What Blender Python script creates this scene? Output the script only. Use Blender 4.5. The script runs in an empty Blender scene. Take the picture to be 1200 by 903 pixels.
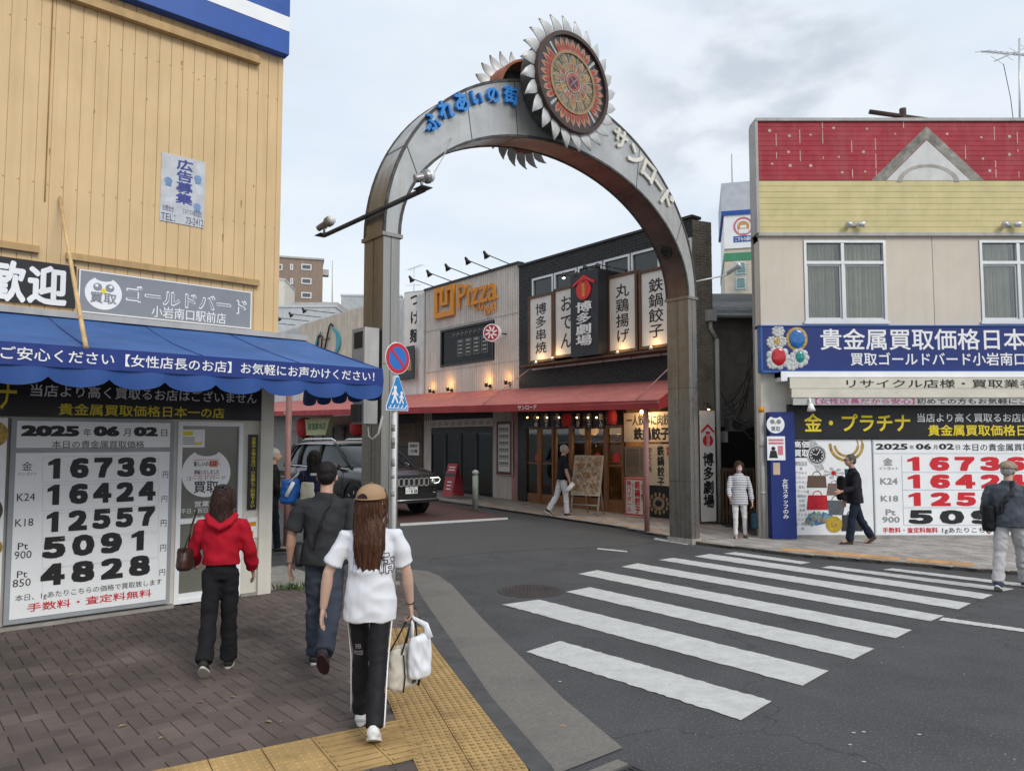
import bpy, bmesh, math, random
from mathutils import Vector, Matrix, noise
random.seed(7)
R = math.radians
SC = bpy.context.scene
COL = SC.collection

# ------------------------------------------------------------------ camera
F0, CX, HZ, CAMH, PITCH = 867.0, 600.0, 517.0, 1.9, R(3.6)
PPY = HZ - F0 * math.tan(PITCH)
cam = bpy.data.cameras.new('camera')
cam_ob = bpy.data.objects.new('camera', cam)
COL.objects.link(cam_ob)
cam.sensor_width = 36.0
cam.lens = F0 / 1200.0 * 36.0
cam.shift_y = (PPY - 451.5) / 1200.0
cam.clip_end = 2000.0
cam_ob.location = (0, 0, CAMH)
cam_ob.rotation_euler = (math.pi / 2 + PITCH, 0, 0)
SC.camera = cam_ob

# ------------------------------------------------------------------ overcast sky
SUN_EL, SUN_ROT = R(38), R(141)
wd = bpy.data.worlds.new('World')
SC.world = wd
wd.use_nodes = True
nt = wd.node_tree
nt.nodes.clear()
def wn(t, **k):
    n = nt.nodes.new(t)
    for a, b in k.items(): setattr(n, a, b)
    return n
out = wn('ShaderNodeOutputWorld')
sky = wn('ShaderNodeTexSky', sky_type='NISHITA', sun_disc=False, sun_elevation=SUN_EL, sun_rotation=SUN_ROT)
sky.air_density = 1.2; sky.dust_density = 2.0
bg1 = wn('ShaderNodeBackground'); bg1.inputs[1].default_value = 0.10
nt.links.new(sky.outputs[0], bg1.inputs[0])
tc = wn('ShaderNodeTexCoord')
mp = wn('ShaderNodeMapping'); mp.inputs['Scale'].default_value = (1.0, 1.0, 2.6); mp.inputs['Location'].default_value = (0.35, 0.1, 0.22)
nt.links.new(tc.outputs['Generated'], mp.inputs[0])
nz = wn('ShaderNodeTexNoise'); nz.inputs['Scale'].default_value = 2.3; nz.inputs['Detail'].default_value = 7; nz.inputs['Roughness'].default_value = 0.52
nt.links.new(mp.outputs[0], nz.inputs['Vector'])
cr = wn('ShaderNodeValToRGB')
e = cr.color_ramp.elements
e[0].position = 0.33; e[0].color = (0.645, 0.695, 0.745, 1)
e[1].position = 0.62; e[1].color = (0.76, 0.80, 0.845, 1)
m2 = e.new(0.47); m2.color = (0.665, 0.735, 0.815, 1)
nt.links.new(nz.outputs['Fac'], cr.inputs[0])
# an overcast dome is brighter overhead than at the horizon
sx = wn('ShaderNodeSeparateXYZ'); nt.links.new(tc.outputs['Generated'], sx.inputs[0])
mr = wn('ShaderNodeMapRange'); mr.inputs[1].default_value = 0.45; mr.inputs[2].default_value = 1.0; mr.inputs[3].default_value = 1.0; mr.inputs[4].default_value = 1.15
nt.links.new(sx.outputs['Z'], mr.inputs[0])
bg2 = wn('ShaderNodeBackground')
# one darker cloud low on the right of the arch
cd_ = ray_dir = Vector((.30, .87, .42)).normalized()
dp = wn('ShaderNodeVectorMath', operation='DOT_PRODUCT'); dp.inputs[1].default_value = cd_; nt.links.new(tc.outputs['Generated'], dp.inputs[0])
nz2 = wn('ShaderNodeTexNoise'); nz2.inputs['Scale'].default_value = 7; nz2.inputs['Detail'].default_value = 6
mp2 = wn('ShaderNodeMapping'); mp2.inputs['Scale'].default_value = (1, 1, 2.2); nt.links.new(tc.outputs['Generated'], mp2.inputs[0]); nt.links.new(mp2.outputs[0], nz2.inputs['Vector'])
m3 = wn('ShaderNodeMapRange', interpolation_type='SMOOTHSTEP'); m3.inputs[1].default_value = .980; m3.inputs[2].default_value = .998; nt.links.new(dp.outputs['Value'], m3.inputs[0])
m4 = wn('ShaderNodeMapRange', interpolation_type='SMOOTHSTEP'); m4.inputs[1].default_value = .40; m4.inputs[2].default_value = .62; nt.links.new(nz2.outputs['Fac'], m4.inputs[0])
mm_ = wn('ShaderNodeMath', operation='MULTIPLY'); nt.links.new(m3.outputs[0], mm_.inputs[0]); nt.links.new(m4.outputs[0], mm_.inputs[1])
ml = wn('ShaderNodeMix', data_type='RGBA'); nt.links.new(mm_.outputs[0], ml.inputs[0]); nt.links.new(cr.outputs[0], ml.inputs[6]); ml.inputs[7].default_value = (.53, .58, .64, 1)
nt.links.new(ml.outputs[2], bg2.inputs[0]); nt.links.new(mr.outputs[0], bg2.inputs[1])
mx = wn('ShaderNodeMixShader'); mx.inputs[0].default_value = 0.86
nt.links.new(bg1.outputs[0], mx.inputs[1]); nt.links.new(bg2.outputs[0], mx.inputs[2])
nt.links.new(mx.outputs[0], out.inputs[0])
sun = bpy.data.lights.new('sun', 'SUN'); sun.energy = 1.3; sun.angle = R(22); sun.color = (1, 0.96, 0.9)
sun_ob = bpy.data.objects.new('sun', sun); COL.objects.link(sun_ob)
sun_ob.rotation_euler = Vector((-0.50, 0.62, -0.62)).to_track_quat('-Z', 'Y').to_euler()
SC.view_settings.view_transform = 'Standard'
SC.view_settings.look = 'None'
SC.view_settings.gamma = 1.0
SC.view_settings.exposure = 0.34

# ------------------------------------------------------------------ photograph geometry -> world
def ray(px, py):
    xc = (px - CX) / F0; yc = -(py - PPY) / F0
    return Vector((xc, math.cos(PITCH) - math.sin(PITCH) * yc, math.sin(PITCH) + math.cos(PITCH) * yc))
CAM = Vector((0, 0, CAMH))
UD = Vector((-0.63, 0.777)).normalized()
def gz(x, y):
    return 0.02 * max(0.0, UD.x * x + UD.y * y - 8.5)
def G(px, py, dz=0.0):
    r = ray(px, py); z = dz
    for _ in range(6):
        t = (z - CAMH) / r.z
        p = CAM + r * t
        z = gz(p.x, p.y) + dz
    return Vector((p.x, p.y, z))
class Frame:
    def __init__(s, o, d):
        s.o = Vector(o); s.d = Vector(d).normalized(); s.n = Vector((s.d.y, -s.d.x))
    def pt(s, a, z, off=0.0):
        p = s.o + s.d * a + s.n * off
        return Vector((p.x, p.y, z))
    def hit(s, px, py, off=0.0):
        r = ray(px, py)
        o = s.o + s.n * off
        t = (s.n.x * o.x + s.n.y * o.y) / (s.n.x * r.x + s.n.y * r.y)
        p = CAM + r * t
        return (s.d.x * (p.x - o.x) + s.d.y * (p.y - o.y), p.z)
    def rect(s, xl, yt, xr, yb, off=0.0):
        """top and bottom measured at the middle of the box"""
        ym = (yt + yb) / 2; xm = (xl + xr) / 2
        return (s.hit(xl, ym, off)[0], s.hit(xr, ym, off)[0], s.hit(xm, yb, off)[1], s.hit(xm, yt, off)[1])
W0 = Frame((0, 0), (1, 0))

# ------------------------------------------------------------------ materials
def mat(name, col, rough=0.6, var=0.10, sc=3.0, metal=0.0, bump=0.0, bsc=60.0, streak=0.0, scol=None, spec=0.4, emit=0.0, island=0.0, stretch=None, patch=0.0, pcol=None, psc=1.2, coat=0.0):
    m = bpy.data.materials.new(name); m.use_nodes = True
    t = m.node_tree; N = t.nodes; Lk = t.links
    b = N['Principled BSDF']
    b.inputs['Roughness'].default_value = rough; b.inputs['Metallic'].default_value = metal
    b.inputs['Specular IOR Level'].default_value = spec
    b.inputs['Coat Weight'].default_value = coat
    tcn = N.new('ShaderNodeTexCoord'); v = tcn.outputs['Object']
    if stretch:
        mpn = N.new('ShaderNodeMapping'); mpn.inputs['Scale'].default_value = stretch; Lk.new(v, mpn.inputs[0]); v2 = mpn.outputs[0]
    else: v2 = v
    def nse(scale, detail=5, vec=None, rgh=0.6):
        n = N.new('ShaderNodeTexNoise'); n.inputs['Scale'].default_value = scale; n.inputs['Detail'].default_value = detail
        n.inputs['Roughness'].default_value = rgh
        Lk.new(vec if vec is not None else v, n.inputs['Vector']); return n.outputs['Fac']
    def rng(x, a, c, d, e2):
        n = N.new('ShaderNodeMapRange')
        for i, q in enumerate((a, c, d, e2)): n.inputs[1 + i].default_value = q
        Lk.new(x, n.inputs[0]); return n.outputs[0]
    def mix(fac, a, c, bt='MIX'):
        n = N.new('ShaderNodeMix'); n.data_type = 'RGBA'; n.blend_type = bt
        for s_, q in ((0, fac), (6, a), (7, c)):
            if isinstance(q, (int, float)): n.inputs[s_].default_value = q
            elif isinstance(q, tuple): n.inputs[s_].default_value = (q[0], q[1], q[2], 1)
            else: Lk.new(q, n.inputs[s_])
        return n.outputs[2]
    c = tuple(col)
    if var or island:
        k = rng(nse(sc, 6, v2), 0.28, 0.72, 1 - var * 1.6, 1 + var)
        if island:
            g = N.new('ShaderNodeNewGeometry')
            ki = rng(g.outputs['Random Per Island'], 0, 1, 1 - island, 1 + island)
            mm = N.new('ShaderNodeMath'); mm.operation = 'MULTIPLY'; Lk.new(k, mm.inputs[0]); Lk.new(ki, mm.inputs[1]); k = mm.outputs[0]
        vm = N.new('ShaderNodeVectorMath'); vm.operation = 'SCALE'; vm.inputs[0].default_value = c; Lk.new(k, vm.inputs['Scale'])
        c = vm.outputs[0]
    if patch:
        f = rng(nse(psc, 7), 0.5, 0.7, 0, patch)
        c = mix(f, c, tuple(pcol))
    if streak:
        mpn = N.new('ShaderNodeMapping'); mpn.inputs['Scale'].default_value = (5, 5, 0.35); Lk.new(v, mpn.inputs[0])
        f = rng(nse(1.6, 6, mpn.outputs[0]), 0.48, 0.74, 0, streak)
        c = mix(f, c, tuple(scol or (col[0] * .35, col[1] * .3, col[2] * .25)))
    if isinstance(c, tuple): b.inputs['Base Color'].default_value = (c[0], c[1], c[2], 1)
    else: Lk.new(c, b.inputs['Base Color'])
    if emit:
        b.inputs['Emission Strength'].default_value = emit
        if isinstance(c, tuple): b.inputs['Emission Color'].default_value = (c[0], c[1], c[2], 1)
        else: Lk.new(c, b.inputs['Emission Color'])
    if bump:
        bn = N.new('ShaderNodeBump'); bn.inputs['Strength'].default_value = bump; bn.inputs['Distance'].default_value = 0.01
        Lk.new(nse(bsc, 4, v2), bn.inputs['Height']); Lk.new(bn.outputs[0], b.inputs['Normal'])
    if rough > 0.12 and var:
        Lk.new(rng(nse(sc * 2.3, 5), 0.3, 0.7, max(0.02, rough - 0.09), min(1, rough + 0.09)), b.inputs['Roughness'])
    return m

def glass_mat(name, tint=(0.93, 0.95, 0.93), refl=0.06, gr=0.6):
    m = bpy.data.materials.new(name); m.use_nodes = True
    t = m.node_tree; N = t.nodes; N.clear(); Lk = t.links
    o = N.new('ShaderNodeOutputMaterial'); tr = N.new('ShaderNodeBsdfTransparent'); tr.inputs[0].default_value = (*tint, 1)
    gl = N.new('ShaderNodeBsdfGlossy'); gl.inputs['Roughness'].default_value = 0.03; gl.inputs[0].default_value = (0.9, 0.95, 0.95, 1)
    lw = N.new('ShaderNodeLayerWeight'); lw.inputs[0].default_value = 0.35
    mr = N.new('ShaderNodeMapRange'); mr.inputs[3].default_value = refl; mr.inputs[4].default_value = gr
    mx = N.new('ShaderNodeMixShader'); Lk.new(lw.outputs['Fresnel'], mr.inputs[0]); Lk.new(mr.outputs[0], mx.inputs[0])
    Lk.new(tr.outputs[0], mx.inputs[1]); Lk.new(gl.outputs[0], mx.inputs[2]); Lk.new(mx.outputs[0], o.inputs[0])
    return m

# ------------------------------------------------------------------ object helpers
OFF = {}
def tag(o, label=None, cat=None, group=None, kind=None):
    if label: o['label'] = label
    if cat: o['category'] = cat
    if group: o['group'] = group
    if kind: o['kind'] = kind
    return o
def thing(name, label, cat, loc=(0, 0, 0), group=None):
    o = bpy.data.objects.new(name, None); o.empty_display_size = 0.2
    COL.objects.link(o); o.location = loc; OFF[o] = Vector(loc)
    return tag(o, label, cat, group)
def copy_tree(o, parent=None):
    c = o.copy(); COL.objects.link(c); c.parent = parent
    for ch in [x for x in bpy.data.objects if x.parent == o]:
        copy_tree(ch, c)
    return c

_tc = {}
def text_geo(s, bold=0.0, depth=False, res=2, spacing=1.0, line=1.0):
    k = (s, bold, depth, spacing, line)
    if k in _tc: return _tc[k]
    cu = bpy.data.curves.new('t', 'FONT'); cu.body = s; cu.size = 1.0; cu.resolution_u = res
    cu.space_character = spacing; cu.space_line = line; cu.align_x = 'CENTER' if '\n' in s else 'LEFT'
    cu.fill_mode = 'BOTH' if depth else 'FRONT'
    cu.extrude = 0.1 if depth else 0.0
    ob = bpy.data.objects.new('t', cu)
    me = bpy.data.meshes.new_from_object(ob)
    vs = [v.co.copy() for v in me.vertices]; fs = [list(p.vertices) for p in me.polygons]
    bpy.data.objects.remove(ob); bpy.data.curves.remove(cu); bpy.data.meshes.remove(me)
    if bold:   # heavier strokes: copies shifted round a small circle, each a hair further out
        b0 = vs; f0 = fs; vs = []; fs = []; n_ = 16 if bold > .05 else 8
        for i in range(n_):
            q = 2 * math.pi * i / n_; d = Vector((bold * math.cos(q), bold * math.sin(q), 0)); k0 = len(vs)
            if bold > .05: d = d / max(abs(d.x), abs(d.y)) * bold      # square-cut strokes for the big numerals
            vs += [v + d + Vector((0, 0, (i - n_ / 2) * (.002 if depth else .0004))) for v in b0]; fs += [[k0 + j for j in f] for f in f0]
    x0 = min(v.x for v in vs); x1 = max(v.x for v in vs); y0 = min(v.y for v in vs); y1 = max(v.y for v in vs)
    vs = [((v.x - x0) / (x1 - x0), (v.y - y0) / (y1 - y0), (v.z / 0.2 + 0.5) if depth else v.z) for v in vs]
    _tc[k] = (vs, fs, (x1 - x0) / (y1 - y0))
    return _tc[k]

class MB:
    def __init__(s): s.v = []; s.f = []; s.m = []; s.sm = []; s.mi = 0
    def raw(s, vs, fs, smooth=False):
        b = len(s.v); s.v += [Vector(q) for q in vs]
        for f in fs: s.f.append([b + i for i in f]); s.m.append(s.mi); s.sm.append(smooth)
        return s
    def box(s, fr, s0, s1, z0, z1, o0, o1):
        P = [fr.pt(a, z, o) for o in (o0, o1) for z in (z0, z1) for a in (s0, s1)]
        return s.raw(P, [(0, 1, 3, 2), (4, 6, 7, 5), (0, 4, 5, 1), (2, 3, 7, 6), (0, 2, 6, 4), (1, 5, 7, 3)])
    def pbox(s, fr, xl, yt, xr, yb, o0, o1):
        a, b, z0, z1 = fr.rect(xl, yt, xr, yb, max(o0, o1)); return s.box(fr, a, b, z0, z1, o0, o1)
    def frame(s, fr, s0, s1, z0, z1, w, o0, o1):
        s.box(fr, s0, s0 + w, z0, z1, o0, o1); s.box(fr, s1 - w, s1, z0, z1, o0, o1)
        s.box(fr, s0 + w, s1 - w, z0, z0 + w, o0, o1); s.box(fr, s0 + w, s1 - w, z1 - w, z1, o0, o1); return s
    def prism(s, fr, poly, o0, o1):
        n = len(poly)
        P = [fr.pt(a, z, o0) for a, z in poly] + [fr.pt(a, z, o1) for a, z in poly]
        fs = [list(range(n))[::-1], list(range(n, 2 * n))] + [(i, (i + 1) % n, n + (i + 1) % n, n + i) for i in range(n)]
        return s.raw(P, fs)
    def disc(s, fr, cs, cz, r, o0, o1, n=24, sx=1.0, a0=0.0, a1=2 * math.pi):
        full = abs(a1 - a0 - 2 * math.pi) < 1e-6
        k = n if full else n + 1
        return s.prism(fr, [(cs + sx * r * math.cos(a0 + (a1 - a0) * i / n), cz + r * math.sin(a0 + (a1 - a0) * i / n)) for i in range(k)], o0, o1)
    def arc(s, fr, cs, cz, r0, r1, o0, o1, a0=0, a1=2 * math.pi, n=24, sx=1.0):
        for i in range(n):
            q0 = a0 + (a1 - a0) * i / n; q1 = a0 + (a1 - a0) * (i + 1) / n
            s.prism(fr, [(cs + sx * r0 * math.cos(q0), cz + r0 * math.sin(q0)), (cs + sx * r1 * math.cos(q0), cz + r1 * math.sin(q0)),
                         (cs + sx * r1 * math.cos(q1), cz + r1 * math.sin(q1)), (cs + sx * r0 * math.cos(q1), cz + r0 * math.sin(q1))], o0, o1)
        return s
    def line(s, fr, a, z, a2, z2, w, o0, o1):
        d = Vector((a2 - a, z2 - z)); d.normalize(); q = Vector((-d.y, d.x)) * (w / 2)
        return s.prism(fr, [(a - q.x, z - q.y), (a2 - q.x, z2 - q.y), (a2 + q.x, z2 + q.y), (a + q.x, z + q.y)], o0, o1)
    def path(s, pts, rad, n=8, cap=True, smooth=True, flat=1.0, ref=None):
        pts = [Vector(p) for p in pts]
        rs = rad if isinstance(rad, (list, tuple)) else [rad] * len(pts)
        vs = []; fs = []
        ts = [(pts[min(i + 1, len(pts) - 1)] - pts[max(i - 1, 0)]).normalized() for i in range(len(pts))]
        rf = Vector(ref) if ref else min((Vector((0, 0, 1)), Vector((1, 0, 0)), Vector((0, 1, 0)), Vector((.7, .7, 0)), Vector((.7, -.7, 0))), key=lambda q: max(abs(t.dot(q)) for t in ts))
        for i, p in enumerate(pts):
            t = ts[i]
            a = t.cross(rf).normalized(); b = t.cross(a).normalized()
            rr = rs[i]; rx, ry = rr if isinstance(rr, (tuple, list)) else (rr, rr * flat)
            for k in range(n):
                q = 2 * math.pi * k / n
                vs.append(p + a * (rx * math.cos(q)) + b * (ry * math.sin(q)))
        for i in range(len(pts) - 1):
            for k in range(n):
                k2 = (k + 1) % n
                fs.append((i * n + k, i * n + k2, (i + 1) * n + k2, (i + 1) * n + k))
        s.raw(vs, fs, smooth)
        if cap:
            b = len(s.v) - len(vs)
            s.f.append([b + k for k in range(n)][::-1]); s.m.append(s.mi); s.sm.append(False)
            e2 = b + (len(pts) - 1) * n
            s.f.append([e2 + k for k in range(n)]); s.m.append(s.mi); s.sm.append(False)
        return s
    def ball(s, c, rx, ry=None, rz=None, n=16, m=10, rot=None):
        ry = ry or rx; rz = rz or rx; c = Vector(c); vs = []; fs = []
        for i in range(m + 1):
            th = math.pi * i / m
            for k in range(n):
                q = 2 * math.pi * k / n
                p = Vector((rx * math.sin(th) * math.cos(q), ry * math.sin(th) * math.sin(q), rz * math.cos(th)))
                vs.append(c + (rot @ p if rot else p))
        for i in range(m):
            for k in range(n):
                k2 = (k + 1) % n
                if i == 0: fs.append((0 * n, (i + 1) * n + k, (i + 1) * n + k2))
                elif i == m - 1: fs.append((i * n + k, m * n, i * n + k2))
                else: fs.append((i * n + k, (i + 1) * n + k, (i + 1) * n + k2, i * n + k2))
        return s.raw(vs, fs, True)
    def lathe(s, c, prof, axis=(0, 0, 1), n=20, smooth=True):
        ax = Vector(axis).normalized(); c = Vector(c)
        rf = Vector((1, 0, 0)) if abs(ax.x) < 0.9 else Vector((0, 1, 0))
        a = ax.cross(rf).normalized(); b = ax.cross(a).normalized(); vs = []; fs = []
        for r, h in prof:
            for k in range(n):
                q = 2 * math.pi * k / n; vs.append(c + ax * h + a * (r * math.cos(q)) + b * (r * math.sin(q)))
        for i in range(len(prof) - 1):
            for k in range(n):
                k2 = (k + 1) % n; fs.append((i * n + k, i * n + k2, (i + 1) * n + k2, (i + 1) * n + k))
        s.raw(vs, fs, smooth)
        b0 = len(s.v) - len(vs); e0 = b0 + (len(prof) - 1) * n
        for st, rev in ((b0, True), (e0, False)):
            l = [st + k for k in range(n)]; s.f.append(l[::-1] if rev else l); s.m.append(s.mi); s.sm.append(False)
        return s
    def text(s, fr, st, s0, s1, z0, z1, off, bold=0.0, depth=0.0, spacing=1.0, line=1.0, rot=0.0, shear=0.0):
        vs, fs, _ = text_geo(st, bold, depth > 0, 2, spacing, line)
        cs, cz = (s0 + s1) / 2, (z0 + z1) / 2; c, sn = math.cos(rot), math.sin(rot); P = []
        for x, y, z in vs:
            a = (x - .5) * (s1 - s0) + shear * (y - .5) * (z1 - z0); b = (y - .5) * (z1 - z0)
            P.append(fr.pt(cs + a * c - b * sn, cz + a * sn + b * c, off + (z * depth if depth else z)))
        return s.raw(P, fs)
    def digits(s, fr, st, s0, s1, z0, z1, off, bold=.065, fill=.78):
        w = (s1 - s0) / len(st)
        for i, ch in enumerate(st):
            a = s0 + w * (i + (1 - fill) / 2); b = a + w * fill; h = z1 - z0
            if ch == '1':
                c = (a + b) / 2; k = (b - a)
                s.prism(fr, [(c - k * .08, z0), (c + k * .27, z0), (c + k * .27, z1), (c + k * .02, z1), (c - k * .34, z1 - h * .19), (c - k * .34, z1 - h * .36), (c - k * .08, z1 - h * .30)], off - .001, off + .001)
            else: s.text(fr, chr(ord(ch) + 0xFEE0), a, b, z0 - h * .01, z1 + h * .01, off, bold=bold)
        return s
    def ptext(s, fr, st, xl, yt, yb, xr, off, **k):
        """left end's top and bottom, right end"""
        a, z1 = fr.hit(xl, yt, off); _, z0 = fr.hit(xl, yb, off); b, _ = fr.hit(xr, (yt + yb) / 2, off)
        return s.text(fr, st, a, b, z0, z1, off, **k)
    def build(s, name, m, parent=None, label=None, cat=None, group=None, kind=None, loc=None):
        if parent is None:
            if loc is None:
                n = len(s.v); loc = (sum(v.x for v in s.v) / n, sum(v.y for v in s.v) / n, min(v.z for v in s.v))
            off = Vector(loc)
        else: off = OFF[parent]
        me = bpy.data.meshes.new(name)
        me.from_pydata([v - off for v in s.v], [], s.f)
        ms = m if isinstance(m, (list, tuple)) else [m]
        for q in ms: me.materials.append(q)
        me.polygons.foreach_set('material_index', s.m)
        me.polygons.foreach_set('use_smooth', s.sm)
        me.validate(); me.update()
        o = bpy.data.objects.new(name, me); COL.objects.link(o)
        if parent is None: o.location = off
        else: o.parent = parent
        OFF[o] = off
        return tag(o, label, cat, group, kind)
# ------------------------------------------------------------------ material library
M = {}
M['mortar'] = mat('paver_joint', (0.078, 0.068, 0.06), 0.9)
M['brick'] = mat('brown_paver', (0.132, 0.101, 0.087), 0.75, var=0.28, sc=1.3, island=0.17, bump=0.35, bsc=90, patch=0.45, pcol=(0.07, 0.062, 0.058), psc=0.9)
M['gpaver'] = mat('grey_paver', (0.37, 0.345, 0.32), 0.8, var=0.18, sc=2.0, island=0.2, bump=0.3, bsc=80)
M['tact'] = mat('tactile_yellow', (0.47, 0.31, 0.125), 0.75, var=0.25, sc=5, island=0.03, bump=0.3, bsc=120, patch=0.6, pcol=(0.26, 0.17, 0.075), psc=2.5)
M['tactside'] = mat('tactile_dirt_shade', (0.26, 0.165, 0.066), 0.85, var=0.25, sc=20)  # dome and bar sides: dirt plus ring shadows painted into the colour
M['ochre'] = mat('ochre_tile', (0.55, 0.30, 0.13), 0.8, var=0.18, sc=4, island=0.1)
M['kerb'] = mat('kerb_stone', (0.085, 0.083, 0.083), 0.85, var=0.2, sc=6, bump=0.4, bsc=150)
M['gutter'] = mat('gutter_concrete', (0.20, 0.185, 0.165), 0.9, var=0.14, sc=40, bump=0.7, bsc=110, patch=0.5, pcol=(0.13, 0.12, 0.11), psc=1.3)
M['conc'] = mat('concrete', (0.34, 0.32, 0.29), 0.85, var=0.2, sc=5, bump=0.3, bsc=80, streak=0.3)
M['redroad'] = mat('red_road', (0.105, 0.055, 0.05), 0.85, var=0.2, sc=8, bump=0.4, bsc=200)

def asphalt():
    m = mat('asphalt', (0.070, 0.070, 0.073), 0.82, var=0.16, sc=1.1, bump=0.55, bsc=170, patch=0.55, pcol=(0.050, 0.050, 0.053), psc=0.4)
    t = m.node_tree; N = t.nodes; Lk = t.links; b = N['Principled BSDF']
    src = b.inputs['Base Color'].links[0].from_socket
    tcn = N.new('ShaderNodeTexCoord')
    n = N.new('ShaderNodeTexNoise'); n.inputs['Scale'].default_value = 60; n.inputs['Detail'].default_value = 3
    Lk.new(tcn.outputs['Object'], n.inputs['Vector'])
    r = N.new('ShaderNodeMapRange'); r.inputs[1].default_value = 0.56; r.inputs[2].default_value = 0.74; r.inputs[4].default_value = 0.75
    Lk.new(n.outputs['Fac'], r.inputs[0])
    mx = N.new('ShaderNodeMix'); mx.data_type = 'RGBA'; mx.inputs[7].default_value = (0.22, 0.21, 0.2, 1)
    Lk.new(r.outputs[0], mx.inputs[0]); Lk.new(src, mx.inputs[6])
    # fine cracks
    v = N.new('ShaderNodeTexVoronoi'); v.feature = 'DISTANCE_TO_EDGE'; v.inputs['Scale'].default_value = 0.33
    w = N.new('ShaderNodeTexNoise'); w.inputs['Scale'].default_value = 2.5; w.inputs['Detail'].default_value = 6
    Lk.new(tcn.outputs['Object'], w.inputs['Vector'])
    ad = N.new('ShaderNodeMix'); ad.data_type = 'RGBA'; ad.blend_type = 'ADD'; ad.inputs[0].default_value = 0.9
    Lk.new(tcn.outputs['Object'], ad.inputs[6]); Lk.new(w.outputs['Color'], ad.inputs[7]); Lk.new(ad.outputs[2], v.inputs['Vector'])
    r2 = N.new('ShaderNodeMapRange'); r2.inputs[1].default_value = 0.0; r2.inputs[2].default_value = 0.006; r2.inputs[3].default_value = 0.6; r2.inputs[4].default_value = 0.0
    Lk.new(v.outputs['Distance'], r2.inputs[0])
    mx2 = N.new('ShaderNodeMix'); mx2.data_type = 'RGBA'; mx2.inputs[7].default_value = (0.02, 0.02, 0.02, 1)
    Lk.new(r2.outputs[0], mx2.inputs[0]); Lk.new(mx.outputs[2], mx2.inputs[6])
    Lk.new(mx2.outputs[2], b.inputs['Base Color'])
    return m
M['asphalt'] = asphalt()
def paint_mat():
    m = mat('road_paint', (0.57, 0.57, 0.55), 0.7, var=0.10, sc=6, bump=0.4, bsc=150)
    t = m.node_tree; N = t.nodes; Lk = t.links; b = N['Principled BSDF']
    src = b.inputs['Base Color'].links[0].from_socket
    tcn = N.new('ShaderNodeTexCoord'); n = N.new('ShaderNodeTexNoise'); n.inputs['Scale'].default_value = 20; n.inputs['Detail'].default_value = 10; n.inputs['Roughness'].default_value = 0.78
    Lk.new(tcn.outputs['Object'], n.inputs['Vector'])
    r = N.new('ShaderNodeMapRange'); r.inputs[1].default_value = 0.56; r.inputs[2].default_value = 0.68; r.inputs[4].default_value = 0.8
    Lk.new(n.outputs['Fac'], r.inputs[0])
    mx = N.new('ShaderNodeMix'); mx.data_type = 'RGBA'; mx.inputs[7].default_value = (0.2, 0.2, 0.2, 1)
    Lk.new(r.outputs[0], mx.inputs[0]); Lk.new(src, mx.inputs[6]); Lk.new(mx.outputs[2], b.inputs['Base Color'])
    return m
M['paint'] = paint_mat()

# ------------------------------------------------------------------ facade frames
L = Frame(G(150, 717, 0.06).to_2d(), (0.752, 0.659))
F = Frame((2.8, 18.0), (0.63, -0.777))
RB = Frame((4.73, 14.3), (1, 0))
A = Frame((-1.676, 9.5), (4.959, 4.25))
L_END = L.hit(326, 300)[0]

# ------------------------------------------------------------------ ground sheets
def sheet(name, poly, dz, m, skirt=0.0, kind='structure', grid=None, label=None, cat=None):
    bm = bmesh.new()
    vs = [bm.verts.new((p[0], p[1], 0)) for p in poly]
    f = bm.faces.new(vs)
    if f.normal.z < 0: f.normal_flip()
    bm.normal_update()
    if f.normal.z < 0: f.normal_flip()
    for k in (8.5,):
        co = UD.to_3d() * k
        bmesh.ops.bisect_plane(bm, geom=bm.verts[:] + bm.edges[:] + bm.faces[:], plane_co=co, plane_no=UD.to_3d())
    bmesh.ops.triangulate(bm, faces=bm.faces[:])
    for v in bm.verts: v.co.z = gz(v.co.x, v.co.y) + dz
    if skirt:
        be = [e for e in bm.edges if len(e.link_faces) == 1]
        r = bmesh.ops.extrude_edge_only(bm, edges=be)
        for v in r['geom']:
            if isinstance(v, bmesh.types.BMVert): v.co.z -= skirt
    me = bpy.data.meshes.new(name); bm.to_mesh(me); bm.free()
    me.materials.append(m)
    o = bpy.data.objects.new(name, me); COL.objects.link(o); OFF[o] = Vector()
    return tag(o, label, cat, None, kind)
def inside(x, y, poly):
    c = False; n = len(poly); j = n - 1
    for i in range(n):
        xi, yi = poly[i][0], poly[i][1]; xj, yj = poly[j][0], poly[j][1]
        if (yi > y) != (yj > y) and x < (xj - xi) * (y - yi) / (yj - yi) + xi: c = not c
        j = i
    return c
def v2(p): return (p[0], p[1])
sheet('ground', [(-400, -60), (400, -60), (400, 500), (-400, 500)], -0.03, M['asphalt'])
sheet('road', [(-60, -30), (60, -30), (60, 100), (-60, 100)], 0.0, M['asphalt'])

# kerb lines of the left corner, from inside to outside
def off_line(pts, d):
    o = []
    for i, p in enumerate(pts):
        a = Vector(pts[max(i - 1, 0)]); b = Vector(pts[min(i + 1, len(pts) - 1)])
        t = (b - a).normalized(); o.append((p[0] + t.y * d, p[1] - t.x * d))
    return o
gut_out = [G(*q).to_2d() for q in ((730, 877), (660, 819), (565, 725), (530, 686), (515, 675), (501, 669.5), (481, 667.5), (455, 668))]
gut_in = [G(*q, 0.066).to_2d() for q in ((646, 896), (576, 816), (495, 700), (484, 678), (476, 671.5))]
gut_in = [Vector((0.75, 2.6)), Vector((0.42, 3.4))] + gut_in
kerb_in = [v2(G(*q, 0.06)) for q in ((621, 903), (565, 830), (508, 756), (484, 705), (474, 680))]
kerb_in = [(0.58, 2.6), (0.27, 3.4)] + kerb_in
corner = L.pt(L_END, 0).to_2d()
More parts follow.
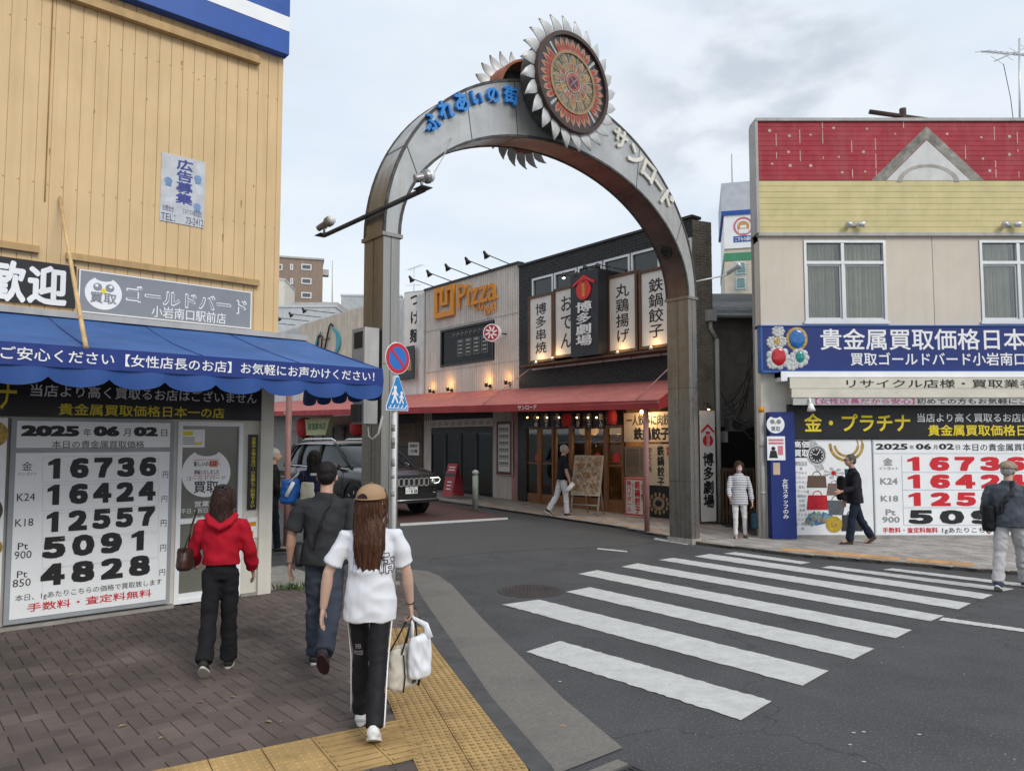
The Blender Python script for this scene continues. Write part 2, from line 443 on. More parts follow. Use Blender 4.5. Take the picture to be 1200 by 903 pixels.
gi2 = gut_in + [Vector(v2(G(455, 673))), Vector((-2.3, 10.35)), Vector((-2.75, 9.75)), Vector((corner.x + .05, corner.y + .35))]
ki2 = kerb_in + [v2(G(452, 677, .06)), (-2.32, 10.15), (-2.72, 9.6), (corner.x + .02, corner.y + .2)]
left_poly = ki2 + [v2(corner), v2(L.pt(-6, 0)), (-9.5, 1.0), (-9, -3), (1.5, -3), (1.0, 1.5)]
# concrete gutter, tilted slightly to the road, runs beside the kerb
gp = [v2(q) for q in gut_out] + [v2(q) for q in gut_in[::-1][:-2]]
sheet('gutter', gp, 0.008, M['gutter'])
# kerb strip
kp = [v2(q) for q in gi2] + ki2[::-1]
sheet('kerb', kp, 0.066, M['kerb'], skirt=0.075)
sheet('pavement_bed', left_poly, 0.052, M['mortar'])

tact_in = [v2(G(*q, .06)) for q in ((467, 722), (458, 765), (455, 808), (476, 858), (500, 903))] + [(-0.33, 3.4), (-0.05, 2.6)]
tact_poly = [p for p in kerb_in[2:-1]]
tact_poly = kerb_in[:-2] + tact_in
line_poly = [v2(G(*q, .06)) for q in ((243, 890), (455, 846), (470, 862), (482, 877), (330, 911))]
l0 = Vector(line_poly[0]); l1 = Vector(line_poly[1]); la = math.atan2((l1 - l0).y, (l1 - l0).x)
ln = Vector((-(l1 - l0).y, (l1 - l0).x)).normalized(); ldv = (l1 - l0).normalized()
strip = [v2(l0 + ldv * q - ln * w) for q, w in ((-.6, 0), (1.2, 0), (1.2, .6), (-.6, .6))]
def herring(name, poly, m, unit=0.1, ang=0.0, z=0.056, gap=0.0032, avoid=(), h=0.006, kind='herr'):
    mb = MB(); ca, sa = math.cos(ang), math.sin(ang)
    xs = [p[0] for p in poly]; ys = [p[1] for p in poly]
    loc = [(ca * p[0] + sa * p[1], -sa * p[0] + ca * p[1]) for p in poly]
    i0 = int(min(q[0] for q in loc) / unit) - 2; i1 = int(max(q[0] for q in loc) / unit) + 2
    j0 = int(min(q[1] for q in loc) / unit) - 2; j1 = int(max(q[1] for q in loc) / unit) + 2
    rnd = random.Random(3)
    for i in range(i0, i1):
        for j in range(j0, j1):
            if kind == 'herr':
                k = (i - j) % 4
                if k == 0: w, hh = 2, 1
                elif k == 3: w, hh = 1, 2
                else: continue
                x, y = i * unit, j * unit
            else:
                if i % 2: continue
                w, hh = 2, 1; x, y = (i + (j % 2)) * unit, j * unit
            cx, cy = x + w * unit / 2, y + hh * unit / 2
            wx, wy = ca * cx - sa * cy, sa * cx + ca * cy
            if not inside(wx, wy, poly) or any(inside(wx, wy, a) for a in avoid): continue
            g = gap / 2; P = []; dz = rnd.uniform(-0.001, 0.001); tx = rnd.uniform(-.006, .006); ty = rnd.uniform(-.006, .006)
            for lv, ins in ((0, g), (1, g + 0.003)):
                for (qx, qy) in ((x + ins, y + ins), (x + w * unit - ins, y + ins), (x + w * unit - ins, y + hh * unit - ins), (x + ins, y + hh * unit - ins)):
                    X, Y = ca * qx - sa * qy, sa * qx + ca * qy
                    P.append((X, Y, gz(X, Y) + (z - 0.004 if lv == 0 else z + h + dz + tx * (qx - cx) + ty * (qy - cy))))
            mb.raw(P, [(4, 5, 6, 7), (0, 1, 5, 4), (1, 2, 6, 5), (2, 3, 7, 6), (3, 0, 4, 7)])
    return mb.build(name, m, kind='structure', loc=(0, 0, 0))
herring('pavement', left_poly, M['brick'], 0.105, R(41 + 45) - R(45) , avoid=(tact_poly, strip))
# tactile warning blocks: 30 cm tiles with domes, and bar tiles
def tactile(name, poly, bars, ang, org):
    mb = MB(); ca, sa = math.cos(ang), math.sin(ang)
    for i in range(-12, 30):
        for j in range(-30, 20):
            x, y = i * .3, j * .3
            cx, cy = x + .15, y + .15
            wx, wy = org[0] + ca * cx - sa * cy, org[1] + sa * cx + ca * cy
            if not inside(wx, wy, poly): continue
            def W(a, b, z): return (org[0] + ca * a - sa * b, org[1] + sa * a + ca * b, z)
            g = .003
            P = [W(x + g, y + g, .056), W(x + .3 - g, y + g, .056), W(x + .3 - g, y + .3 - g, .056), W(x + g, y + .3 - g, .056)]
            P += [(p[0], p[1], .066) for p in P]
            mb.raw(P, [(4, 5, 6, 7), (0, 1, 5, 4), (1, 2, 6, 5), (2, 3, 7, 6), (3, 0, 4, 7)])
            if bars:
                for k in range(4):
                    yb = y + .0375 + k * .075; Q = []
                    for z, e2 in ((.0645, .017), (.073, .011)):
                        Q += [W(x + .02, yb - e2, z), W(x + .28, yb - e2, z), W(x + .28, yb + e2, z), W(x + .02, yb + e2, z)]
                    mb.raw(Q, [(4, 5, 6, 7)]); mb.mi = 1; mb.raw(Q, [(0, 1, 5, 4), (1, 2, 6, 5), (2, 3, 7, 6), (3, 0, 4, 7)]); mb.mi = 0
            else:
                for a in range(6):
                    for b in range(6):
                        px, py = x + .025 + a * .05, y + .025 + b * .05; n = 8; Q = []
                        for z, r in ((.064, .0145), (.071, .009)):
                            Q += [W(px + r * math.cos(2 * math.pi * k / n), py + r * math.sin(2 * math.pi * k / n), z) for k in range(n)]
                        mb.raw(Q, [tuple(range(n, 2 * n))] + [(k, (k + 1) % n, n + (k + 1) % n, n + k) for k in range(n)])
    return mb.build(name, [M['tact'], M['tactside']], kind='structure', loc=(0, 0, 0))
def along(pts, step):
    out = [Vector(pts[0])]; need = step
    for i in range(len(pts) - 1):
        p, q = Vector(pts[i]), Vector(pts[i + 1]); ln_ = (q - p).length; d_ = 0.0
        while ln_ - d_ >= need:
            d_ += need; out.append(p.lerp(q, d_ / ln_)); need = step
        need -= ln_ - d_
    return out
rows = along(kerb_in, .3)
mb = MB()
rn = [(rows[min(i + 1, len(rows) - 1)] - rows[max(i - 1, 0)]).normalized() for i in range(len(rows))]
rn = [Vector((-t.y, t.x)) for t in rn]
if (Vector((-1, 5)) - rows[3]).dot(rn[3]) < 0: rn = [-q for q in rn]
for i in range(len(rows) - 1):
    for c in range(2):
        def W(a, b, z):
            p = (rows[i] + rn[i] * (.3 * (c + b))).lerp(rows[i + 1] + rn[i + 1] * (.3 * (c + b)), a); return (p.x, p.y, z)
        if rows[i].y > 7.4: continue
        g = .012
        P = [W(g, g, .056), W(1 - g, g, .056), W(1 - g, 1 - g, .056), W(g, 1 - g, .056)]
        P += [(p[0], p[1], .067) for p in P]
        mb.raw(P, [(4, 5, 6, 7), (0, 1, 5, 4), (1, 2, 6, 5), (2, 3, 7, 6), (3, 0, 4, 7)])
        for a in range(6):
            for b in range(6):
                o = W((a + .5) / 6, (b + .5) / 6, 0); n = 8; Q = []
                for z, r in ((.0665, .0185), (.074, .0115)):
                    Q += [(o[0] + r * math.cos(2 * math.pi * k / n), o[1] + r * math.sin(2 * math.pi * k / n), z) for k in range(n)]
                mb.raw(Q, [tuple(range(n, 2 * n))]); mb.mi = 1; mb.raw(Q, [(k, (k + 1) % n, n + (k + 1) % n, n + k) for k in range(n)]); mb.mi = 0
mb.build('tactile_paving', [M['tact'], M['tactside']], kind='structure', loc=(0, 0, 0))
for q0, q1, bar in ((-.6, .6, False), (.6, 1.2, True)):
    tactile('tactile_bar_paving' if bar else 'tactile_paving', [v2(l0 + ldv * q - ln * w) for q, w in ((q0, 0), (q1, 0), (q1, .6), (q0, .6))], bar, la, v2(l0 - ln * .6))

# right-hand pavement along the side street and in front of the corner shop
edge = [v2(G(*q)) for q in ((530, 590), (600, 600), (660, 609), (720, 618), (780, 630), (817, 638), (860, 643), (930, 652), (1040, 661), (1145, 670), (1200, 674))]
far = Vector(edge[0]) + UD * 30
edge = [v2(far)] + edge + [(9.5, 10.6), (16, 9.4)]
rpoly = edge + [(16, 16), v2(RB.pt(0, 0, -1)), v2(F.pt(2.6, 0, -1)), v2(F.pt(-42, 0, -1))]
sheet('side_pavement_bed', rpoly, 0.05, M['mortar'], skirt=.08)
near_poly = [q for q in edge[1:]] + [(16, 16), v2(RB.pt(0, 0, -.3)), v2(F.pt(1.9, 0, -.6)), v2(F.pt(-9, 0, -.3))]
near_poly = [v2(Vector(edge[1]) + UD * 6)] + near_poly
herring('side_pavement', near_poly, M['gpaver'], 0.11, R(-51), z=0.055, kind='run')
# kerb stones along that pavement
kl = MB()
kin = []
for i in range(len(edge)):
    a = Vector(edge[max(i - 1, 0)]); b = Vector(edge[min(i + 1, len(edge) - 1)]); t = (b - a).normalized()
    kin.append(Vector(edge[i]) + Vector((-t.y, t.x)) * .16)
for i in range(len(edge) - 1):
    a, b, c, d = Vector(edge[i]), Vector(edge[i + 1]), kin[i + 1], kin[i]
    def z3(p, dz): return (p.x, p.y, gz(p.x, p.y) + dz)
    kl.raw([z3(a, -.02), z3(b, -.02), z3(b, .064), z3(a, .064), z3(d, .068), z3(c, .068)], [(0, 1, 2, 3), (3, 2, 5, 4)])
kl.build('side_kerb', M['conc'], kind='structure', loc=(0, 0, 0))
# ochre tile line on the pavement edge
oc = MB(); rnd = random.Random(5)
def och(p0, p1, w):
    p0 = Vector(p0); p1 = Vector(p1); d = (p1 - p0); n = int(d.length / .3); d.normalize(); q = Vector((-d.y, d.x))
    for k in range(n):
        a = p0 + d * (.3 * k + .004); b = p0 + d * (.3 * k + .296)
        P = [(r.x, r.y, gz(r.x, r.y) + .072 + rnd.uniform(-.001, .001)) for r in (a, b, b + q * w, a + q * w)]
        P += [(p[0], p[1], p[2] - .012) for p in P]
        oc.raw(P, [(0, 1, 2, 3), (4, 5, 1, 0), (5, 6, 2, 1), (7, 4, 0, 3), (6, 7, 3, 2)])
for i in range(1, 6): och(kin[i], kin[i + 1], .09)
ol = [G(912, 649), G(980, 655), G(1060, 662), G(1143, 669)]
for i in range(3): och(v2(ol[i]), v2(ol[i + 1]), .34)
oc.build('ochre_edge_tiles', M['ochre'], kind='structure', loc=(0, 0, 0))

# red surface of the side street
wl = [G(469, 615), G(595, 607.5)]
red = [v2(G(436, 618)), v2(wl[0]), v2(wl[1]), v2(G(555, 596.5)), v2(G(530, 591.5)), v2(far + Vector((-.05, -.05))), v2(far - Vector((2.4, 2.0))), v2(G(422, 621))]
sheet('red_road', red, 0.005, M['redroad'])

# older, coarser asphalt at the mouth of the side street, and a trench repair
M['oldroad'] = mat('old_asphalt', (0.088, 0.086, 0.085), 0.85, var=0.22, sc=30, bump=0.7, bsc=120, patch=0.4, pcol=(0.065, 0.064, 0.064), psc=0.8)
sheet('road_patch', [v2(G(*q)) for q in ((470, 613), (560, 604), (640, 612), (716, 624), (772, 634), (735, 640), (640, 643), (560, 648), (505, 655), (474, 652))], 0.003, M['oldroad'])
# painted markings
def stripe(name, q, cut=False):
    mb = MB(); P = [G(*p, .0) for p in q]; 
    a, b, c, d = P
    n = 60; rnd = random.Random(int(q[0][0])); vs = []
    for i in range(n + 1):
        t = i / n
        p0 = a.lerp(d, 0) ; 
        e0 = b.lerp(c, t); e1 = a.lerp(d, t); w = (e0 - e1).normalized()
        e0 = e0 + w * rnd.uniform(-.014, .006); e1 = e1 - w * rnd.uniform(-.014, .006)
        vs += [(e1.x, e1.y, gz(e1.x, e1.y) + .006), (e0.x, e0.y, gz(e0.x, e0.y) + .006)]
    mb.raw(vs, [(2 * i, 2 * i + 2, 2 * i + 3, 2 * i + 1) for i in range(n)])
    return mb.build(name, M['paint'], kind='structure', loc=(0, 0, 0))
ST = [[(616, 764), (656.5, 751), (905, 821.5), (868.5, 844)], [(588, 708.5), (632, 702.6), (971.5, 786), (940, 804)],
      [(663, 693.5), (691.5, 688), (1025, 760), (1000.5, 772.5)], [(677.5, 672.5), (700, 668), (1069, 738), (1049.5, 748)],
      [(728, 664), (747.5, 660), (1106, 721.5), (1090, 728)], [(772, 656), (789.5, 653.6), (1138, 707), (1123, 714)],
      [(813, 652), (832, 649), (1164, 697), (1151, 702)], [(848, 648.5), (862, 646.8), (950, 659), (939, 661)],
      [(962, 665), (974, 663), (1189, 690), (1175, 693)], [(1034, 667.5), (1046, 665.8), (1240, 688.6), (1236, 692)]]
for q in ST: stripe('crosswalk_stripe', q)
stripe('stop_line', [(1100, 727), (1105, 723.5), (1260, 745.2), (1260, 749)])
stripe('white_line', [(469, 616.5), (469, 613.2), (595, 606.2), (595, 608.6)])
stripe('white_line', [(700, 643.5), (700, 642), (735, 645.5), (735, 647)])
stripe('white_line', [(766, 632), (768, 630), (808, 636), (806, 638.5)])
# scraps of litter and dots of paint on the asphalt
sc = MB(); rnd = random.Random(11)
for k in range(22):
    px, py = rnd.uniform(520, 1190), rnd.uniform(700, 890)
    p = G(px, py, .004); r = rnd.uniform(.003, .008)
    if not inside(p.x, p.y, left_poly) and not inside(p.x, p.y, gp):
        sc.ball((p.x, p.y, .004), r, r * rnd.uniform(.4, 1), .004, 6, 4)
for px, py in ((656, 798), (1012, 857), (1000, 858), (996, 872), (1077, 860), (1012, 892)):
    p = G(px, py, .004); sc.ball((p.x, p.y, .005), .016, .009, .004, 8, 4)
sc.build('litter', mat('pale_scrap', (0.38, 0.37, 0.35), 0.8), label='small pale scraps scattered on the asphalt', cat='litter', kind='stuff')

# manhole cover
mh = thing('manhole_cover', 'round dark iron manhole cover in the asphalt beside the crosswalk', 'manhole cover', G(622, 692))
c = G(622, 692); mb = MB(); mb.arc(Frame((0, 0), (1, 0)), 0, 0, .34, .40, 0, .001)
mb = MB(); mb.lathe((c.x, c.y, 0), [(.42, -.01), (.42, .007), (.36, .007), (.36, -.01)], n=32, smooth=False)
mb.build('frame', mat('iron_rim', (0.05, 0.045, 0.045), 0.6), mh)
mb = MB(); mb.lathe((c.x, c.y, 0), [(.355, -.01), (.355, .008)], n=32, smooth=False)
for i in range(-7, 8):
    for j in range(-7, 8):
        x, y = i * .045, j * .045
        if x * x + y * y < .33 ** 2: mb.box(W0, c.x + x - .014, c.x + x + .014, .007, .0115, -c.y - y - .014, -c.y - y + .014)
mb.build('lid', mat('iron_lid', (0.055, 0.043, 0.042), 0.6, var=.3), mh)
# drain grate by the gutter end
ga, gb2 = G(730, 882), G(672, 898)
dg = thing('drain_grate', 'black iron drain grate at the end of the concrete gutter', 'drain grate', (0.45, 4.12, 0))
fr = Frame((0.23, 4.05), (gut_out[0] - gut_in[2]))
mb = MB(); mb.box(fr, 0, .62, -.02, .012, -.04, -.12); mb.build('lip', M['gutter'], dg)
mb = MB()
for k in range(16): mb.box(fr, .03 + k * .037, .03 + k * .037 + .014, -.01, .010, 0.0, .42)
mb.box(fr, .0, .62, -.012, .008, .18, .2); mb.frame(fr, 0, .63, 0, 0.001, .0005, 0, .001)
mb.box(fr, 0, .63, -.012, .011, -.02, .0); mb.box(fr, 0, .63, -.012, .011, .42, .44)
mb.build('bars', mat('grate_iron', (0.04, 0.04, 0.04), 0.6), dg)
mb = MB(); mb.box(fr, 0, .63, .002, .004, 0, .42); mb.build('pit', mat('grate_pit', (0.012, 0.012, 0.012), 0.9), dg)
# ------------------------------------------------------------------ materials of the buildings
M['yellow'] = mat('yellow_siding', (0.67, 0.475, 0.25), 0.55, var=0.07, sc=1.2, streak=0.30, scol=(0.42, 0.265, 0.115), bump=0.05)
M['yellow2'] = mat('yellow_trim', (0.48, 0.31, 0.13), 0.55, var=0.12, streak=0.5, scol=(0.2, 0.12, 0.05))
M['blue'] = mat('blue_fascia', (0.015, 0.085, 0.36), 0.4, var=0.08)
M['whitep'] = mat('white_panel', (0.85, 0.86, 0.87), 0.45, var=0.04)
M['offw'] = mat('off_white_wall', (0.66, 0.63, 0.55), 0.7, var=0.07, streak=0.18, scol=(0.36, 0.31, 0.24))
M['alu'] = mat('aluminium', (0.62, 0.63, 0.64), 0.4, var=0.05, metal=0.5)
M['white'] = mat('white_letter', (0.82, 0.82, 0.82), 0.5, var=0)
M['black'] = mat('black_letter', (0.018, 0.018, 0.02), 0.5, var=0)
M['blackp'] = mat('black_panel', (0.014, 0.014, 0.017), 0.4, var=0.2)
M['yel'] = mat('yellow_letter', (0.80, 0.63, 0.035), 0.5, var=0)
M['red'] = mat('red_letter', (0.62, 0.018, 0.03), 0.5, var=0)
M['greyl'] = mat('grey_letter', (0.16, 0.16, 0.17), 0.5, var=0)
M['greys'] = mat('grey_sign', (0.235, 0.25, 0.28), 0.5, var=0.06)
M['glass'] = glass_mat('window_glass')
M['dglass'] = glass_mat('shop_glass', (0.5, 0.52, 0.5), 0.025, 0.10)
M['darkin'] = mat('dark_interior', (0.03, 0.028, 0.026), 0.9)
M['bluecl'] = mat('blue_canvas', (0.036, 0.115, 0.33), 0.7, var=0.14, sc=1.8, bump=0.3, bsc=14, patch=.45, pcol=(.055, .14, .36), psc=.7)
M['navycl'] = mat('navy_band', (0.012, 0.035, 0.20), 0.65, var=0.08)
M['redcl'] = mat('red_canvas', (0.42, 0.125, 0.108), 0.75, var=0.12, sc=1.5, bump=0.15, bsc=25, streak=0.35, scol=(0.56, 0.30, 0.26))
M['redcl2'] = mat('red_valance', (0.36, 0.03, 0.035), 0.65, var=0.15, sc=1.5)
M['steel'] = mat('dirty_steel', (0.36, 0.345, 0.32), 0.30, var=0.10, sc=2, metal=0.95, streak=0.42, scol=(0.15, 0.115, 0.08), stretch=(6, 6, .3))
M['steel2'] = mat('arch_face_steel', (0.47, 0.475, 0.47), 0.36, var=0.12, sc=2, metal=0.55, streak=0.3, scol=(0.30, 0.26, 0.2))
M['rust'] = mat('rust_trim', (0.075, 0.075, 0.07), 0.7, var=0.4, sc=8)
M['copper'] = mat('arch_soffit', (0.235, 0.165, 0.148), 0.34, var=0.2, sc=2, metal=0.75, streak=0.3)
M['dbrick'] = mat('dark_tile', (0.02, 0.02, 0.022), 0.55, var=0.25, sc=6)
M['ctile'] = mat('brown_wall_tile', (0.21, 0.175, 0.14), 0.75, var=0.2, sc=4, streak=0.2)
M['wood'] = mat('wood', (0.26, 0.115, 0.04), 0.45, var=0.3, sc=3, stretch=(8, 8, .8))
M['dwood'] = mat('dark_wood', (0.12, 0.065, 0.035), 0.6, var=0.3, sc=3, stretch=(8, 8, .8))
M['corr'] = mat('corrugated_wall', (0.68, 0.645, 0.60), 0.6, var=0.08, sc=2, streak=0.38, scol=(0.32, 0.27, 0.22))
M['cream'] = mat('cream_wall', (0.70, 0.62, 0.50), 0.7, var=0.1, streak=0.5, scol=(0.34, 0.26, 0.17))
M['orange'] = mat('orange_letter', (0.72, 0.27, 0.01), 0.45, var=0.05)
M['shut'] = mat('grey_shutter', (0.34, 0.34, 0.33), 0.5, var=0.1, metal=0.2)
M['pinkpost'] = mat('faded_pink_paint', (0.40, 0.21, 0.19), 0.5, var=0.15, streak=0.5)
M['dark'] = mat('black_metal', (0.02, 0.02, 0.022), 0.45, var=0.2)
M['bulb'] = mat('lit_bulb', (1.0, 0.62, 0.25), 0.5, var=0, emit=5)
M['dullm'] = mat('dull_metal', (.30, .29, .28), .45, var=.2, metal=.5)
M['grime'] = mat('grey_plastic', (0.42, 0.41, 0.39), 0.55, var=0.1, streak=0.3)

def siding(mb, fr, s0, s1, z0, z1, w, o=0.0, gap=.007, dep=.012):
    """vertical boards with dark grooves"""
    mb.box(fr, s0, s1, z0, z1, o - .05, o - dep)
    k = s0
    while k < s1 - .02:
        mb.box(fr, k + gap / 2, min(k + w, s1) - gap / 2, z0, z1, o - dep + .001, o); k += w
def lap(mb, fr, s0, s1, z0, z1, h, o=0.0, gap=.006):
    mb.box(fr, s0, s1, z0, z1, o - .05, o - .012)
    k = z0
    while k < z1 - .02:
        mb.box(fr, s0, s1, k + gap / 2, min(k + h, z1) - gap / 2, o - .011, o); k += h
def corrug(mb, fr, s0, s1, z0, z1, pitch=.11, amp=.018, o=0.0):
    n = max(4, int((s1 - s0) / (pitch / 8))); vs = []
    for i in range(n + 1):
        a = s0 + (s1 - s0) * i / n; q = math.tanh(2.2 * math.sin(2 * math.pi * a / pitch)) * amp
        vs += [fr.pt(a, z0, o + q - amp), fr.pt(a, z1, o + q - amp)]
    mb.raw(vs, [(2 * i, 2 * i + 2, 2 * i + 3, 2 * i + 1) for i in range(n)])

# ================================================================== yellow shop building on the left
LW = thing('shop_building', 'yellow board-clad shop building with a blue fascia above and a blue awning', 'building', L.pt(0, 0, 0))
z_rail = L.hit(352, 394, .14)[1] - .01
z_fas = L.hit(326, 67)[1]
mb = MB(); siding(mb, L, -6.0, L_END, z_rail - .1, 11.0, .128)
mb.build('wall', M['yellow'], LW)
mb = MB(); mb.box(L, L_END - .11, L_END, z_rail - .1, 11, -9.0, -.06); mb.box(L, L_END - .05, L_END + .012, z_rail - .1, 11, -.09, .012)
mb.build('corner_trim', M['yellow'], LW)
mb = MB(); mb.box(L, -6, L_END - .012, -.1, z_rail - .1, -9.0, -.35); mb.box(L, -6, L_END - .12, z_rail - .1, 11, -9.0, -.06)
mb.build('body', M['offw'], LW)
fa = MB(); fa.box(L, -6, L_END + .03, z_fas, z_fas + 3, 0.0, .14); fa.build('fascia', M['blue'], LW)
z0, z1 = L.hit(326, 32, .15)[1], L.hit(326, 15, .15)[1]
fa = MB(); fa.box(L, -6, L_END + .032, z0, z1, .03, .145); fa.build('fascia_stripe', M['whitep'], LW)
mb = MB()
s0 = L.hit(100, 2, .1)[0]; s1, zt = L.hit(306, 70, .1); mb.box(L, -3, s1, zt - .045, zt + .02, 0, .09)
mb.box(L, -3, s1, zt + .02, zt + .07, 0, .05); mb.build('ledge', M['yellow2'], LW); mb = MB()
s0 = L.hit(77, 297)[0]; s1, zt = L.hit(302, 332); mb.box(L, s0, s1, zt - .04, zt + .03, 0, .06); mb.build('ledge', M['yellow2'], LW); mb = MB()
s1 = L.hit(45, 293)[0]; mb.box(L, -6, s1, zt - .02, zt + .05, 0, .06)
mb.build('ledge', M['yellow2'], LW)
s0 = L.hit(55, 150)[0]; mb = MB(); mb.box(L, s0, s0 + .012, L.hit(52, 236)[1], 8.5, 0, .012); mb.build('rust_seam', mat('rust_stain', (0.33, 0.19, 0.075), .8, var=.4), LW)
mb = MB(); rnd = random.Random(17)
for k in range(13):
    a, z = rnd.uniform(-3.6, L_END - .05), rnd.uniform(z_rail + .75, z_fas - .1); h = rnd.uniform(.02, .2) * rnd.random(); w = rnd.uniform(.004, .008)
    mb.prism(L, [(a - w, z), (a - w * .4, z - h - .02), (a + w * .3, z - h * .8 - .02), (a + w, z), (a, z + w)], 0, .0025)
mb.build('rust_marks', bpy.data.materials['rust_stain'], LW)
mb = MB()
for z in (z_rail + 1.35, z_fas - .55):
    a = -3.9
    while a < L_END: mb.disc(L, a + .064, z, .008, 0, .004, 6); a += .128
mb.build('fixings', M['yellow2'], LW)
# ground floor: white frames, glass door, corner post
zs_top = L.hit(200, 492)[1]; zs_b0 = L.hit(305, 458)[1]
gs0, gs1 = L.hit(206, 600)[0], L.hit(283, 600)[0]
zg_t = L.hit(240, 494)[1]; zg_m = L.hit(240, 609)[1]
mb = MB(); mb.box(L, -6, gs0, 0, zg_t + .9, -.34, -.005); mb.box(L, gs1, L_END - .06, .06, zg_t + .9, -.34, -.005); mb.box(L, gs0, gs1, zg_t + .0, zg_t + .9, -.34, -.008)
mb.build('shopfront_wall', M['offw'], LW)
pp0, pp1 = L.hit(302, 600)[0], L.hit(317, 600)[0]
mb = MB(); mb.box(L, pp0, pp1, .05, z_rail - .1, -.2, .05); mb.build('corner_post', M['offw'], LW)
mb = MB(); mb.box(L, -6, gs0 - .02, .0, .10, 0, .10); mb.box(L, gs1, pp1, 0, .10, 0, .04); mb.build('plinth', M['conc'], LW)
dr = MB(); dr.frame(L, gs0, gs1, .08, zg_t, .05, -.06, .01); dr.box(L, gs0 + .05, gs1 - .05, zg_m - .03, zg_m + .03, -.05, .0); dr.box(L, gs0 + .05, gs1 - .05, .13, .19, -.05, .0)
dro = dr.build('door', M['whitep'], LW)
mb = MB(); mb.box(L, gs0 + .05, gs1 - .05, .19, zg_m - .03, -.03, -.024); mb.box(L, gs0 + .05, gs1 - .05, zg_m + .03, zg_t - .05, -.03, -.024)
mb.build('pane', mat('film_glass', (.17, .17, .145), .12, var=.12, sc=.8, spec=.5), dro)
mb = MB(); mb.box(L, gs0 - .02, gs1 + .02, .03, zg_t, -.30, -.28); mb.build('interior', mat('shop_interior', (0.16, 0.155, 0.135), .9, var=.35, sc=2), LW)
# owl sticker and hours on the glass
def owl(mb, fr, cs, cz, r, o0, o1, sx=1.0):
    pts = []
    for i in range(40):
        q = math.pi * (0.5 + .16) + (2 * math.pi - .32 * math.pi) * i / 39
        pts.append((cs + sx * r * math.cos(q), cz + r * math.sin(q)))
    for i in range(1, 12):
        t = i / 12; q = math.pi * (.34 + .32 * t)
        rr = r * (1.0 - .30 * math.sin(math.pi * t) ** .6)
        pts.append((cs + sx * r * math.cos(q) * 1.0, cz + rr * math.sin(q)))
    mb.prism(fr, pts, o0, o1)
cs, cz = L.hit(242, 554, -.02); rr = abs(L.hit(270, 554, -.02)[0] - cs)
ds = thing('door_sticker', 'white round owl-shaped sticker with black lettering on the glass door', 'sticker', L.pt(cs, cz, -.02))
mb = MB(); owl(mb, L, cs, cz, rr, -.024, -.021); mb.build('disc', M['white'], ds)
mb = MB(); mb.text(L, '買取', cs - rr * .5, cs + rr * .5, cz - rr * .82, cz - rr * .34, -.019, bold=.012)
mb.text(L, '新しいのお店へ', cs - rr * .52, cs + rr * .55, cz + rr * .28, cz + rr * .5, -.019, bold=.01)
mb.text(L, '移転いたしました', cs - rr * .5, cs + rr * .52, cz - rr * .06, cz + rr * .14, -.019, bold=.01)
mb.text(L, 'ゴールドバード', cs - rr * .8, cs + rr * .8, cz - rr * .3, cz - rr * .12, -.019)
mb.build('lettering', M['black'], ds)
mb = MB(); mb.box(L, cs - rr * .52, cs + rr * .52, cz + rr * .54, cz + rr * .57, -.0205, -.019); mb.box(L, cs - rr * .52, cs + rr * .52, cz - rr * .13, cz - rr * .10, -.0205, -.019)
mb.box(L, cs + rr * .12, cs + rr * .46, cz + rr * .25, cz + rr * .52, -.0205, -.0195); mb.build('accent', mat('salmon', (0.75, 0.25, 0.18), .6, var=0), ds)
mb = MB(); mb.ptext(L, '営業時間', 228, 587, 594, 262, -.018, bold=.01); mb.ptext(L, '平日・祝日 10:00-19:00', 212, 596, 602, 275, -.018); mb.ptext(L, '定休日 日曜', 226, 604, 610, 262, -.018)
mb.build('opening_hours', M['white'], label='white opening hours lettering on the glass under the round sticker', cat='lettering')
nb = thing('paper_notice', 'small white and yellow notice taped inside the top of the glass door', 'notice', L.pt(*L.hit(224, 513), -.02))
mb = MB(); mb.pbox(L, 208, 503, 240, 524, -.024, -.021); mb.build('sheet', M['whitep'], nb)
mb = MB(); mb.pbox(L, 209, 505, 226, 510, -.021, -.019); mb.pbox(L, 228, 518, 237, 521, -.021, -.019); mb.build('band', M['yel'], nb)
mb = MB()
for k in range(4): mb.pbox(L, 210, 512.2 + k * 2.4, 228, 513.2 + k * 2.4, -.021, -.0195)
mb.build('lines', M['greyl'], nb)
# vertical black sign by the door
vs_ = thing('vertical_sign', 'narrow black vertical sign with yellow characters beside the glass door', 'sign', L.pt(*L.hit(297, 552), 0))
mb = MB(); mb.pbox(L, 291, 509, 301.5, 597, 0, .02); mb.build('panel', M['blackp'], vs_)
a, b, z0, z1 = L.rect(294, 512, 299, 594, .022)
mb = MB(); mb.text(L, '\n'.join('営業中の場合出口・小窓側もご利用下さい'), a, b, z0, z1, .0225, bold=.01); mb.build('lettering', M['yel'], vs_)
pz = thing('small_poster', 'small colourful poster on the wall below the narrow black sign', 'poster', L.pt(*L.hit(297, 617), 0))
mb = MB(); mb.pbox(L, 290, 606, 302, 630, 0, .012); mb.build('sheet', M['whitep'], pz)
mb = MB(); mb.pbox(L, 292, 611, 300, 616, .012, .014); mb.pbox(L, 292, 622, 297, 628, .012, .014); mb.build('print', M['orange'], pz)

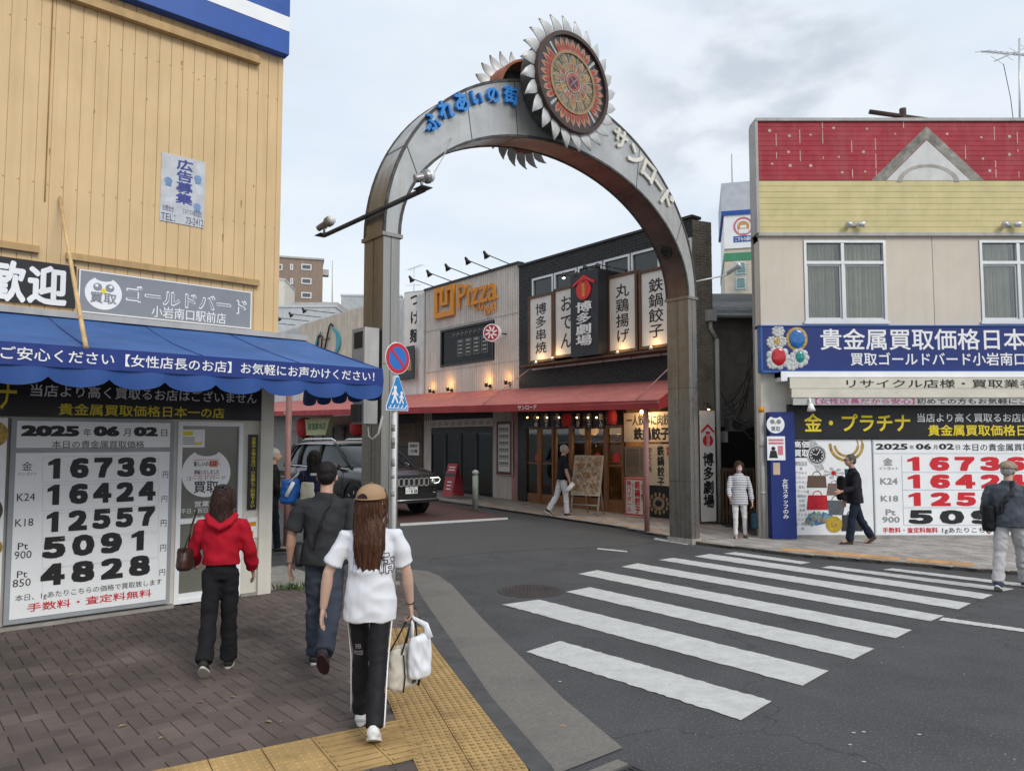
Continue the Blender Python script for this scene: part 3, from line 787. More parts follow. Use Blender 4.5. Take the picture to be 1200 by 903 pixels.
# black header sign under the awning
hd = thing('header_sign', 'black header sign with white and yellow lettering under the blue awning', 'sign', L.pt(0, zs_top, 0))
z0 = L.hit(200, 491)[1]; s1 = L.hit(305, 480)[0]
mb = MB(); mb.box(L, -6, s1, z0, z0 + .62, 0, .045); mb.build('panel', M['blackp'], hd)
mb = MB(); mb.ptext(L, '当店より高く買取るお店はございません', 36, 449, 464, 301, .05, bold=.012); mb.build('lettering', M['white'], hd)
mb = MB(); mb.ptext(L, '貴金属買取価格日本一の店', 69, 472, 486, 263, .05, bold=.014); mb.ptext(L, '金・プラチナ', -150, 438, 476, 20, .05, bold=.012); mb.build('yellow_lettering', M['yel'], hd)

# gold price board
pb = thing('price_board', 'large white price board in a grey frame with black numerals beside the glass door', 'price board', L.pt(*L.hit(105, 712), .1))
s0, _ = L.hit(9, 610, .1); s1 = L.hit(202, 600, .1)[0]; zt = L.hit(105, 491, .1)[1]; zb = L.hit(105, 719, .1)[1]; zd = L.hit(105, 527, .1)[1]
mb = MB(); mb.box(L, s0, s1, zb, zt, .02, .09); mb.build('board', mat('board_frame_grey', (0.33, 0.35, 0.37), .5), pb)
fw = .045
mb = MB(); mb.box(L, s0 + fw, s1 - fw, zd + .025, zt - fw * .6, .09, .098); mb.box(L, s0 + fw, s1 - fw, zb + fw, zd - .025, .09, .098); mb.build('face', M['whitep'], pb)
O = .101
mb = MB()
def pt(st, xl, yt, yb, xr, **k): mb.ptext(L, st, xl, yt, yb, xr, O, **k)
pt('2025', 25, 498, 511, 93, bold=.06); pt('06', 110, 499, 511, 140, bold=.06); pt('02', 157, 500, 511, 185, bold=.06)
pt('年', 98, 502, 511, 107); pt('月', 145, 502, 511, 153); pt('日', 189, 503, 511, 196)
pt('本日の貴金属買取価格', 61, 516, 525, 169)
for st, xl, yt, yb, xr in (('16736', 50, 537, 561, 186), ('16424', 49, 568, 592, 185), ('12557', 48, 600, 624, 184), ('5091', 46, 630, 655, 177), ('4828', 44, 662, 687, 179)):
    a, z1 = L.hit(xl, yt, O); z0 = L.hit(xl, yb, O)[1]; b = L.hit(xr, (yt + yb) / 2, O)[0]; mb.digits(L, st, a, b, z0, z1, O)
for st, xl, yt, yb, xr in (('金', 26, 541, 551, 38), ('インゴット', 21, 553, 557, 43), ('K24', 20, 578, 587, 41), ('K18', 18, 608, 617, 39), ('Pt', 21, 636, 644, 33), ('900', 17, 646, 655, 37), ('Pt', 20, 669, 677, 32), ('850', 15, 679, 688, 36),
    ('円', 191, 552, 560, 197), ('円', 189.5, 581, 588, 196), ('円', 188.5, 609, 617, 195), ('円', 188, 638, 646, 194.5), ('円', 187, 667, 674, 193.5), ('本日、1gあたりこちらの価格で買取致します', 18, 697, 706, 189)):
    pt(st, xl, yt, yb, xr)
mb.build('lettering', M['black'], pb)
mb = MB(); pt('手数料・査定料無料', 32, 707, 717, 177, bold=.012); mb.build('red_lettering', M['red'], pb)
mb = MB()
for yt, yb in ((534, 563), (566, 595), (598, 627), (629, 659), (660, 690)):
    a, b, z0, z1 = L.rect(50, yt, 186, yb, O); mb.frame(L, a, b, z0, z1, .003, .098, .0988)
mb.build('cell_lines', mat('pale_line', (0.5, 0.5, 0.5), .6, var=0), pb)
ip = thing('product_poster', 'poster of watches and gold chains left of the large price board', 'poster', L.pt(*L.hit(2, 620), .05))
s1_ = s0 - .03
mb = MB(); mb.box(L, s1_ - 1.2, s1_, zb, zt, .02, .08); mb.build('sheet', M['whitep'], ip)
M['gold'] = mat('gold_print', (0.48, 0.31, 0.07), .5, var=.35, sc=20)
mb = MB(); mb.arc(L, s1_ - .12, zt - .16, .05, .13, .08, .083, n=20); mb.arc(L, s1_ - .1, zb + .75, .02, .1, .08, .083, n=16); mb.build('gold_chain', M['gold'], ip)
mb = MB(); mb.disc(L, s1_ - .16, zt - .9, .15, .08, .083); mb.box(L, s1_ - .3, s1_ - .02, zb + .1, zb + .4, .08, .083); mb.build('watch', mat('dark_print', (.06, .06, .07), .5, var=.3, sc=20), ip)

# upper signs
def px_sign(fr, xl, yt, yb, xr, off):
    a, z1 = fr.hit(xl, yt, off); _, z0 = fr.hit(xl, yb, off); b = fr.hit(xr, (yt + yb) / 2, off)[0]
    return a, b, z0, z1
ws = thing('welcome_sign', 'black sign with big white characters above the blue awning', 'sign', L.pt(*L.hit(40, 356), .03))
a, b, z0, z1 = px_sign(L, -120, 280, 343, 90, .04)
z0 = L.hit(90, 361, .04)[1]; z1 = L.hit(89, 312, .04)[1]
mb = MB(); mb.box(L, a, b, z0, z1, .0, .035); mb.build('panel', M['blackp'], ws)
mb = MB(); mb.ptext(L, '歓', -16, 301, 351, 31, .037, bold=.035); mb.ptext(L, '迎', 33, 308, 355, 79, .037, bold=.035); mb.build('lettering', M['white'], ws)
og = thing('shop_name_sign', 'grey shop sign with a white owl emblem and outlined lettering', 'sign', L.pt(*L.hit(195, 375), .03))
a, b = L.hit(92, 338, .04)[0], L.hit(295, 363, .04)[0]; z1 = L.hit(295, 342, .04)[1]; z0 = L.hit(295, 386, .04)[1]
mb = MB(); mb.box(L, a, b, z0, z1, 0, .035); mb.build('panel', M['greys'], og)
mb = MB(); mb.frame(L, a + .003, b - .003, z0 + .003, z1 - .003, .012, .03, .039)
cs, cz = L.hit(121.5, 343.5, .04); r = abs(L.hit(143, 343, .04)[0] - cs); owl(mb, L, cs, cz, r, .03, .038)
mb.ptext(L, 'ゴールドバード', 148, 333, 353, 290, .036, bold=.05); mb.ptext(L, '小岩南口駅前店', 178, 357.5, 371, 265, .037, bold=.006)
mb.build('emblem_and_lettering', M['white'], og)
mb = MB(); mb.text(L, '買取', cs - r * .72, cs + r * .72, cz - r * .62, cz + r * .02, .041, bold=.02); mb.ptext(L, 'ゴールドバード', 149.5, 335, 351.5, 288.5, .0375, bold=.012)
mb.disc(L, cs - r * .33, cz + r * .34, r * .24, .038, .0395); mb.disc(L, cs + r * .33, cz + r * .34, r * .24, .038, .0395)
mb.build('grey_print', M['greys'], og)
mb = MB(); mb.disc(L, cs, cz + r * .13, r * .15, .039, .042); mb.build('beak', M['yel'], og)
mb = MB(); mb.disc(L, cs - r * .38, cz + r * .42, r * .09, .0395, .041); mb.disc(L, cs + r * .38, cz + r * .42, r * .09, .0395, .041); mb.build('eye_glint', M['white'], og)

ad = thing('weathered_poster', 'faded white poster with blue vertical characters on the yellow wall', 'poster', L.pt(*L.hit(214, 264), .0))
a, b = L.hit(188.5, 218, .01)[0], L.hit(240, 228, .01)[0]; z1 = L.hit(215, 184, .01)[1]; z0 = L.hit(215, 263, .01)[1]
mb = MB(); nn = 6
mb.box(L, a, b, z0, z1, .001, .010); mb.build('sheet', mat('faded_paper', (0.55, 0.57, 0.60), .7, var=.16, sc=7, patch=.6, pcol=(.42, .42, .4), psc=3), ad)
mb = MB()
w, h = b - a, z1 - z0
mb.text(L, '広\n告\n募\n集', a + w * .33, a + w * .72, z0 + h * .30, z1 - h * .04, .013, bold=.025, line=1.02); mb.build('lettering', mat('faded_blue', (0.06, 0.08, 0.32), .7, var=.2, sc=10), ad)
mb = MB(); mb.text(L, 'TEL：', a + w * .02, a + w * .34, z0 + h * .02, z0 + h * .12, .013); mb.text(L, '73-2412', a + w * .58, a + w * .98, z0 + h * .02, z0 + h * .12, .013)
mb.text(L, 'お問合せ', a + w * .05, a + w * .30, z0 + h * .15, z0 + h * .24, .013); mb.text(L, 'ミネクスト株式会社', a + w * .5, a + w * .94, z0 + h * .15, z0 + h * .24, .013); mb.build('small_print', mat('navy_print', (0.08, 0.09, 0.16), .7, var=0), ad)
mb = MB()
for cx_, cz_ in ((.16, .60), (.83, .72), (.83, .30)):
    mb.disc(L, a + w * cx_, z0 + h * cz_, w * .09, .010, .0125, 10); mb.box(L, a + w * (cx_ - .06), a + w * (cx_ + .07), z0 + h * (cz_ - .08), z0 + h * (cz_ - .02), .010, .0123)
mb.build('doodle', mat('faded_light_blue', (0.2, 0.31, 0.5), .7, var=.2), ad)

# blue awning
aw = thing('shop_awning', 'blue canvas shop awning with white lettering and a scalloped hem', 'awning', L.pt(0, 2.3, 1))
D = 2.0; ae = L.hit(352, 392, 0)[0]; zt = z_rail - .02; zv = L.hit(452, 433, D)[1]; zb = L.hit(452, 470, D)[1]
as0 = -5.5
mb = MB(); nx, ny = 60, 8; vs = []
for j in range(ny + 1):
    for i in range(nx + 1):
        a = as0 + (ae - as0) * i / nx; t = j / ny
        z = zt + (zv - zt) * t - .035 * math.sin(math.pi * t) * (0.6 + .4 * math.cos(2 * math.pi * a / 1.3)) + .006 * noise.noise(Vector((a * 3, t * 4, 0)))
        vs.append(L.pt(a, z, .03 + (D - .03) * t))
mb.raw(vs, [(j * (nx + 1) + i, j * (nx + 1) + i + 1, (j + 1) * (nx + 1) + i + 1, (j + 1) * (nx + 1) + i) for j in range(ny) for i in range(nx)], True)
# side cheek
mb.raw([L.pt(ae, zt, .03), L.pt(ae, zv, D), L.pt(ae, zv, .03)], [(0, 1, 2)])
mb.build('canvas', M['bluecl'], aw)
mb = MB(); a = ae - .02
while a > as0:
    mb.path([L.pt(a, zt + (zv - zt) * t - .035 * math.sin(math.pi * t) * (0.6 + .4 * math.cos(2 * math.pi * a / 1.3)) + .003, .03 + (D - .03) * t) for t in [k / 8 for k in range(9)]], .005, 5); a -= .92
mb.build('seam', M['navycl'], aw)
mb = MB()
def valance(mb, p_of, length, n_scal):
    m_ = n_scal * 10; vs = []
    for i in range(m_ + 1):
        u = length * i / m_; ph = (i % 10) / 10
        dip = .075 * abs(math.sin(math.pi * i / 10)) ** .6
        q = .02 * math.sin(2 * math.pi * i / 10 * 1.0)
        vs += [p_of(u, zv + .004, 0), p_of(u, (zv + zb) / 2 + .05, .012 + q * .3), p_of(u, zb + .085 - dip, .0 + q)]
    mb.raw(vs, [f for i in range(m_) for f in ((3 * i, 3 * i + 3, 3 * i + 4, 3 * i + 1), (3 * i + 1, 3 * i + 4, 3 * i + 5, 3 * i + 2))], True)
valance(mb, lambda u, z, o: L.pt(ae - u, z, D + o), ae - as0, 17)
valance(mb, lambda u, z, o: L.pt(ae + o, z, D - u), D - .1, 5)
mb.build('valance', mat('blue_valance', (.022, .075, .27), .65, var=.12, sc=2), aw)
mb = MB(); zz0 = zv - .2; mb.box(L, as0, ae - .01, zz0 + .025, zv + .001, D + .016, D + .019); mb.build('name_band', M['navycl'], aw)
mb = MB(); mb.ptext(L, 'ご安心ください【女性店長のお店】お気軽にお声かけください！', 1, 404.5, 420.5, 439, D + .022, bold=.01); mb.build('lettering', M['white'], aw)
mb = MB(); mb.box(L, as0, ae + .04, z_rail - .035, z_rail + .03, 0, .14); mb.build('rail', M['grime'], aw)
mb = MB()
for a in (as0 + .2, -1.5, .3, ae - .03):
    mb.path([L.pt(a, zt - .14, .02), L.pt(a, zv - .04, D - .04)], .016)
mb.path([L.pt(as0, zv - .012, D - .01), L.pt(ae, zv - .012, D - .01)], .016)
mb.build('support_bar', M['alu'], aw)
po = MB(); s_, z_ = L.hit(70, 231, .03); p0 = L.pt(s_, z_, .03); a_, zq = L.hit(101, 408, D + .02)
p1 = L.pt(a_, zq, D + .02)
po.path([p0, p0.lerp(p1, .35) + Vector((0, 0, -.015)), p0.lerp(p1, .7) + Vector((0, 0, -.012)), p1], [.017, .018, .019, .02], 8)
po.build('bamboo_pole', mat('pale_wood_pole', (0.62, 0.42, 0.2), .6, var=.2, stretch=(3, 3, 3)), label='pale wooden pole leaning from the yellow wall onto the blue awning', cat='pole')

# ================================================================== gate arch
ar = thing('gate_arch', 'weathered steel gate arch spanning the side street entrance', 'arch', A.pt(3.4, 0))
WA, ZC, AO, BO, TI = 6.82, 4.63, 3.41, 2.95, .25
AC = WA / 2; AI, BI = AO - TI, 2.03; DEP = .5
def ell(a, b, q): return (AC + a * math.cos(q), ZC + b * math.sin(q))
NA = 48
def strip(mb, fn0, fn1, n=NA, smooth=True):
    vs = []
    for i in range(n + 1):
        q = math.pi * i / n; vs += [fn0(q), fn1(q)]
    mb.raw(vs, [(2 * i, 2 * i + 1, 2 * i + 3, 2 * i + 2) for i in range(n)], smooth)
mb = MB(); strip(mb, lambda q: A.pt(*ell(AO, BO, q), 0), lambda q: A.pt(*ell(AI, BI, q), 0)); mb.build('front_face', M['steel2'], ar)
mb = MB(); strip(mb, lambda q: A.pt(*ell(AI, BI, q), -DEP), lambda q: A.pt(*ell(AO, BO, q), -DEP)); mb.build('rear_face', M['steel2'], ar)
mb = MB(); strip(mb, lambda q: A.pt(*ell(AO, BO, q), -DEP), lambda q: A.pt(*ell(AO, BO, q), 0)); mb.build('outer_skin', M['steel'], ar)
mb = MB(); strip(mb, lambda q: A.pt(*ell(AI, BI, q), 0), lambda q: A.pt(*ell(AI, BI, q), -DEP)); mb.build('soffit', M['copper'], ar)
for (a, b, da) in ((AO, BO, .025), (AI, BI, .025)):
    for o in (0.0, -DEP):
        mb = MB()
        for i in range(NA):
            q0, q1 = math.pi * i / NA, math.pi * (i + 1) / NA
            P = [ell(a - .028, b - .028, q0), ell(a + .01, b + .01, q0), ell(a + .01, b + .01, q1), ell(a - .028, b - .028, q1)]
            if a == AI: P = [ell(a + .028, b + .028, q0), ell(a - .01, b - .01, q0), ell(a - .01, b - .01, q1), ell(a + .028, b + .028, q1)]
            mb.prism(A, P, o - .02 if o == 0 else o - .012, o + .012 if o == 0 else o + .02)
        mb.build('edge_trim', M['rust'], ar)
mb = MB()
for q in (R(28), R(58), R(110), R(128), R(155)):
    p0, p1 = ell(AO - .03, BO - .03, q), ell(AI + .03, BI + .03, q); mb.line(A, *p0, *p1, .012, .0, .004)
    mb.raw([A.pt(*ell(AO + .004, BO + .004, q), 0), A.pt(*ell(AO + .004, BO + .004, q + .006), 0), A.pt(*ell(AO + .004, BO + .004, q + .006), -DEP), A.pt(*ell(AO + .004, BO + .004, q), -DEP)], [(0, 1, 2, 3)])
    mb.raw([A.pt(*ell(AI - .004, BI - .004, q), 0), A.pt(*ell(AI - .004, BI - .004, q + .006), 0), A.pt(*ell(AI - .004, BI - .004, q + .006), -DEP), A.pt(*ell(AI - .004, BI - .004, q), -DEP)], [(3, 2, 1, 0)])
mb.build('panel_joint', M['rust'], ar)
for s0 in (0.0, WA - TI):
    mb = MB(); mb.box(A, s0, s0 + TI, 0.02, ZC - .05, -DEP, 0)
    # recessed seam lines down the faces
    o = mb.build('pillar', M['steel'], ar)
    mb = MB(); mb.box(A, s0 - .03, s0 + TI + .03, ZC - .05, ZC, -DEP - .03, .03); mb.build('collar', M['steel'], o)
    mb = MB(); mb.box(A, s0 - .03, s0 + TI + .03, .0, .1, -DEP - .03, .03); mb.build('base_plate', M['conc'], o)
    mb = MB()
    for q in (-DEP * .5,): mb.box(A, s0 - .003, s0 + .001, .1, ZC - .05, q - .004, q + .004)
    mb.box(A, s0 + TI * .45, s0 + TI * .45 + .008, .1, ZC - .05, -.001, .0025)
    for z in (1.15, 2.9): mb.box(A, s0 - .0025, s0 + TI + .0025, z, z + .008, -DEP - .0025, .0025)
    mb.build('seam', M['rust'], o)
mb = MB(); q = R(24.5); c = A.pt(*ell(AI - .02, BI - .02, q), -.27); nrm = (A.pt(AC, ZC, -.27) - c).normalized(); mb.lathe(c, [(.12, 0), (.12, .03), (.09, .035), (.085, -.01)], nrm, 20); mb.build('lamp_recess', M['dark'], ar)
# raised characters on the face
blue = mat('blue_character', (0.04, 0.24, 0.62), .4, var=.12); cream = mat('cream_character', (0.70, 0.68, 0.60), .45, var=.15)
def chars(lst, m, name, hgt):
    mb = MB()
    for ch, px, py, sc_, rot in lst:
        s_, z_ = A.hit(px, py, .03); g = text_geo(ch, .05, True); w = min(1.0, max(.25, g[2])) * hgt * sc_; h = w / g[2] if g[2] > 1 else hgt * sc_
        mb.text(A, ch, s_ - w / 2, s_ + w / 2, z_ - h / 2, z_ + h / 2, .012, bold=.035, depth=.055 if name[0] == 'b' else .03, rot=rot)
    return mb.build(name, m, ar)
chars([('ふ', 505, 143, 1, R(30)), ('れ', 521.5, 129, 1, R(22)), ('あ', 540, 120, 1, R(14)), ('い', 558, 116, .8, R(9)), ('の', 577, 112, .9, R(3)), ('街', 597.5, 112, 1.05, 0)], blue, 'blue_lettering', .27)
chars([('サ', 727, 163, 1, R(-14)), ('ン', 745, 183, 1, R(-20)), ('ロ', 760, 201, .95, R(-26)), ('ー', 772, 217, .7, R(-35)), ('ド', 782, 235, 1, R(-40))], cream, 'cream_lettering', .37)

# sunflower wheel at the crown
fs_, fz = A.hit(672, 97, .42)
sf = thing('sunflower_ornament', 'round stained-glass sunflower ornament with white metal petals on the arch crown', 'ornament', A.pt(fs_, fz, .2))
mb = MB(); RR = .775
def drum(mb, o0, o1, r, n=48): mb.disc(A, fs_, fz, r, o0, o1, n)
drum(mb, .02, .40, RR * .97); mb.build('drum', M['rust'], sf)
mb = MB(); mb.arc(A, fs_, fz, RR * .93, RR * 1.01, .36, .45, n=48); mb.build('rim', mat('dark_brown_rim', (0.06, 0.035, 0.028), .5, var=.2), sf)
def cell(cols):
    return [mat('stained_glass_' + k, v, .25, var=.25, sc=9, coat=.3) for k, v in cols]
gm = cell([('red', (0.36, 0.03, 0.015)), ('amber', (0.33, 0.17, 0.035)), ('peach', (0.38, 0.18, 0.10)), ('dark', (0.035, 0.04, 0.05)), ('plum', (0.09, 0.02, 0.05)), ('sage', (0.16, 0.125, 0.06)), ('rose', (0.35, 0.09, 0.05)), ('lead', (0.42, 0.40, 0.35)), ('gold', (0.30, 0.19, 0.09))])
mb = MB()
def P2(r, q): return (fs_ + r * RR * math.cos(q), fz + r * RR * math.sin(q))
mb.mi = 3; mb.disc(A, fs_, fz, RR * .94, .395, .402, 48)
n = 32
for i in range(n):
    q = 2 * math.pi * i / n; dq = math.pi / n
    if i % 8 == 4:
        mb.mi = 7; mb.prism(A, [P2(.64, q - dq * .35), P2(.90, q - dq * .35), P2(.90, q + dq * .35), P2(.64, q + dq * .35)], .402, .409); continue
    mb.mi = 2; mb.prism(A, [P2(.62, q - dq * .95), P2(.80, q - dq * .8), P2(.91, q), P2(.80, q + dq * .8), P2(.62, q + dq * .95)], .402, .408)
    mb.mi = 0; mb.prism(A, [P2(.62, q - dq * .6), P2(.72, q - dq * .6), P2(.79, q), P2(.72, q + dq * .6), P2(.62, q + dq * .6)], .408, .411)
mb.mi = 8; mb.arc(A, fs_, fz, RR * .58, RR * .64, .402, .425, n=48)
mb.mi = 5; mb.disc(A, fs_, fz, RR * .58, .402, .407, 40)
n = 12
for i in range(n):
    q = 2 * math.pi * i / n; dq = math.pi / n
    def petal(r0, r1, w, o, mi):
        mb.mi = mi; mb.prism(A, [P2(r0, q - dq * .2), P2(r0 + (r1 - r0) * .45, q - dq * w), P2(r0 + (r1 - r0) * .8, q - dq * w * .6), P2(r1, q), P2(r0 + (r1 - r0) * .8, q + dq * w * .6), P2(r0 + (r1 - r0) * .45, q + dq * w), P2(r0, q + dq * .2)], .407, o)
    petal(.16, .57, .92, .412, 7); petal(.17, .55, .82, .414, 1 if i % 2 else 8); petal(.2, .44, .45, .416, (6, 1, 0)[i % 3])
    mb.mi = 7; mb.line(A, *P2(.14, q + dq), *P2(.57, q + dq), .008, .414, .418); mb.line(A, *P2(.15, q), *P2(.55, q), .006, .416, .419)
for r in (.25, .38): mb.mi = 7; mb.arc(A, fs_, fz, RR * r - .004, RR * r + .004, .416, .42, n=40)
mb.mi = 6; mb.disc(A, fs_, fz, RR * .2, .416, .421, 24); mb.mi = 4; mb.disc(A, fs_, fz, RR * .13, .42, .424, 20)
mb.mi = 7
for q in (R(45), R(135)): mb.line(A, *P2(-.13, q), *P2(.13, q), .008, .424, .427)
mb.arc(A, fs_, fz, RR * .2 - .005, RR * .2 + .005, .42, .425, n=24)
mb.build('stained_glass', gm, sf)
pet = mat('white_petal_metal', (0.52, 0.52, 0.515), .5, var=.12, metal=.25)
def petals(o, rr, n, ln_, parent, m=pet, sgn=1):
    for i in range(n):
        mb = MB(); q = 2 * math.pi * (i + .3) / n; dq = 2 * math.pi / n * .46; vs = []
        prof = [(0, .75), (.2, 1.0), (.45, .95), (.7, .6), (.88, .25), (1.0, .0)]
        sw = .10
        for t, w in prof:
            r = rr + ln_ * t; qq = q + sw * t * t
            off = o + sgn * .05 * math.sin(math.pi * t * .9)
            for e2 in (-1, 0, 1):
                aq = qq + e2 * dq * w
                vs.append(A.pt(fs_ + r * math.cos(aq), fz + r * math.sin(aq), off + (.02 if e2 == 0 else 0)))
        fcs = []
        for k in range(len(prof) - 1):
            for e2 in range(2): fcs.append((3 * k + e2, 3 * k + e2 + 1, 3 * k + e2 + 4, 3 * k + e2 + 3))
        n0 = len(vs); vs2 = [v - Vector((A.n.x, A.n.y, 0)) * .012 for v in vs]
        mb.raw(vs + vs2, fcs + [tuple(n0 + j for j in f[::-1]) for f in fcs], True)
        mb.build('petal', m, parent)
petals(.34, RR * .93, 24, .33, sf)
mb = MB(); mb.arc(A, fs_, fz, RR * .88, RR * .93, -DEP - .45, -DEP - .02, n=48); mb.build('rear_drum', mat('rust_red_metal', (0.33, 0.10, 0.045), .6, var=.35), sf)
mb = MB(); mb.disc(A, fs_, fz, RR * .86, -DEP - .42, -DEP - .36, 48); mb.build('rear_disc', M['rust'], sf)
petals(-DEP - .36, RR * .88, 24, .30, sf, sgn=-1)

# floodlight bar on the left pillar
S_ = Frame(A.pt(-.03, 0, 0).to_2d(), -A.n)      # plane of the pillar's outer side, s runs back along the street
s0, za = S_.hit(381, 272); s1, zb_ = S_.hit(499, 226); zbar = (za + zb_) / 2
fb = thing('floodlight_bar', 'rusty steel bar with two floodlights fixed across the left arch pillar', 'floodlight bar', S_.pt(0, zbar, 0))
mb = MB(); mb.box(S_, s1, s0, zbar - .035, zbar - .01, -.07, 0); mb.box(S_, s1, s0, zbar - .01, zbar + .03, -.015, 0)
for s in (s0, s1): mb.box(S_, s - .1, s + .1, zbar - .01, zbar + .0, -.12, .03)
mb.build('bar', M['rust'], fb)
def flood(sp, zp, aim, r=.075, ln_=.26):
    c = S_.pt(sp, zbar + .0, -.04); 
    mb = MB(); mb.path([c, c + Vector((0, 0, .12))], .018); up = c + Vector((0, 0, .14)); aim = Vector(aim).normalized()
    mb.path([c + Vector((-.04, 0, .1)), c + Vector((.04, 0, .1))], .02)
    mb.lathe(up - aim * ln_ * .5, [(.0, 0), (r * .55, .005), (r * .6, ln_ * .1), (r * .62, ln_ * .55), (r, ln_ * .75), (r, ln_ * .97), (r * .93, ln_)], aim, 18, False)
    o = mb.build('floodlight', M['dullm'], fb)
    mb = MB(); mb.lathe(up + aim * ln_ * .5, [(r * .92, -.01), (r * .85, .03), (r * .5, .06), (.0, .07)], aim, 18); mb.build('lens', mat('lamp_lens', (.75, .77, .78), .1, var=0, spec=.8), o)
flood(s0 - .05, zbar, (.62, -.3, .28)); flood(s1 + .03, zbar, (.5, .25, .18), r=.085, ln_=.2)
mb = MB(); pA = S_.pt(s1 + .05, zbar + .15, .03); s_, z_ = A.hit(531, 160, 0); pB = A.pt(s_, z_, -.02)
mb.path([pA, pA.lerp(pB, .3) + Vector((0, 0, -.1)), pA.lerp(pB, .65) + Vector((0, 0, -.08)), pB], .006, 6)
mb.build('cable', M['grime'], fb)

# electric boxes on the left pillar
eb = thing('utility_box', 'pale grey utility boxes strapped to the left arch pillar above the awning end', 'utility box', S_.pt(-.1, 2.4, .1))
z0, z1 = S_.hit(425, 436)[1], S_.hit(425, 389)[1]; z2, z3_ = S_.hit(425, 497)[1], S_.hit(425, 438)[1]
mb = MB(); mb.box(S_, .03, .36, z0, z1, -.21, .0); mb.build('upper_box', M['grime'], eb)
mb = MB(); mb.box(S_, .05, .34, z2, z3_, -.20, .0); mb.build('lower_box', M['grime'], eb)
mb = MB(); mb.box(S_, .08, .3, z1 - .26, z1 - .05, -.215, -.21); mb.box(S_, .1, .3, z2 + .02, z2 + .25, -.25, -.20); mb.build('meter_window', M['dark'], eb)
mb = MB(); mb.path([S_.pt(.12, z2, -.1), S_.pt(.1, z2 - .16, -.1), S_.pt(.02, z2 - .2, -.08), S_.pt(-.03, z2 - .12, -.03), S_.pt(-.04, z2 + .1, .02)], .015); mb.build('conduit', M['grime'], eb)
# small lamp arm on the right pillar
ra = thing('arm_floodlight', 'small floodlight on a thin arm off the right arch pillar', 'floodlight', A.pt(WA, 3.7, 0))
p0 = A.pt(WA, A.hit(820, 331)[1], -.1); r_ = ray(853, 322); p1 = CAM + r_ * ((p0.y + .25) / r_.y)
mb = MB(); mb.path([p0, p1], .014); mb.build('arm', M['alu'], ra)
mb = MB(); mb.lathe(p1 + Vector((-.02, 0, .03)), [(.03, 0), (.05, .03), (.05, .2), (.075, .27), (.075, .3), (.01, .31)], (.45, -.3, .3), 16); mb.build('lamp', M['alu'], ra)
# ================================================================== Sunroad side: black restaurant
F_R = F.hit(812, 300)[0]; F_M = F.hit(608, 330)[0]; F_P = F.hit(497.5, 380)[0]
zroof = F.hit(765, 268)[1]; awtop = F.hit(640, 459)[1]
HK = thing('restaurant_building', 'black tiled two-storey restaurant building with large vertical signs', 'building', F.pt(F_R - 2, 0))
def tiles(mb, fr, s0, s1, z0, z1, w, h, o=0.0, g=.008, rnd=random.Random(2)):
    mb.box(fr, s0, s1, z0, z1, o - .06, o - .012)
    j = 0; z = z0
    while z < z1 - .01:
        a = s0 - (w / 2 if j % 2 else 0)
        while a < s1 - .01:
            b0, b1 = max(a, s0) + g / 2, min(a + w, s1) - g / 2
            if b1 - b0 > .01: mb.box(fr, b0, b1, z + g / 2, min(z + h, z1) - g / 2, o - .012, o + rnd.uniform(-.004, .003))
            a += w
        z += h; j += 1
wz0 = F.hit(700, 305)[1]
win_s0 = F.hit(623, 330)[0]; win_z1 = F.hit(700, 307)[1]; win_z0 = F.hit(700, 425)[1]
zled = F.hit(700, 462)[1]
mb = MB()
tiles(mb, F, F_M, F_R, win_z1, zroof, .23, .075); tiles(mb, F, F_M, win_s0, zled - .1, win_z1, .23, .075); tiles(mb, F, win_s0, F_R, zled - .1, win_z0, .23, .075)
mb.build('wall', M['dbrick'], HK)
E = Frame(F.pt(F_R, 0, 0).to_2d(), (.92, .39)); e1 = E.hit(836, 400)[0]
mb = MB(); mb.box(F, F_M - .02, F_R + .02, zroof, zroof + .06, -.3, .04)
fp = [F.pt(F_M, 0, -2.3), F.pt(F_R - 1.4, 0, -2.3), E.pt(e1 - .03, 0, -.6), E.pt(e1 - .03, 0, -.6) + Vector((1.1, 5, 0)), F.pt(F_M, 0, -7)]
P = [Vector((p.x, p.y, z)) for z in (-.2, zroof - .06) for p in fp]
mb.raw(P, [(4, 3, 2, 1, 0), (5, 6, 7, 8, 9)] + [(i, (i + 1) % 5, 5 + (i + 1) % 5, 5 + i) for i in range(5)])
mb.box(F, F_M, F_R - 1.3, awtop - .1, zroof - .06, -2.29, -.35); mb.box(F, F_R - 1.3, F_R - .02, awtop - .1, zroof - .06, -.55, -.35)
mb.build('body', M['dark'], HK)
mb = MB(); nW = 6; ww = (F_R - win_s0) / nW
for i in range(nW): mb.frame(F, win_s0 + i * ww + .02, win_s0 + (i + 1) * ww - .02, win_z0, win_z1, .06, -.08, .01)
wo = mb.build('window', M['alu'], HK)
mb = MB()
for i in range(nW): mb.box(F, win_s0 + i * ww + .08, win_s0 + (i + 1) * ww - .08, win_z0 + .06, win_z1 - .06, -.05, -.04)
mb.build('pane', mat('dark_pane', (.025, .028, .03), .08, var=0, spec=.6), wo)
mb = MB(); mb.box(F, F_M, F_R, zled - .17, zled - .1, 0, .1); mb.build('ledge', M['grime'], HK)
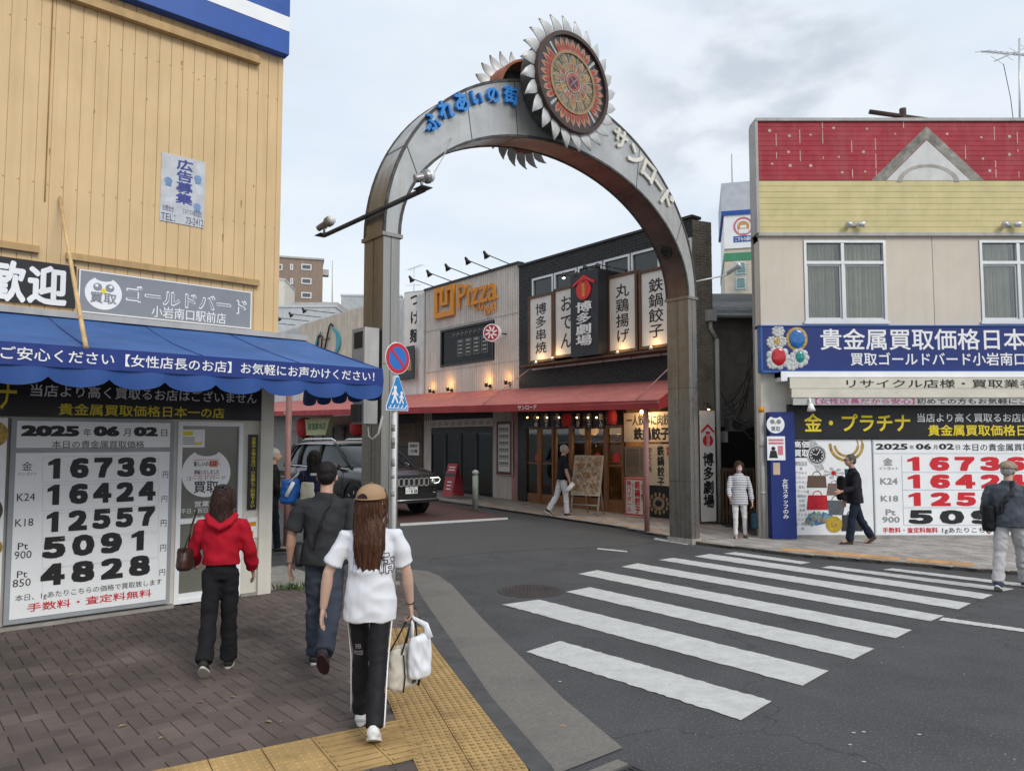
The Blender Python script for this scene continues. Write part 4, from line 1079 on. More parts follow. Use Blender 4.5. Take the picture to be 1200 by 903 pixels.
# tiled end wall facing the crossing
mb = MB(); zz = E.hit(824, 259)[1]; tiles(mb, E, 0, e1, -.1, zz, .2, .065); mb.box(E, 0, e1, -.1, zz, -.6, -.07); mb.build('end_wall', M['ctile'], HK)
mb = MB(); mb.path([E.pt(e1 + .05, 4.2, .06), E.pt(e1 + .05, .1, .06)], .05, 12); mb.path([E.pt(e1 + .05, 4.2, .06), E.pt(e1 - .12, 4.45, .06), E.pt(e1 - .12, 4.6, .06)], .045, 12); mb.box(E, e1 - .22, e1 - .02, 4.6, 4.85, .0, .16); mb.build('drainpipe', M['grime'], HK)

# box signs on the upper floor
def lightbox(name, label, st, xl, yt, yb, xr, o0, o1, txt, frame=.07):
    o = thing(name, label, 'sign', F.pt(F.hit(xl, yb)[0], F.hit(xl, yb)[1], 0), 'vertical menu signs on the black restaurant')
    a, z1 = F.hit(xl, yt, o1); z0 = F.hit(xl, yb, o1)[1]; b = F.hit(xr, (yt + yb) / 2, o1)[0]
    mb = MB(); mb.frame(F, a, b, z0, z1, frame, o0, o1); mb.build('frame', M['dwood'], o)
    mb = MB(); mb.box(F, a + frame, b - frame, z0 + frame, z1 - frame, o0, o1 - .03); mb.build('panel', M['signw'], o)
    w = b - a; cs = (a + b) / 2
    mb = MB(); mb.text(F, txt, cs - w * txtw, cs + w * txtw, z0 + (z1 - z0) * .13, z1 - (z1 - z0) * .13, o1 - .027, bold=.012, line=1.05); mb.build('lettering', M['black'], o)
    return a, b, z0, z1
M['signw'] = mat('sign_white', (0.74, 0.72, 0.68), .5, var=.05)
txtw = .22
B = []
B.append(lightbox('vertical_sign', 'leftmost wood-framed white vertical sign on the black restaurant wall', '', 618.5, 348, 426, 648, .05, .2, '博\n多\n串\n焼'))
B.append(lightbox('vertical_sign', 'white vertical sign just left of the black sign with red lantern emblem', '', 648, 339, 420, 678, .05, .2, 'お\nで\nん'))
B.append(lightbox('vertical_sign', 'white vertical sign just right of the black sign with red lantern emblem', '', 711, 324, 415, 746.5, .05, .2, '丸\n鶏\n揚\nげ'))
B.append(lightbox('vertical_sign', 'rightmost wood-framed white vertical sign close behind the arch pillar', '', 748, 318, 410, 788, .05, .2, '鉄\n鍋\n餃\n子'))
ms = thing('main_sign', 'black vertical sign with white characters and a red lantern emblem', 'sign', F.pt(*F.hit(690, 418), .4))
a, z1 = F.hit(668.5, 322, .55); z0 = F.hit(668.5, 419, .55)[1]; b = F.hit(701, 365, .55)[0]
mb = MB(); mb.box(F, a, b, z0, z1, .05, .55); mb.build('box', M['blackp'], ms)
w = b - a; cs = (a + b) / 2; h = z1 - z0
mb = MB(); mb.text(F, '博\n多\n劇\n場', cs - w * .28, cs + w * .28, z0 + h * .12, z1 - h * .36, .555, bold=.016, depth=.03, line=1.0); mb.build('lettering', M['white'], ms)
mb = MB(); cz = z1 - h * .21; M['redem'] = mat('bright_red', (0.66, 0.02, 0.02), .4, var=0)
mb.disc(F, cs, cz - .02, w * .26, .55, .58, 20); mb.prism(F, [(cs - w * .38, cz + .16), (cs, cz + .36), (cs + w * .38, cz + .16), (cs + w * .38, cz + .10), (cs, cz + .27), (cs - w * .38, cz + .10)], .55, .58); mb.box(F, cs - .06, cs + .06, cz + .14, cz + .25, .55, .58)
mb.build('lantern_emblem', M['redem'], ms)
mb = MB(); mb.text(F, '居\n酒\n屋', cs - .055, cs + .055, cz - .19, cz + .15, .583); mb.build('emblem_print', M['yel'], ms)
# shelf with small lamps under the signs
sh = thing('sign_shelf', 'dark metal shelf carrying small bulbs under the vertical signs', 'shelf', F.pt(B[0][0], B[0][2], 0))
mb = MB(); mb.box(F, B[0][0] - .1, B[3][1], B[0][2] - .12, B[0][2] - .07, 0, .45); mb.build('board', M['dwood'], sh)
for i, (a_, b_, z0_, z1_) in enumerate(B):
    q = (a_ + b_) / 2 if i != 1 else a_ + .15
    mb = MB(); c = F.pt(q, z0_ - .02, .36); mb.lathe(c - Vector((0, 0, .06)), [(.03, 0), (.05, .03), (.045, .07), (.02, .1)], (0, 0, 1), 12); o = mb.build('lamp', M['alu'], sh)
    lt = bpy.data.lights.new('sign_lamp', 'POINT'); lt.energy = 2.5; lt.color = (1, .6, .26); lt.shadow_soft_size = .04
    lo_ = bpy.data.objects.new('sign_lamp', lt); COL.objects.link(lo_); lo_.location = F.pt(q, z0_ + .10, .36); 
# spotlights on the wall above the signs
M['bulb2'] = mat('lit_spot', (1.0, .85, .65), .5, var=0, emit=9)
for px, py in ((660, 323), (676, 322), (685, 314), (700, 312)):
    s_, z_ = F.hit(px, py, .5); o = thing('spot_lamp', 'small black spot lamp over the black restaurant sign', 'lamp', F.pt(s_, z_, .5), 'spot lamps over the restaurant sign')
    mb = MB(); mb.path([F.pt(s_, z_ + .05, 0), F.pt(s_, z_ + .05, .5)], .012); mb.build('arm', M['dark'], o)
    mb = MB(); mb.lathe(F.pt(s_, z_ + .08, .5), [(.02, 0), (.05, .03), (.06, .14), (.05, .14)], (.1, -.1, -1), 14); h_ = mb.build('head', M['dark'], o)
    mb = MB(); mb.ball(F.pt(s_, z_ - .045, .5) + Vector((.01, -.01, 0)), .045, n=10, m=6); mb.build('bulb', M['bulb2'] if px == 660 else M['alu'], o)

# red street awning
awz0 = 2.52; awz1 = 2.70; ao = 2.0
a_e = F.hit(771, 470, ao)[0]
ra_ = thing('street_awning', 'faded red canvas awning running along the side street shops', 'awning', F.pt(a_e, awz0, 1))
mb = MB(); s_far = -40.0; n = 90; s_wl = F.hit(797, 460)[0]; vs = []
rnd = random.Random(4)
for i in range(n + 1):
    a_ = a_e + (s_far - a_e) * i / n; g = gz(*F.pt(a_, 0, 1).to_2d())
    for t in (0, .25, .5, .75, 1):
        a = min(a_, s_wl + (a_e - s_wl) * t); vs.append(F.pt(a, (awtop + (awz1 - awtop) * t) + g - .03 * math.sin(math.pi * t) + rnd.uniform(-.006, .006), .01 + (ao - .01) * t))
mb.raw(vs, [(5 * i + j, 5 * i + j + 1, 5 * i + j + 6, 5 * i + j + 5) for i in range(n) for j in range(4)], True)
mb.build('canvas', M['redcl'], ra_)
mb = MB(); vs = []
for i in range(n + 1):
    a = a_e + (s_far - a_e) * i / n; g = gz(*F.pt(a, 0, 1).to_2d()); vs += [F.pt(a, awz1 + g, ao), F.pt(a, awz0 + g, ao + .01)]
mb.raw(vs, [(2 * i, 2 * i + 1, 2 * i + 3, 2 * i + 2) for i in range(n)])
mb.raw([F.pt(a_e, awz1, ao), F.pt(a_e, awz0, ao), F.pt(s_wl, awz0 + .3, .0), F.pt(s_wl, awtop, 0)], [(0, 1, 2, 3)])
mb.build('valance', M['redcl2'], ra_)
mb = MB()
for px, w_ in ((618, 32), (337, 14)):
    s_, z_ = F.hit(px, 480, ao); 
    g = gz(*F.pt(s_, 0, ao).to_2d()); mb.text(F, 'サンロード', s_ - .35, s_ + .35, awz0 + g + .04, awz0 + g + .15, ao + .013, bold=.02)
mb.build('lettering', M['white'], ra_)
mb = MB(); mb.path([F.pt(a_e, awz1 - .02, ao - .02), F.pt(-12, awz1 + .1, ao - .02)], .025); mb.build('front_bar', M['pinkpost'], ra_)
for px in (565, 745):
    mb = MB(); s_ = F.hit(px, 480, ao)[0]; mb.path([F.pt(s_, awz1 + .02 + gz(*F.pt(s_, 0, ao).to_2d()), ao - .02), F.pt(s_ + .1, awtop + .9, .01)], .012); mb.build('tie_rod', M['pinkpost'], ra_)
def awpost(fr_pt, ztop, label):
    mb = MB(); p = fr_pt; mb.path([(p.x, p.y, p.z), (p.x, p.y, ztop)], .055, 12); o = mb.build('awning_post', M['pinkpost'], label=label, cat='post')
    return o
pp = F.pt(F.hit(757, 500, ao - .1)[0], 0, ao - .1); pp.z = .06; awpost(pp, awz1 + .06, 'faded pink awning post in front of the gyoza posters')
pp = G(335.5, 637, .02); awpost(pp, 2.9, 'brown awning post beside the man in black at the shop corner')

# restaurant ground floor
gz0 = .16
mb = MB(); mb.box(F, F_M - .3, F_M + .35, 0, 2.9, -.1, .02); mb.build('pilaster', M['dark'], HK)
ds0, ds1 = F.hit(614, 550)[0], F.hit(732, 550)[0]
mb = MB(); mb.box(F, F_M, F_R - 1.4, 0, awtop, -2.2, -2.1); mb.box(F, F_R - 1.4, F_R - .03, 0, awtop, -.6, -.5); mb.build('dining_room', mat('warm_interior', (.20, .12, .065), .9, var=.5, sc=2), HK)
n = 6; dw = (ds1 - ds0) / n
for i in range(n):
    a = ds0 + i * dw; mb = MB(); mb.frame(F, a + .01, a + dw - .01, gz0, 2.3, .07, -.06, .02 if i % 2 else -.01)
    mb.box(F, a + .08, a + dw - .08, gz0 + .07, gz0 + .3, -.05, -.01); mb.box(F, a + .08, a + dw - .08, 1.28, 1.32, -.05, -.01)
    d_ = mb.build('sliding_door', M['wood'], HK)
    mb = MB(); mb.box(F, a + .08, a + dw - .08, gz0 + .3, 2.23, -.035, -.03); mb.build('pane', M['dglass'], d_)
mb = MB(); mb.box(F, ds0, ds1, 2.3, 2.78, -.08, .03); mb.build('header', M['blackp'], HK)
mb = MB(); mb.box(F, F_M, F_R + 0, .02, gz0, -.12, .05); mb.build('threshold', M['conc'], HK)
# red dots printed on the doors and warm inside lamp
mb = MB()
for px in (630, 660, 700, 722): s_, z_ = F.hit(px, 536, -.02); mb.disc(F, s_, z_, .12, -.03, -.027, 16)
mb.build('door_emblem', M['redem'], HK)
# bulbs and paper menu strips on the header
for i, px in enumerate((618, 630, 641, 655, 664, 676, 689, 699, 717)):
    s_, z_ = F.hit(px, 489, .18)
    o = thing('pendant_lamp', 'small bare bulb hanging over the restaurant door', 'lamp', F.pt(s_, z_, .18), 'bare bulbs hanging over the restaurant door')
    mb = MB(); mb.path([F.pt(s_, z_ + .2, .18), F.pt(s_, z_ + .04, .18)], .006, 6); mb.path([F.pt(s_, z_ + .06, .18), F.pt(s_, z_ + .02, .18)], .018, 8); mb.build('cord', M['dark'], o)
    mb = MB(); mb.ball(F.pt(s_, z_, .18), .024, n=10, m=8); mb.build('bulb', M['bulb'], o)
for i, (px, t) in enumerate(((628, 'もつ鍋'), (640, '串焼き'), (653, 'おでん'), (677, '刺身'), (690, '餃子'), (704, '飲み'))):
    s_, z_ = F.hit(px, 492, .05); o = thing('menu_strip', 'black hanging strip lettered %s over the restaurant door' % t, 'banner', F.pt(s_, z_, .05), 'menu strips over the restaurant door')
    mb = MB(); mb.box(F, s_ - .12, s_ + .12, z_ - .22, z_ + .22, .035, .05); mb.build('cloth', M['blackp'], o)
    mb = MB(); mb.text(F, '\n'.join(t), s_ - .065, s_ + .065, z_ - .19, z_ + .18, .052, bold=.02); mb.build('lettering', M['white'], o)
M['lantred'] = mat('red_paper', (.36, .022, .022), .6, var=.1, emit=.05)
M['lantyel'] = mat('yellow_paper', (.8, .42, .06), .6, var=.1, emit=.6)
def lantern(fr, px, py, o, r, h, m, label, grp=None):
    s_, z_ = fr.hit(px, py, o); t = thing('paper_lantern', label, 'lantern', fr.pt(s_, z_, o), grp)
    mb = MB(); prof = [(r * .5, -h / 2)]
    for k in range(1, 12): 
        q = math.pi * k / 12; prof.append((r * (.55 + .45 * math.sin(q)) + (.008 if k % 2 else 0), -h / 2 * math.cos(q)))
    prof.append((r * .5, h / 2)); mb.lathe(fr.pt(s_, z_, o), prof, n=18); mb.build('shade', m, t)
    mb = MB(); mb.lathe(fr.pt(s_, z_, o), [(r * .5, h / 2), (r * .5, h / 2 + .03)], n=16); mb.lathe(fr.pt(s_, z_, o), [(r * .5, -h / 2 - .03), (r * .5, -h / 2)], n=16); mb.build('cap', M['dark'], t)
lantern(F, 664, 492, .25, .13, .34, M['lantred'], 'red paper lantern hanging midway over the restaurant sliding doors')
lantern(F, 717, 489, .25, .13, .34, M['lantred'], 'red paper lantern near the gyoza posters')
lantern(F, 690, 503, -.35, .26, .30, M['lantyel'], 'yellow lampshade glowing inside behind the wide menu stand')
lantern(F, 718, 502, -.35, .26, .30, M['lantyel'], 'yellow lampshade glowing inside close to the gyoza posters')
for px in (690, 718):
    s_, z_ = F.hit(px, 507, -.5); lt = bpy.data.lights.new('room_lamp', 'POINT'); lt.energy = 30; lt.color = (1, .6, .28); lt.shadow_soft_size = .1
    lo_ = bpy.data.objects.new('room_lamp', lt); COL.objects.link(lo_); lo_.location = F.pt(s_, z_ - .3, -.8)
# diner behind the glass: only a pale shirt shows -> table cloth and chair backs
# gyoza posters
def poster(name, label, xl, yt, yb, xr, o, m, texts, cat='poster', fr=F, border=None, group=None, extra=None):
    a, z1 = fr.hit(xl, yt, o); z0 = fr.hit(xl, yb, o)[1]; b = fr.hit(xr, (yt + yb) / 2, o)[0]
    t = thing(name, label, cat, fr.pt((a + b) / 2, z0, o), group)
    mb = MB(); mb.box(fr, a, b, z0, z1, o - .03, o); mb.build('sheet', m, t)
    if border: mb = MB(); mb.frame(fr, a + .012, b - .012, z0 + .012, z1 - .012, border[1], o, o + .003); mb.build('border', border[0], t)
    w, h = b - a, z1 - z0
    for tm, lst in texts:
        mb = MB()
        for st, u0, u1, v0, v1, bd in lst: mb.text(fr, st, a + w * u0, a + w * u1, z0 + h * v0, z0 + h * v1, o + .005, bold=bd)
        mb.build('lettering', tm, t)
    if extra: extra(t, a, b, z0, z1)
    return t
M['paper'] = mat('cream_paper', (.66, .56, .42), .7, var=.08)
K = M['black']
poster('wide_poster', 'wide cream poster with large black brush lettering at the top of the gyoza posters', 731, 484, 517.5, 786, .06, M['paper'], [(K, [('一人飲みに肉餃', .06, .98, .55, .93, .02), ('鉄鍋餃子', .22, .98, .06, .5, .04)])])
poster('notice_panel', 'grey-brown panel of fine vertical print left of the pink post', 732, 522.5, 557, 754.5, .06, mat('taupe_paper', (.22, .18, .14), .7), [(K, [('\n'.join('ひとくちに'), .84, .95, .25, .93, 0)] + [('\n'.join('博多名物鉄鍋餃子とは'), .1 + .11 * k, .17 + .11 * k, .1, .9, 0) for k in range(6)])])
poster('menu_poster', 'white poster in a red border with red brush lettering left of the pink post', 732, 559, 603, 755, .07, M['signw'], [(M['red'], [('\n'.join('鉄鍋餃子'), .52, .80, .07, .92, .03), ('\n'.join('角ハイボール'), .12, .34, .10, .92, .02)]), (K, [('\n'.join('ひとくち'), .40, .48, .3, .85, 0), ('\n'.join('名物'), .84, .93, .4, .85, 0)])], border=(M['red'], .035))
def dish(t, a, b, z0, z1):
    w, h = b - a, z1 - z0; mb = MB(); mb.box(F, a + .01, b - .01, z0 + .01, z0 + h * .44, .06, .064); mb.build('picture', M['blackp'], t)
    mb = MB(); rnd = random.Random(8)
    for k in range(26):
        q = 2 * math.pi * k / 13; r = .24 if k < 13 else .13
        mb.disc(F, a + w * .5 + r * math.cos(q) * 1.1, z0 + h * .2 + r * .9 * math.sin(q), .05, .064, .066 + .0004 * k, 10, sx=.7)
    mb.build('dumplings', mat('dumpling_print', (.32, .24, .15), .6, var=.5, sc=30), t)
poster('tall_poster', 'tall cream poster with a dumpling pan picture right of the pink post', 757.5, 520, 605.5, 786, .06, M['paper'], [(K, [('\n'.join('鉄鍋餃子'), .45, .75, .42, .98, .03), ('\n'.join('ひとくち'), .1, .24, .62, .95, .03)]), (M['red'], [('博\n多', .84, .96, .84, .97, .03)])], extra=dish)
lm = bpy.data.lights.new('poster_lamp', 'POINT'); lm.energy = 14; lm.color = (1, .72, .4); lm.shadow_soft_size = .04
s_, z_ = F.hit(752, 484, .35); lo_ = bpy.data.objects.new('poster_lamp', lm); COL.objects.link(lo_); lo_.location = F.pt(s_, z_ - .05, .40)
o = thing('poster_lamp', 'lit bulb on a wall bracket above the wide cream poster', 'lamp', F.pt(s_, z_, .3)); mb = MB(); mb.path([F.pt(s_, z_ + .06, .03), F.pt(s_, z_ + .06, .35)], .012); mb.build('arm', M['dark'], o); mb = MB(); mb.ball(F.pt(s_, z_ + .04, .35), .04, n=12, m=8); mb.build('bulb', M['bulb'], o)
# tall white lantern sign at the building end
T = Frame(G(821, 619, .06).to_2d(), (.95, .3)); T = Frame((T.o.x * 1.04, T.o.y * 1.04), (.95, .3))
def emb(t, a, b, z0, z1):
    w, h = b - a, z1 - z0; cs = (a + b) / 2; cz = z0 + h * .745; mb = MB()
    mb.disc(T, cs, cz - .04, w * .36, .06, .064, 20); mb.prism(T, [(cs - w * .46, cz + .17), (cs, cz + .33), (cs + w * .46, cz + .17), (cs + w * .46, cz + .11), (cs, cz + .26), (cs - w * .46, cz + .11)], .06, .064); mb.box(T, cs - .05, cs + .05, cz + .09, cz + .16, .06, .064)
    mb.build('lantern_emblem', M['red'], t)
    mb = MB(); mb.text(T, '居\n酒\n屋', cs - .045, cs + .045, cz - .17, cz + .1, .067); mb.build('emblem_print', M['white'], t)
poster('standing_sign', 'tall white sign with black brush characters and a red lantern emblem at the alley', 820.5, 481, 611, 838.5, .06, M['signw'], [(K, [('\n'.join('博多劇場'), .12, .88, .12, .62, .035)])], cat='sign', fr=T, extra=emb)
o = thing('sign_lamp', 'small dark lamp above the tall white sign at the alley', 'lamp', T.pt(.15, 2.9, .1)); s_, z_ = T.hit(829, 478, .15); mb = MB(); mb.path([T.pt(s_, z_ + .1, .0), T.pt(s_, z_ + .1, .2)], .015); mb.lathe(T.pt(s_, z_ + .08, .2), [(.02, 0), (.06, .05), (.06, .1)], (0, 0, -1), 12); mb.build('head', M['dark'], o); mb = MB(); mb.ball(T.pt(s_, z_ - .02, .2), .03, n=10, m=6); mb.build('bulb', M['bulb'], o)

# menu board stand
mbd = thing('menu_stand', 'wooden easel menu board with food pictures outside the restaurant', 'menu board', G(690, 602, .06))
c = G(690, 603, .06); Q = Frame(c.to_2d(), (.72, -.5)); wd_ = .36
def tilt(a, h, o): return Q.pt(a, c.z + h, o - .22 * h)
mb = MB()
for a in (-wd_, wd_): mb.path([tilt(a, 0, .25), tilt(a, .5, .25)], .022, 6)
for a in (-wd_ * .6, wd_ * .6): mb.path([Q.pt(a, c.z, -.35), tilt(a, 1.2, .2)], .018, 6)
mb.path([tilt(-wd_, .25, .25), tilt(wd_, .25, .25)], .018, 6); mb.build('leg', mat('grey_wood', (.3, .28, .25), .7, var=.2), mbd)
def slab(mb, a0, a1, h0, h1, o0, o1): mb.raw([tilt(a, h, o) for o in (o0, o1) for h in (h0, h1) for a in (a0, a1)], [(0, 1, 3, 2), (4, 6, 7, 5), (0, 4, 5, 1), (2, 3, 7, 6), (0, 2, 6, 4), (1, 5, 7, 3)])
mb = MB(); slab(mb, -wd_ - .03, wd_ + .03, .47, 1.42, .25, .29); mb.build('board', mat('board_pale', (.5, .47, .4), .6), mbd)
mb = MB(); slab(mb, -wd_, wd_, .5, 1.39, .29, .294); mb.build('menu_sheet', mat('menu_print', (.52, .42, .30), .5, var=.5, sc=14, patch=.9, pcol=(.40, .20, .13), psc=9), mbd)
mb = MB()
for r_, cc in enumerate((.68, .95, 1.2)):
    for k in range(3): rr = (.10, .06, .08, .07, .11, .05, .09, .06, .075)[r_ * 3 + k]; mb.ball(tilt(-wd_ + .14 + k * .22 + (r_ - 1) * .03, cc + (k - 1) * .03, .294), rr, rr, rr * .8, 10, 6)
fl = mb.v; ctr = None
mb.v = [v for v in mb.v]
for i, v in enumerate(mb.v):
    d = (v - tilt(0, 0, .294)); nrm = (tilt(0, 0, 1) - tilt(0, 0, 0)).normalized(); k = (v - tilt(0, v.z - c.z, .294)).dot(nrm); mb.v[i] = v - nrm * (k - (.003 if k > 0 else 0))
mb.build('dish_picture', mat('dish_print', (.44, .27, .14), .5, var=.8, sc=30, patch=.8, pcol=(.3, .09, .04), psc=14), mbd)

# ================================================================== pizza restaurant
zpr = F.hit(550, 325)[1]
PZ = thing('pizza_restaurant', 'pale corrugated two-storey building with orange lettering', 'building', F.pt((F_P + F_M) / 2, 0))
s_win0, s_win1 = F.hit(516.5, 405)[0], F.hit(578.5, 400)[0]; zw0, zw1 = F.hit(547, 426)[1], F.hit(547, 381)[1]
mb = MB(); zjs = [awtop, F.hit(547, 440)[1], F.hit(547, 377)[1] + .0, zpr]
corrug(mb, F, F_P, s_win0, awtop - .1, zpr); corrug(mb, F, s_win1, F_M, awtop - .1, zpr); corrug(mb, F, s_win0, s_win1, awtop - .1, zw0); corrug(mb, F, s_win0, s_win1, zw1, zpr)
mb.build('wall', M['corr'], PZ)
mb = MB(); mb.box(F, F_P, F_M, -.1, zpr - .03, -6, -.12); mb.box(F, F_P - .03, F_M, zpr - .02, zpr + .05, -.2, .03)
mb.build('body', M['dark'], PZ)
mb = MB()
for z in (zw0 - .12, zw1 + .06): mb.box(F, F_P, F_M, z, z + .012, -.01, .004)
mb.box(F, F_P - .01, F_P + .03, awtop - .1, zpr, -.1, .012); mb.build('joint', M['grime'], PZ)
mb = MB(); mb.frame(F, s_win0, s_win1, zw0, zw1, .07, -.1, .02); wo = mb.build('window', M['dark'], PZ)
mb = MB(); mb.box(F, s_win0 + .07, s_win1 - .07, zw0 + .07, zw1 - .07, -.04, -.034); mb.build('pane', mat('deep_pane', (.012, .014, .016), .1, var=0, spec=.15), wo)
mb = MB(); w_ = s_win1 - s_win0; M['wpaint'] = mat('window_paint', (.36, .38, .35), .6, var=.2)
for k in range(4):
    a = s_win0 + w_ * (.32 + .15 * k); mb.frame(F, a, a + w_ * .11, zw0 + .28, zw1 - .42, .012, -.033, -.031)
    for j in range(4): mb.box(F, a + .06, a + w_ * .11 - .06, zw0 + .36 + j * .12, zw0 + .41 + j * .12, -.033, -.031)
for k in range(9): mb.arc(F, s_win0 + w_ * (.25 + .08 * k), zw1 - .24, .05, .065, -.033, -.031, a1=math.pi * 1.3, n=8)
mb.build('painted_menu', M['wpaint'], wo)
lg = thing('logo_sign', 'orange square spiral logo and raised lettering on the corrugated wall', 'sign', F.pt(*F.hit(545, 370), .05))
mb = MB(); mb.ptext(F, 'Pizza', 537, 334, 362, 583, .05, bold=.010, depth=.05)
for ch, px, py, r_ in (('C', 558, 358, 5), ('O', 565, 358, -6), ('N', 572, 363, 8), ('A', 579.5, 359, -4)):
    s_, z_ = F.hit(px, py, .05); mb.text(F, ch, s_ - .12, s_ + .12, z_ - .15, z_ + .15, .05, bold=.012, depth=.04, rot=R(r_))
mb.build('lettering', M['orange'], lg)
a, z1 = F.hit(510, 339, .05); z0 = F.hit(510, 374, .05)[1]; b = F.hit(532.5, 355, .05)[0]; w_, h_ = b - a, z1 - z0; t_ = w_ * .15
mb = MB(); mb.box(F, a, a + t_, z0, z1, .02, .1); mb.box(F, b - t_, b, z0, z1, .02, .1); mb.box(F, a + t_, b - t_, z0, z0 + t_, .02, .1); mb.box(F, a + t_, a + w_ * .42, z1 - t_, z1, .02, .1); mb.box(F, b - w_ * .32, b - t_, z1 - t_, z1, .02, .1)
mb.box(F, a + w_ * .30, a + w_ * .42, z0 + h_ * .38, z1 - t_, .02, .1); mb.box(F, b - w_ * .42, b - w_ * .32, z0 + h_ * .38, z1, .02, .1); mb.box(F, a + w_ * .42, b - w_ * .42, z0 + h_ * .38, z0 + h_ * .48, .02, .1)
mb.build('square_logo', M['orange'], lg)
rs = thing('round_sign', 'small round red and white sign projecting beside the window', 'sign', F.pt(*F.hit(578, 390), .4))
s_, z_ = F.hit(577, 390, .45); X = Frame(F.pt(s_, 0, .45).to_2d(), F.n + F.d * 1.1)
X = Frame(F.pt(s_, 0, .45).to_2d(), (.9, -.35))
mb = MB(); mb.disc(X, 0, z_, .26, -.08, .08); mb.build('case', M['whitep'], rs)
mb = MB(); mb.disc(X, 0, z_, .23, .08, .084); mb.build('face', mat('berry_red', (.42, .03, .05), .5, var=0), rs)
mb = MB()
for k in range(8): q = math.pi * k / 4; mb.line(X, .05 * math.cos(q), z_ + .05 * math.sin(q), .19 * math.cos(q + .3), z_ + .19 * math.sin(q + .3), .045, .084, .087)
mb.build('swirl', M['white'], rs)
mb = MB(); mb.path([F.pt(s_ + .1, z_, 0), F.pt(s_ + .03, z_, .42)], .02); mb.build('bracket', M['dark'], rs)
# uplights on the wall
for i, (px, py) in enumerate(((504, 457), (525, 455), (570, 450), (593, 447))):
    s_, z_ = F.hit(px, py, .15); o = thing('wall_lamp', 'small black uplight throwing warm light on the corrugated wall', 'lamp', F.pt(s_, z_, 0), 'uplights on the corrugated wall')
    mb = MB(); mb.path([F.pt(s_, z_ - .05, 0), F.pt(s_, z_ - .05, .16)], .018); mb.lathe(F.pt(s_, z_ - .05, 0), [(.06, 0), (.06, .025)], (F.n.x, F.n.y, 0), 12); mb.build('bracket', M['dark'], o)
    mb = MB(); mb.lathe(F.pt(s_, z_ - .09, .16), [(.03, 0), (.05, .03), (.055, .13), (.045, .13), (.03, .06)], (0, 0, 1), 14); h2 = mb.build('shade', M['dark'], o)
    mb = MB(); mb.ball(F.pt(s_, z_ + .02, .16), .03, n=10, m=8); mb.build('bulb', M['bulb'], o)
    lt = bpy.data.lights.new('uplight', 'POINT'); lt.energy = 3.5 if i % 3 else 2.2; lt.color = (1, .43, .09); lt.shadow_soft_size = .06
    lo_ = bpy.data.objects.new('uplight', lt); COL.objects.link(lo_); lo_.location = F.pt(s_, z_ + .14, .17)
# roof spotlights
def roof_spot(fr, s_, zb, oy, label, grp, aim=None, ln_=.9, up=.18):
    o = thing('roof_spotlight', label, 'spotlight', fr.pt(s_, zb, 0), grp)
    mb = MB(); tip = fr.pt(s_, zb + up, ln_); mb.path([fr.pt(s_, zb, -.1), tip], .016, 6); mb.build('arm', M['dark'], o)
    dn = (Vector((-fr.n.x, -fr.n.y, 0)) * .75 + Vector((0, 0, -1))).normalized()
    mb = MB(); mb.path([tip, tip + Vector((0, 0, .02))], .03, 8); mb.lathe(tip - dn * .09, [(.03, 0), (.045, .05), (.05, .1), (.10, .22), (.09, .22), (.03, .12)], dn, 14); mb.build('head', M['dark'], o)
for px in (500, 521, 543, 567, 589):
    roof_spot(F, F.hit(px + 8, 330)[0], zpr + .03, 0, 'black roof-edge spotlight on an arm over the orange lettering', 'roof spotlights over the pizza sign')
# pizza ground floor
ps0, ps1 = F.hit(505, 540)[0], F.hit(577.5, 540)[0]; g0 = .2
mb = MB(); mb.box(F, F_P, F_M, 0, awtop, -1.6, -1.5); mb.build('interior', M['darkin'], PZ)
mb = MB(); mb.box(F, F_P, F_M, .0, g0, -.1, .03); mb.build('threshold', M['conc'], PZ)
n = 4; dw = (ps1 - ps0) / n
for i in range(n):
    a = ps0 + dw * i; mb = MB(); mb.frame(F, a + .01, a + dw - .01, g0, 2.2, .05, -.06, 0); d_ = mb.build('door', M['dark'], PZ)
    mb = MB(); mb.box(F, a + .06, a + dw - .06, g0 + .05, 2.15, -.03, -.025); mb.build('pane', M['dglass'], d_)
zt_ = F.hit(540, 491)[1]; zb2 = F.hit(540, 500)[1]
mb = MB(); mb.box(F, ps0, ps1, zb2, zt_, -.02, .02); mb.build('header_strip', M['offw'], PZ)
mb = MB(); mb.box(F, F_P, ps1, zt_, awtop, -.1, -.02); mb.box(F, ps0, ps1, 2.2, zb2, -.06, -.01); mb.build('lintel', M['dark'], PZ)
mb = MB(); k = 0
for k in range(9): a = ps0 + (ps1 - ps0) * (k + .15) / 9; mb.text(F, 'cafe', a, a + (ps1 - ps0) * .07, zb2 + .05, zt_ - .05, .023)
mb.build('header_print', M['greyl'], PZ)
mb = MB(); corrug(mb, F, ps1, F_M - .25, .15, awtop); mb.build('lower_wall', M['corr'], PZ); mb = MB(); corrug(mb, F, F_P, ps0, .15, awtop); mb.build('lower_wall', M['corr'], PZ)
mb = MB(); mb.box(F, F_M - .3, F_M - .02, .1, awtop, -.05, .03); mb.build('pink_trim', M['pinkpost'], PZ)
def menulines(t, a, b, z0, z1):
    mb = MB(); w, h = b - a, z1 - z0
    for r_ in range(6):
        z = z1 - h * (.13 + .125 * r_)
        for k in range(5): mb.box(F, a + w * (.2 + .12 * k), a + w * (.29 + .12 * k), z - .09, z, .085, .088)
        mb.box(F, a + w * .2, a + w * .8, z - .13, z - .115, .085, .088)
    mb.build('menu_print', M['greyl'], t)
poster('wall_menu', 'tall white menu board in a brown frame on the corrugated wall', 581.5, 493, 556, 600, .085, M['signw'], [], cat='menu board', border=(mat('brown_frame', (.12, .05, .035), .5), .09), extra=menulines)
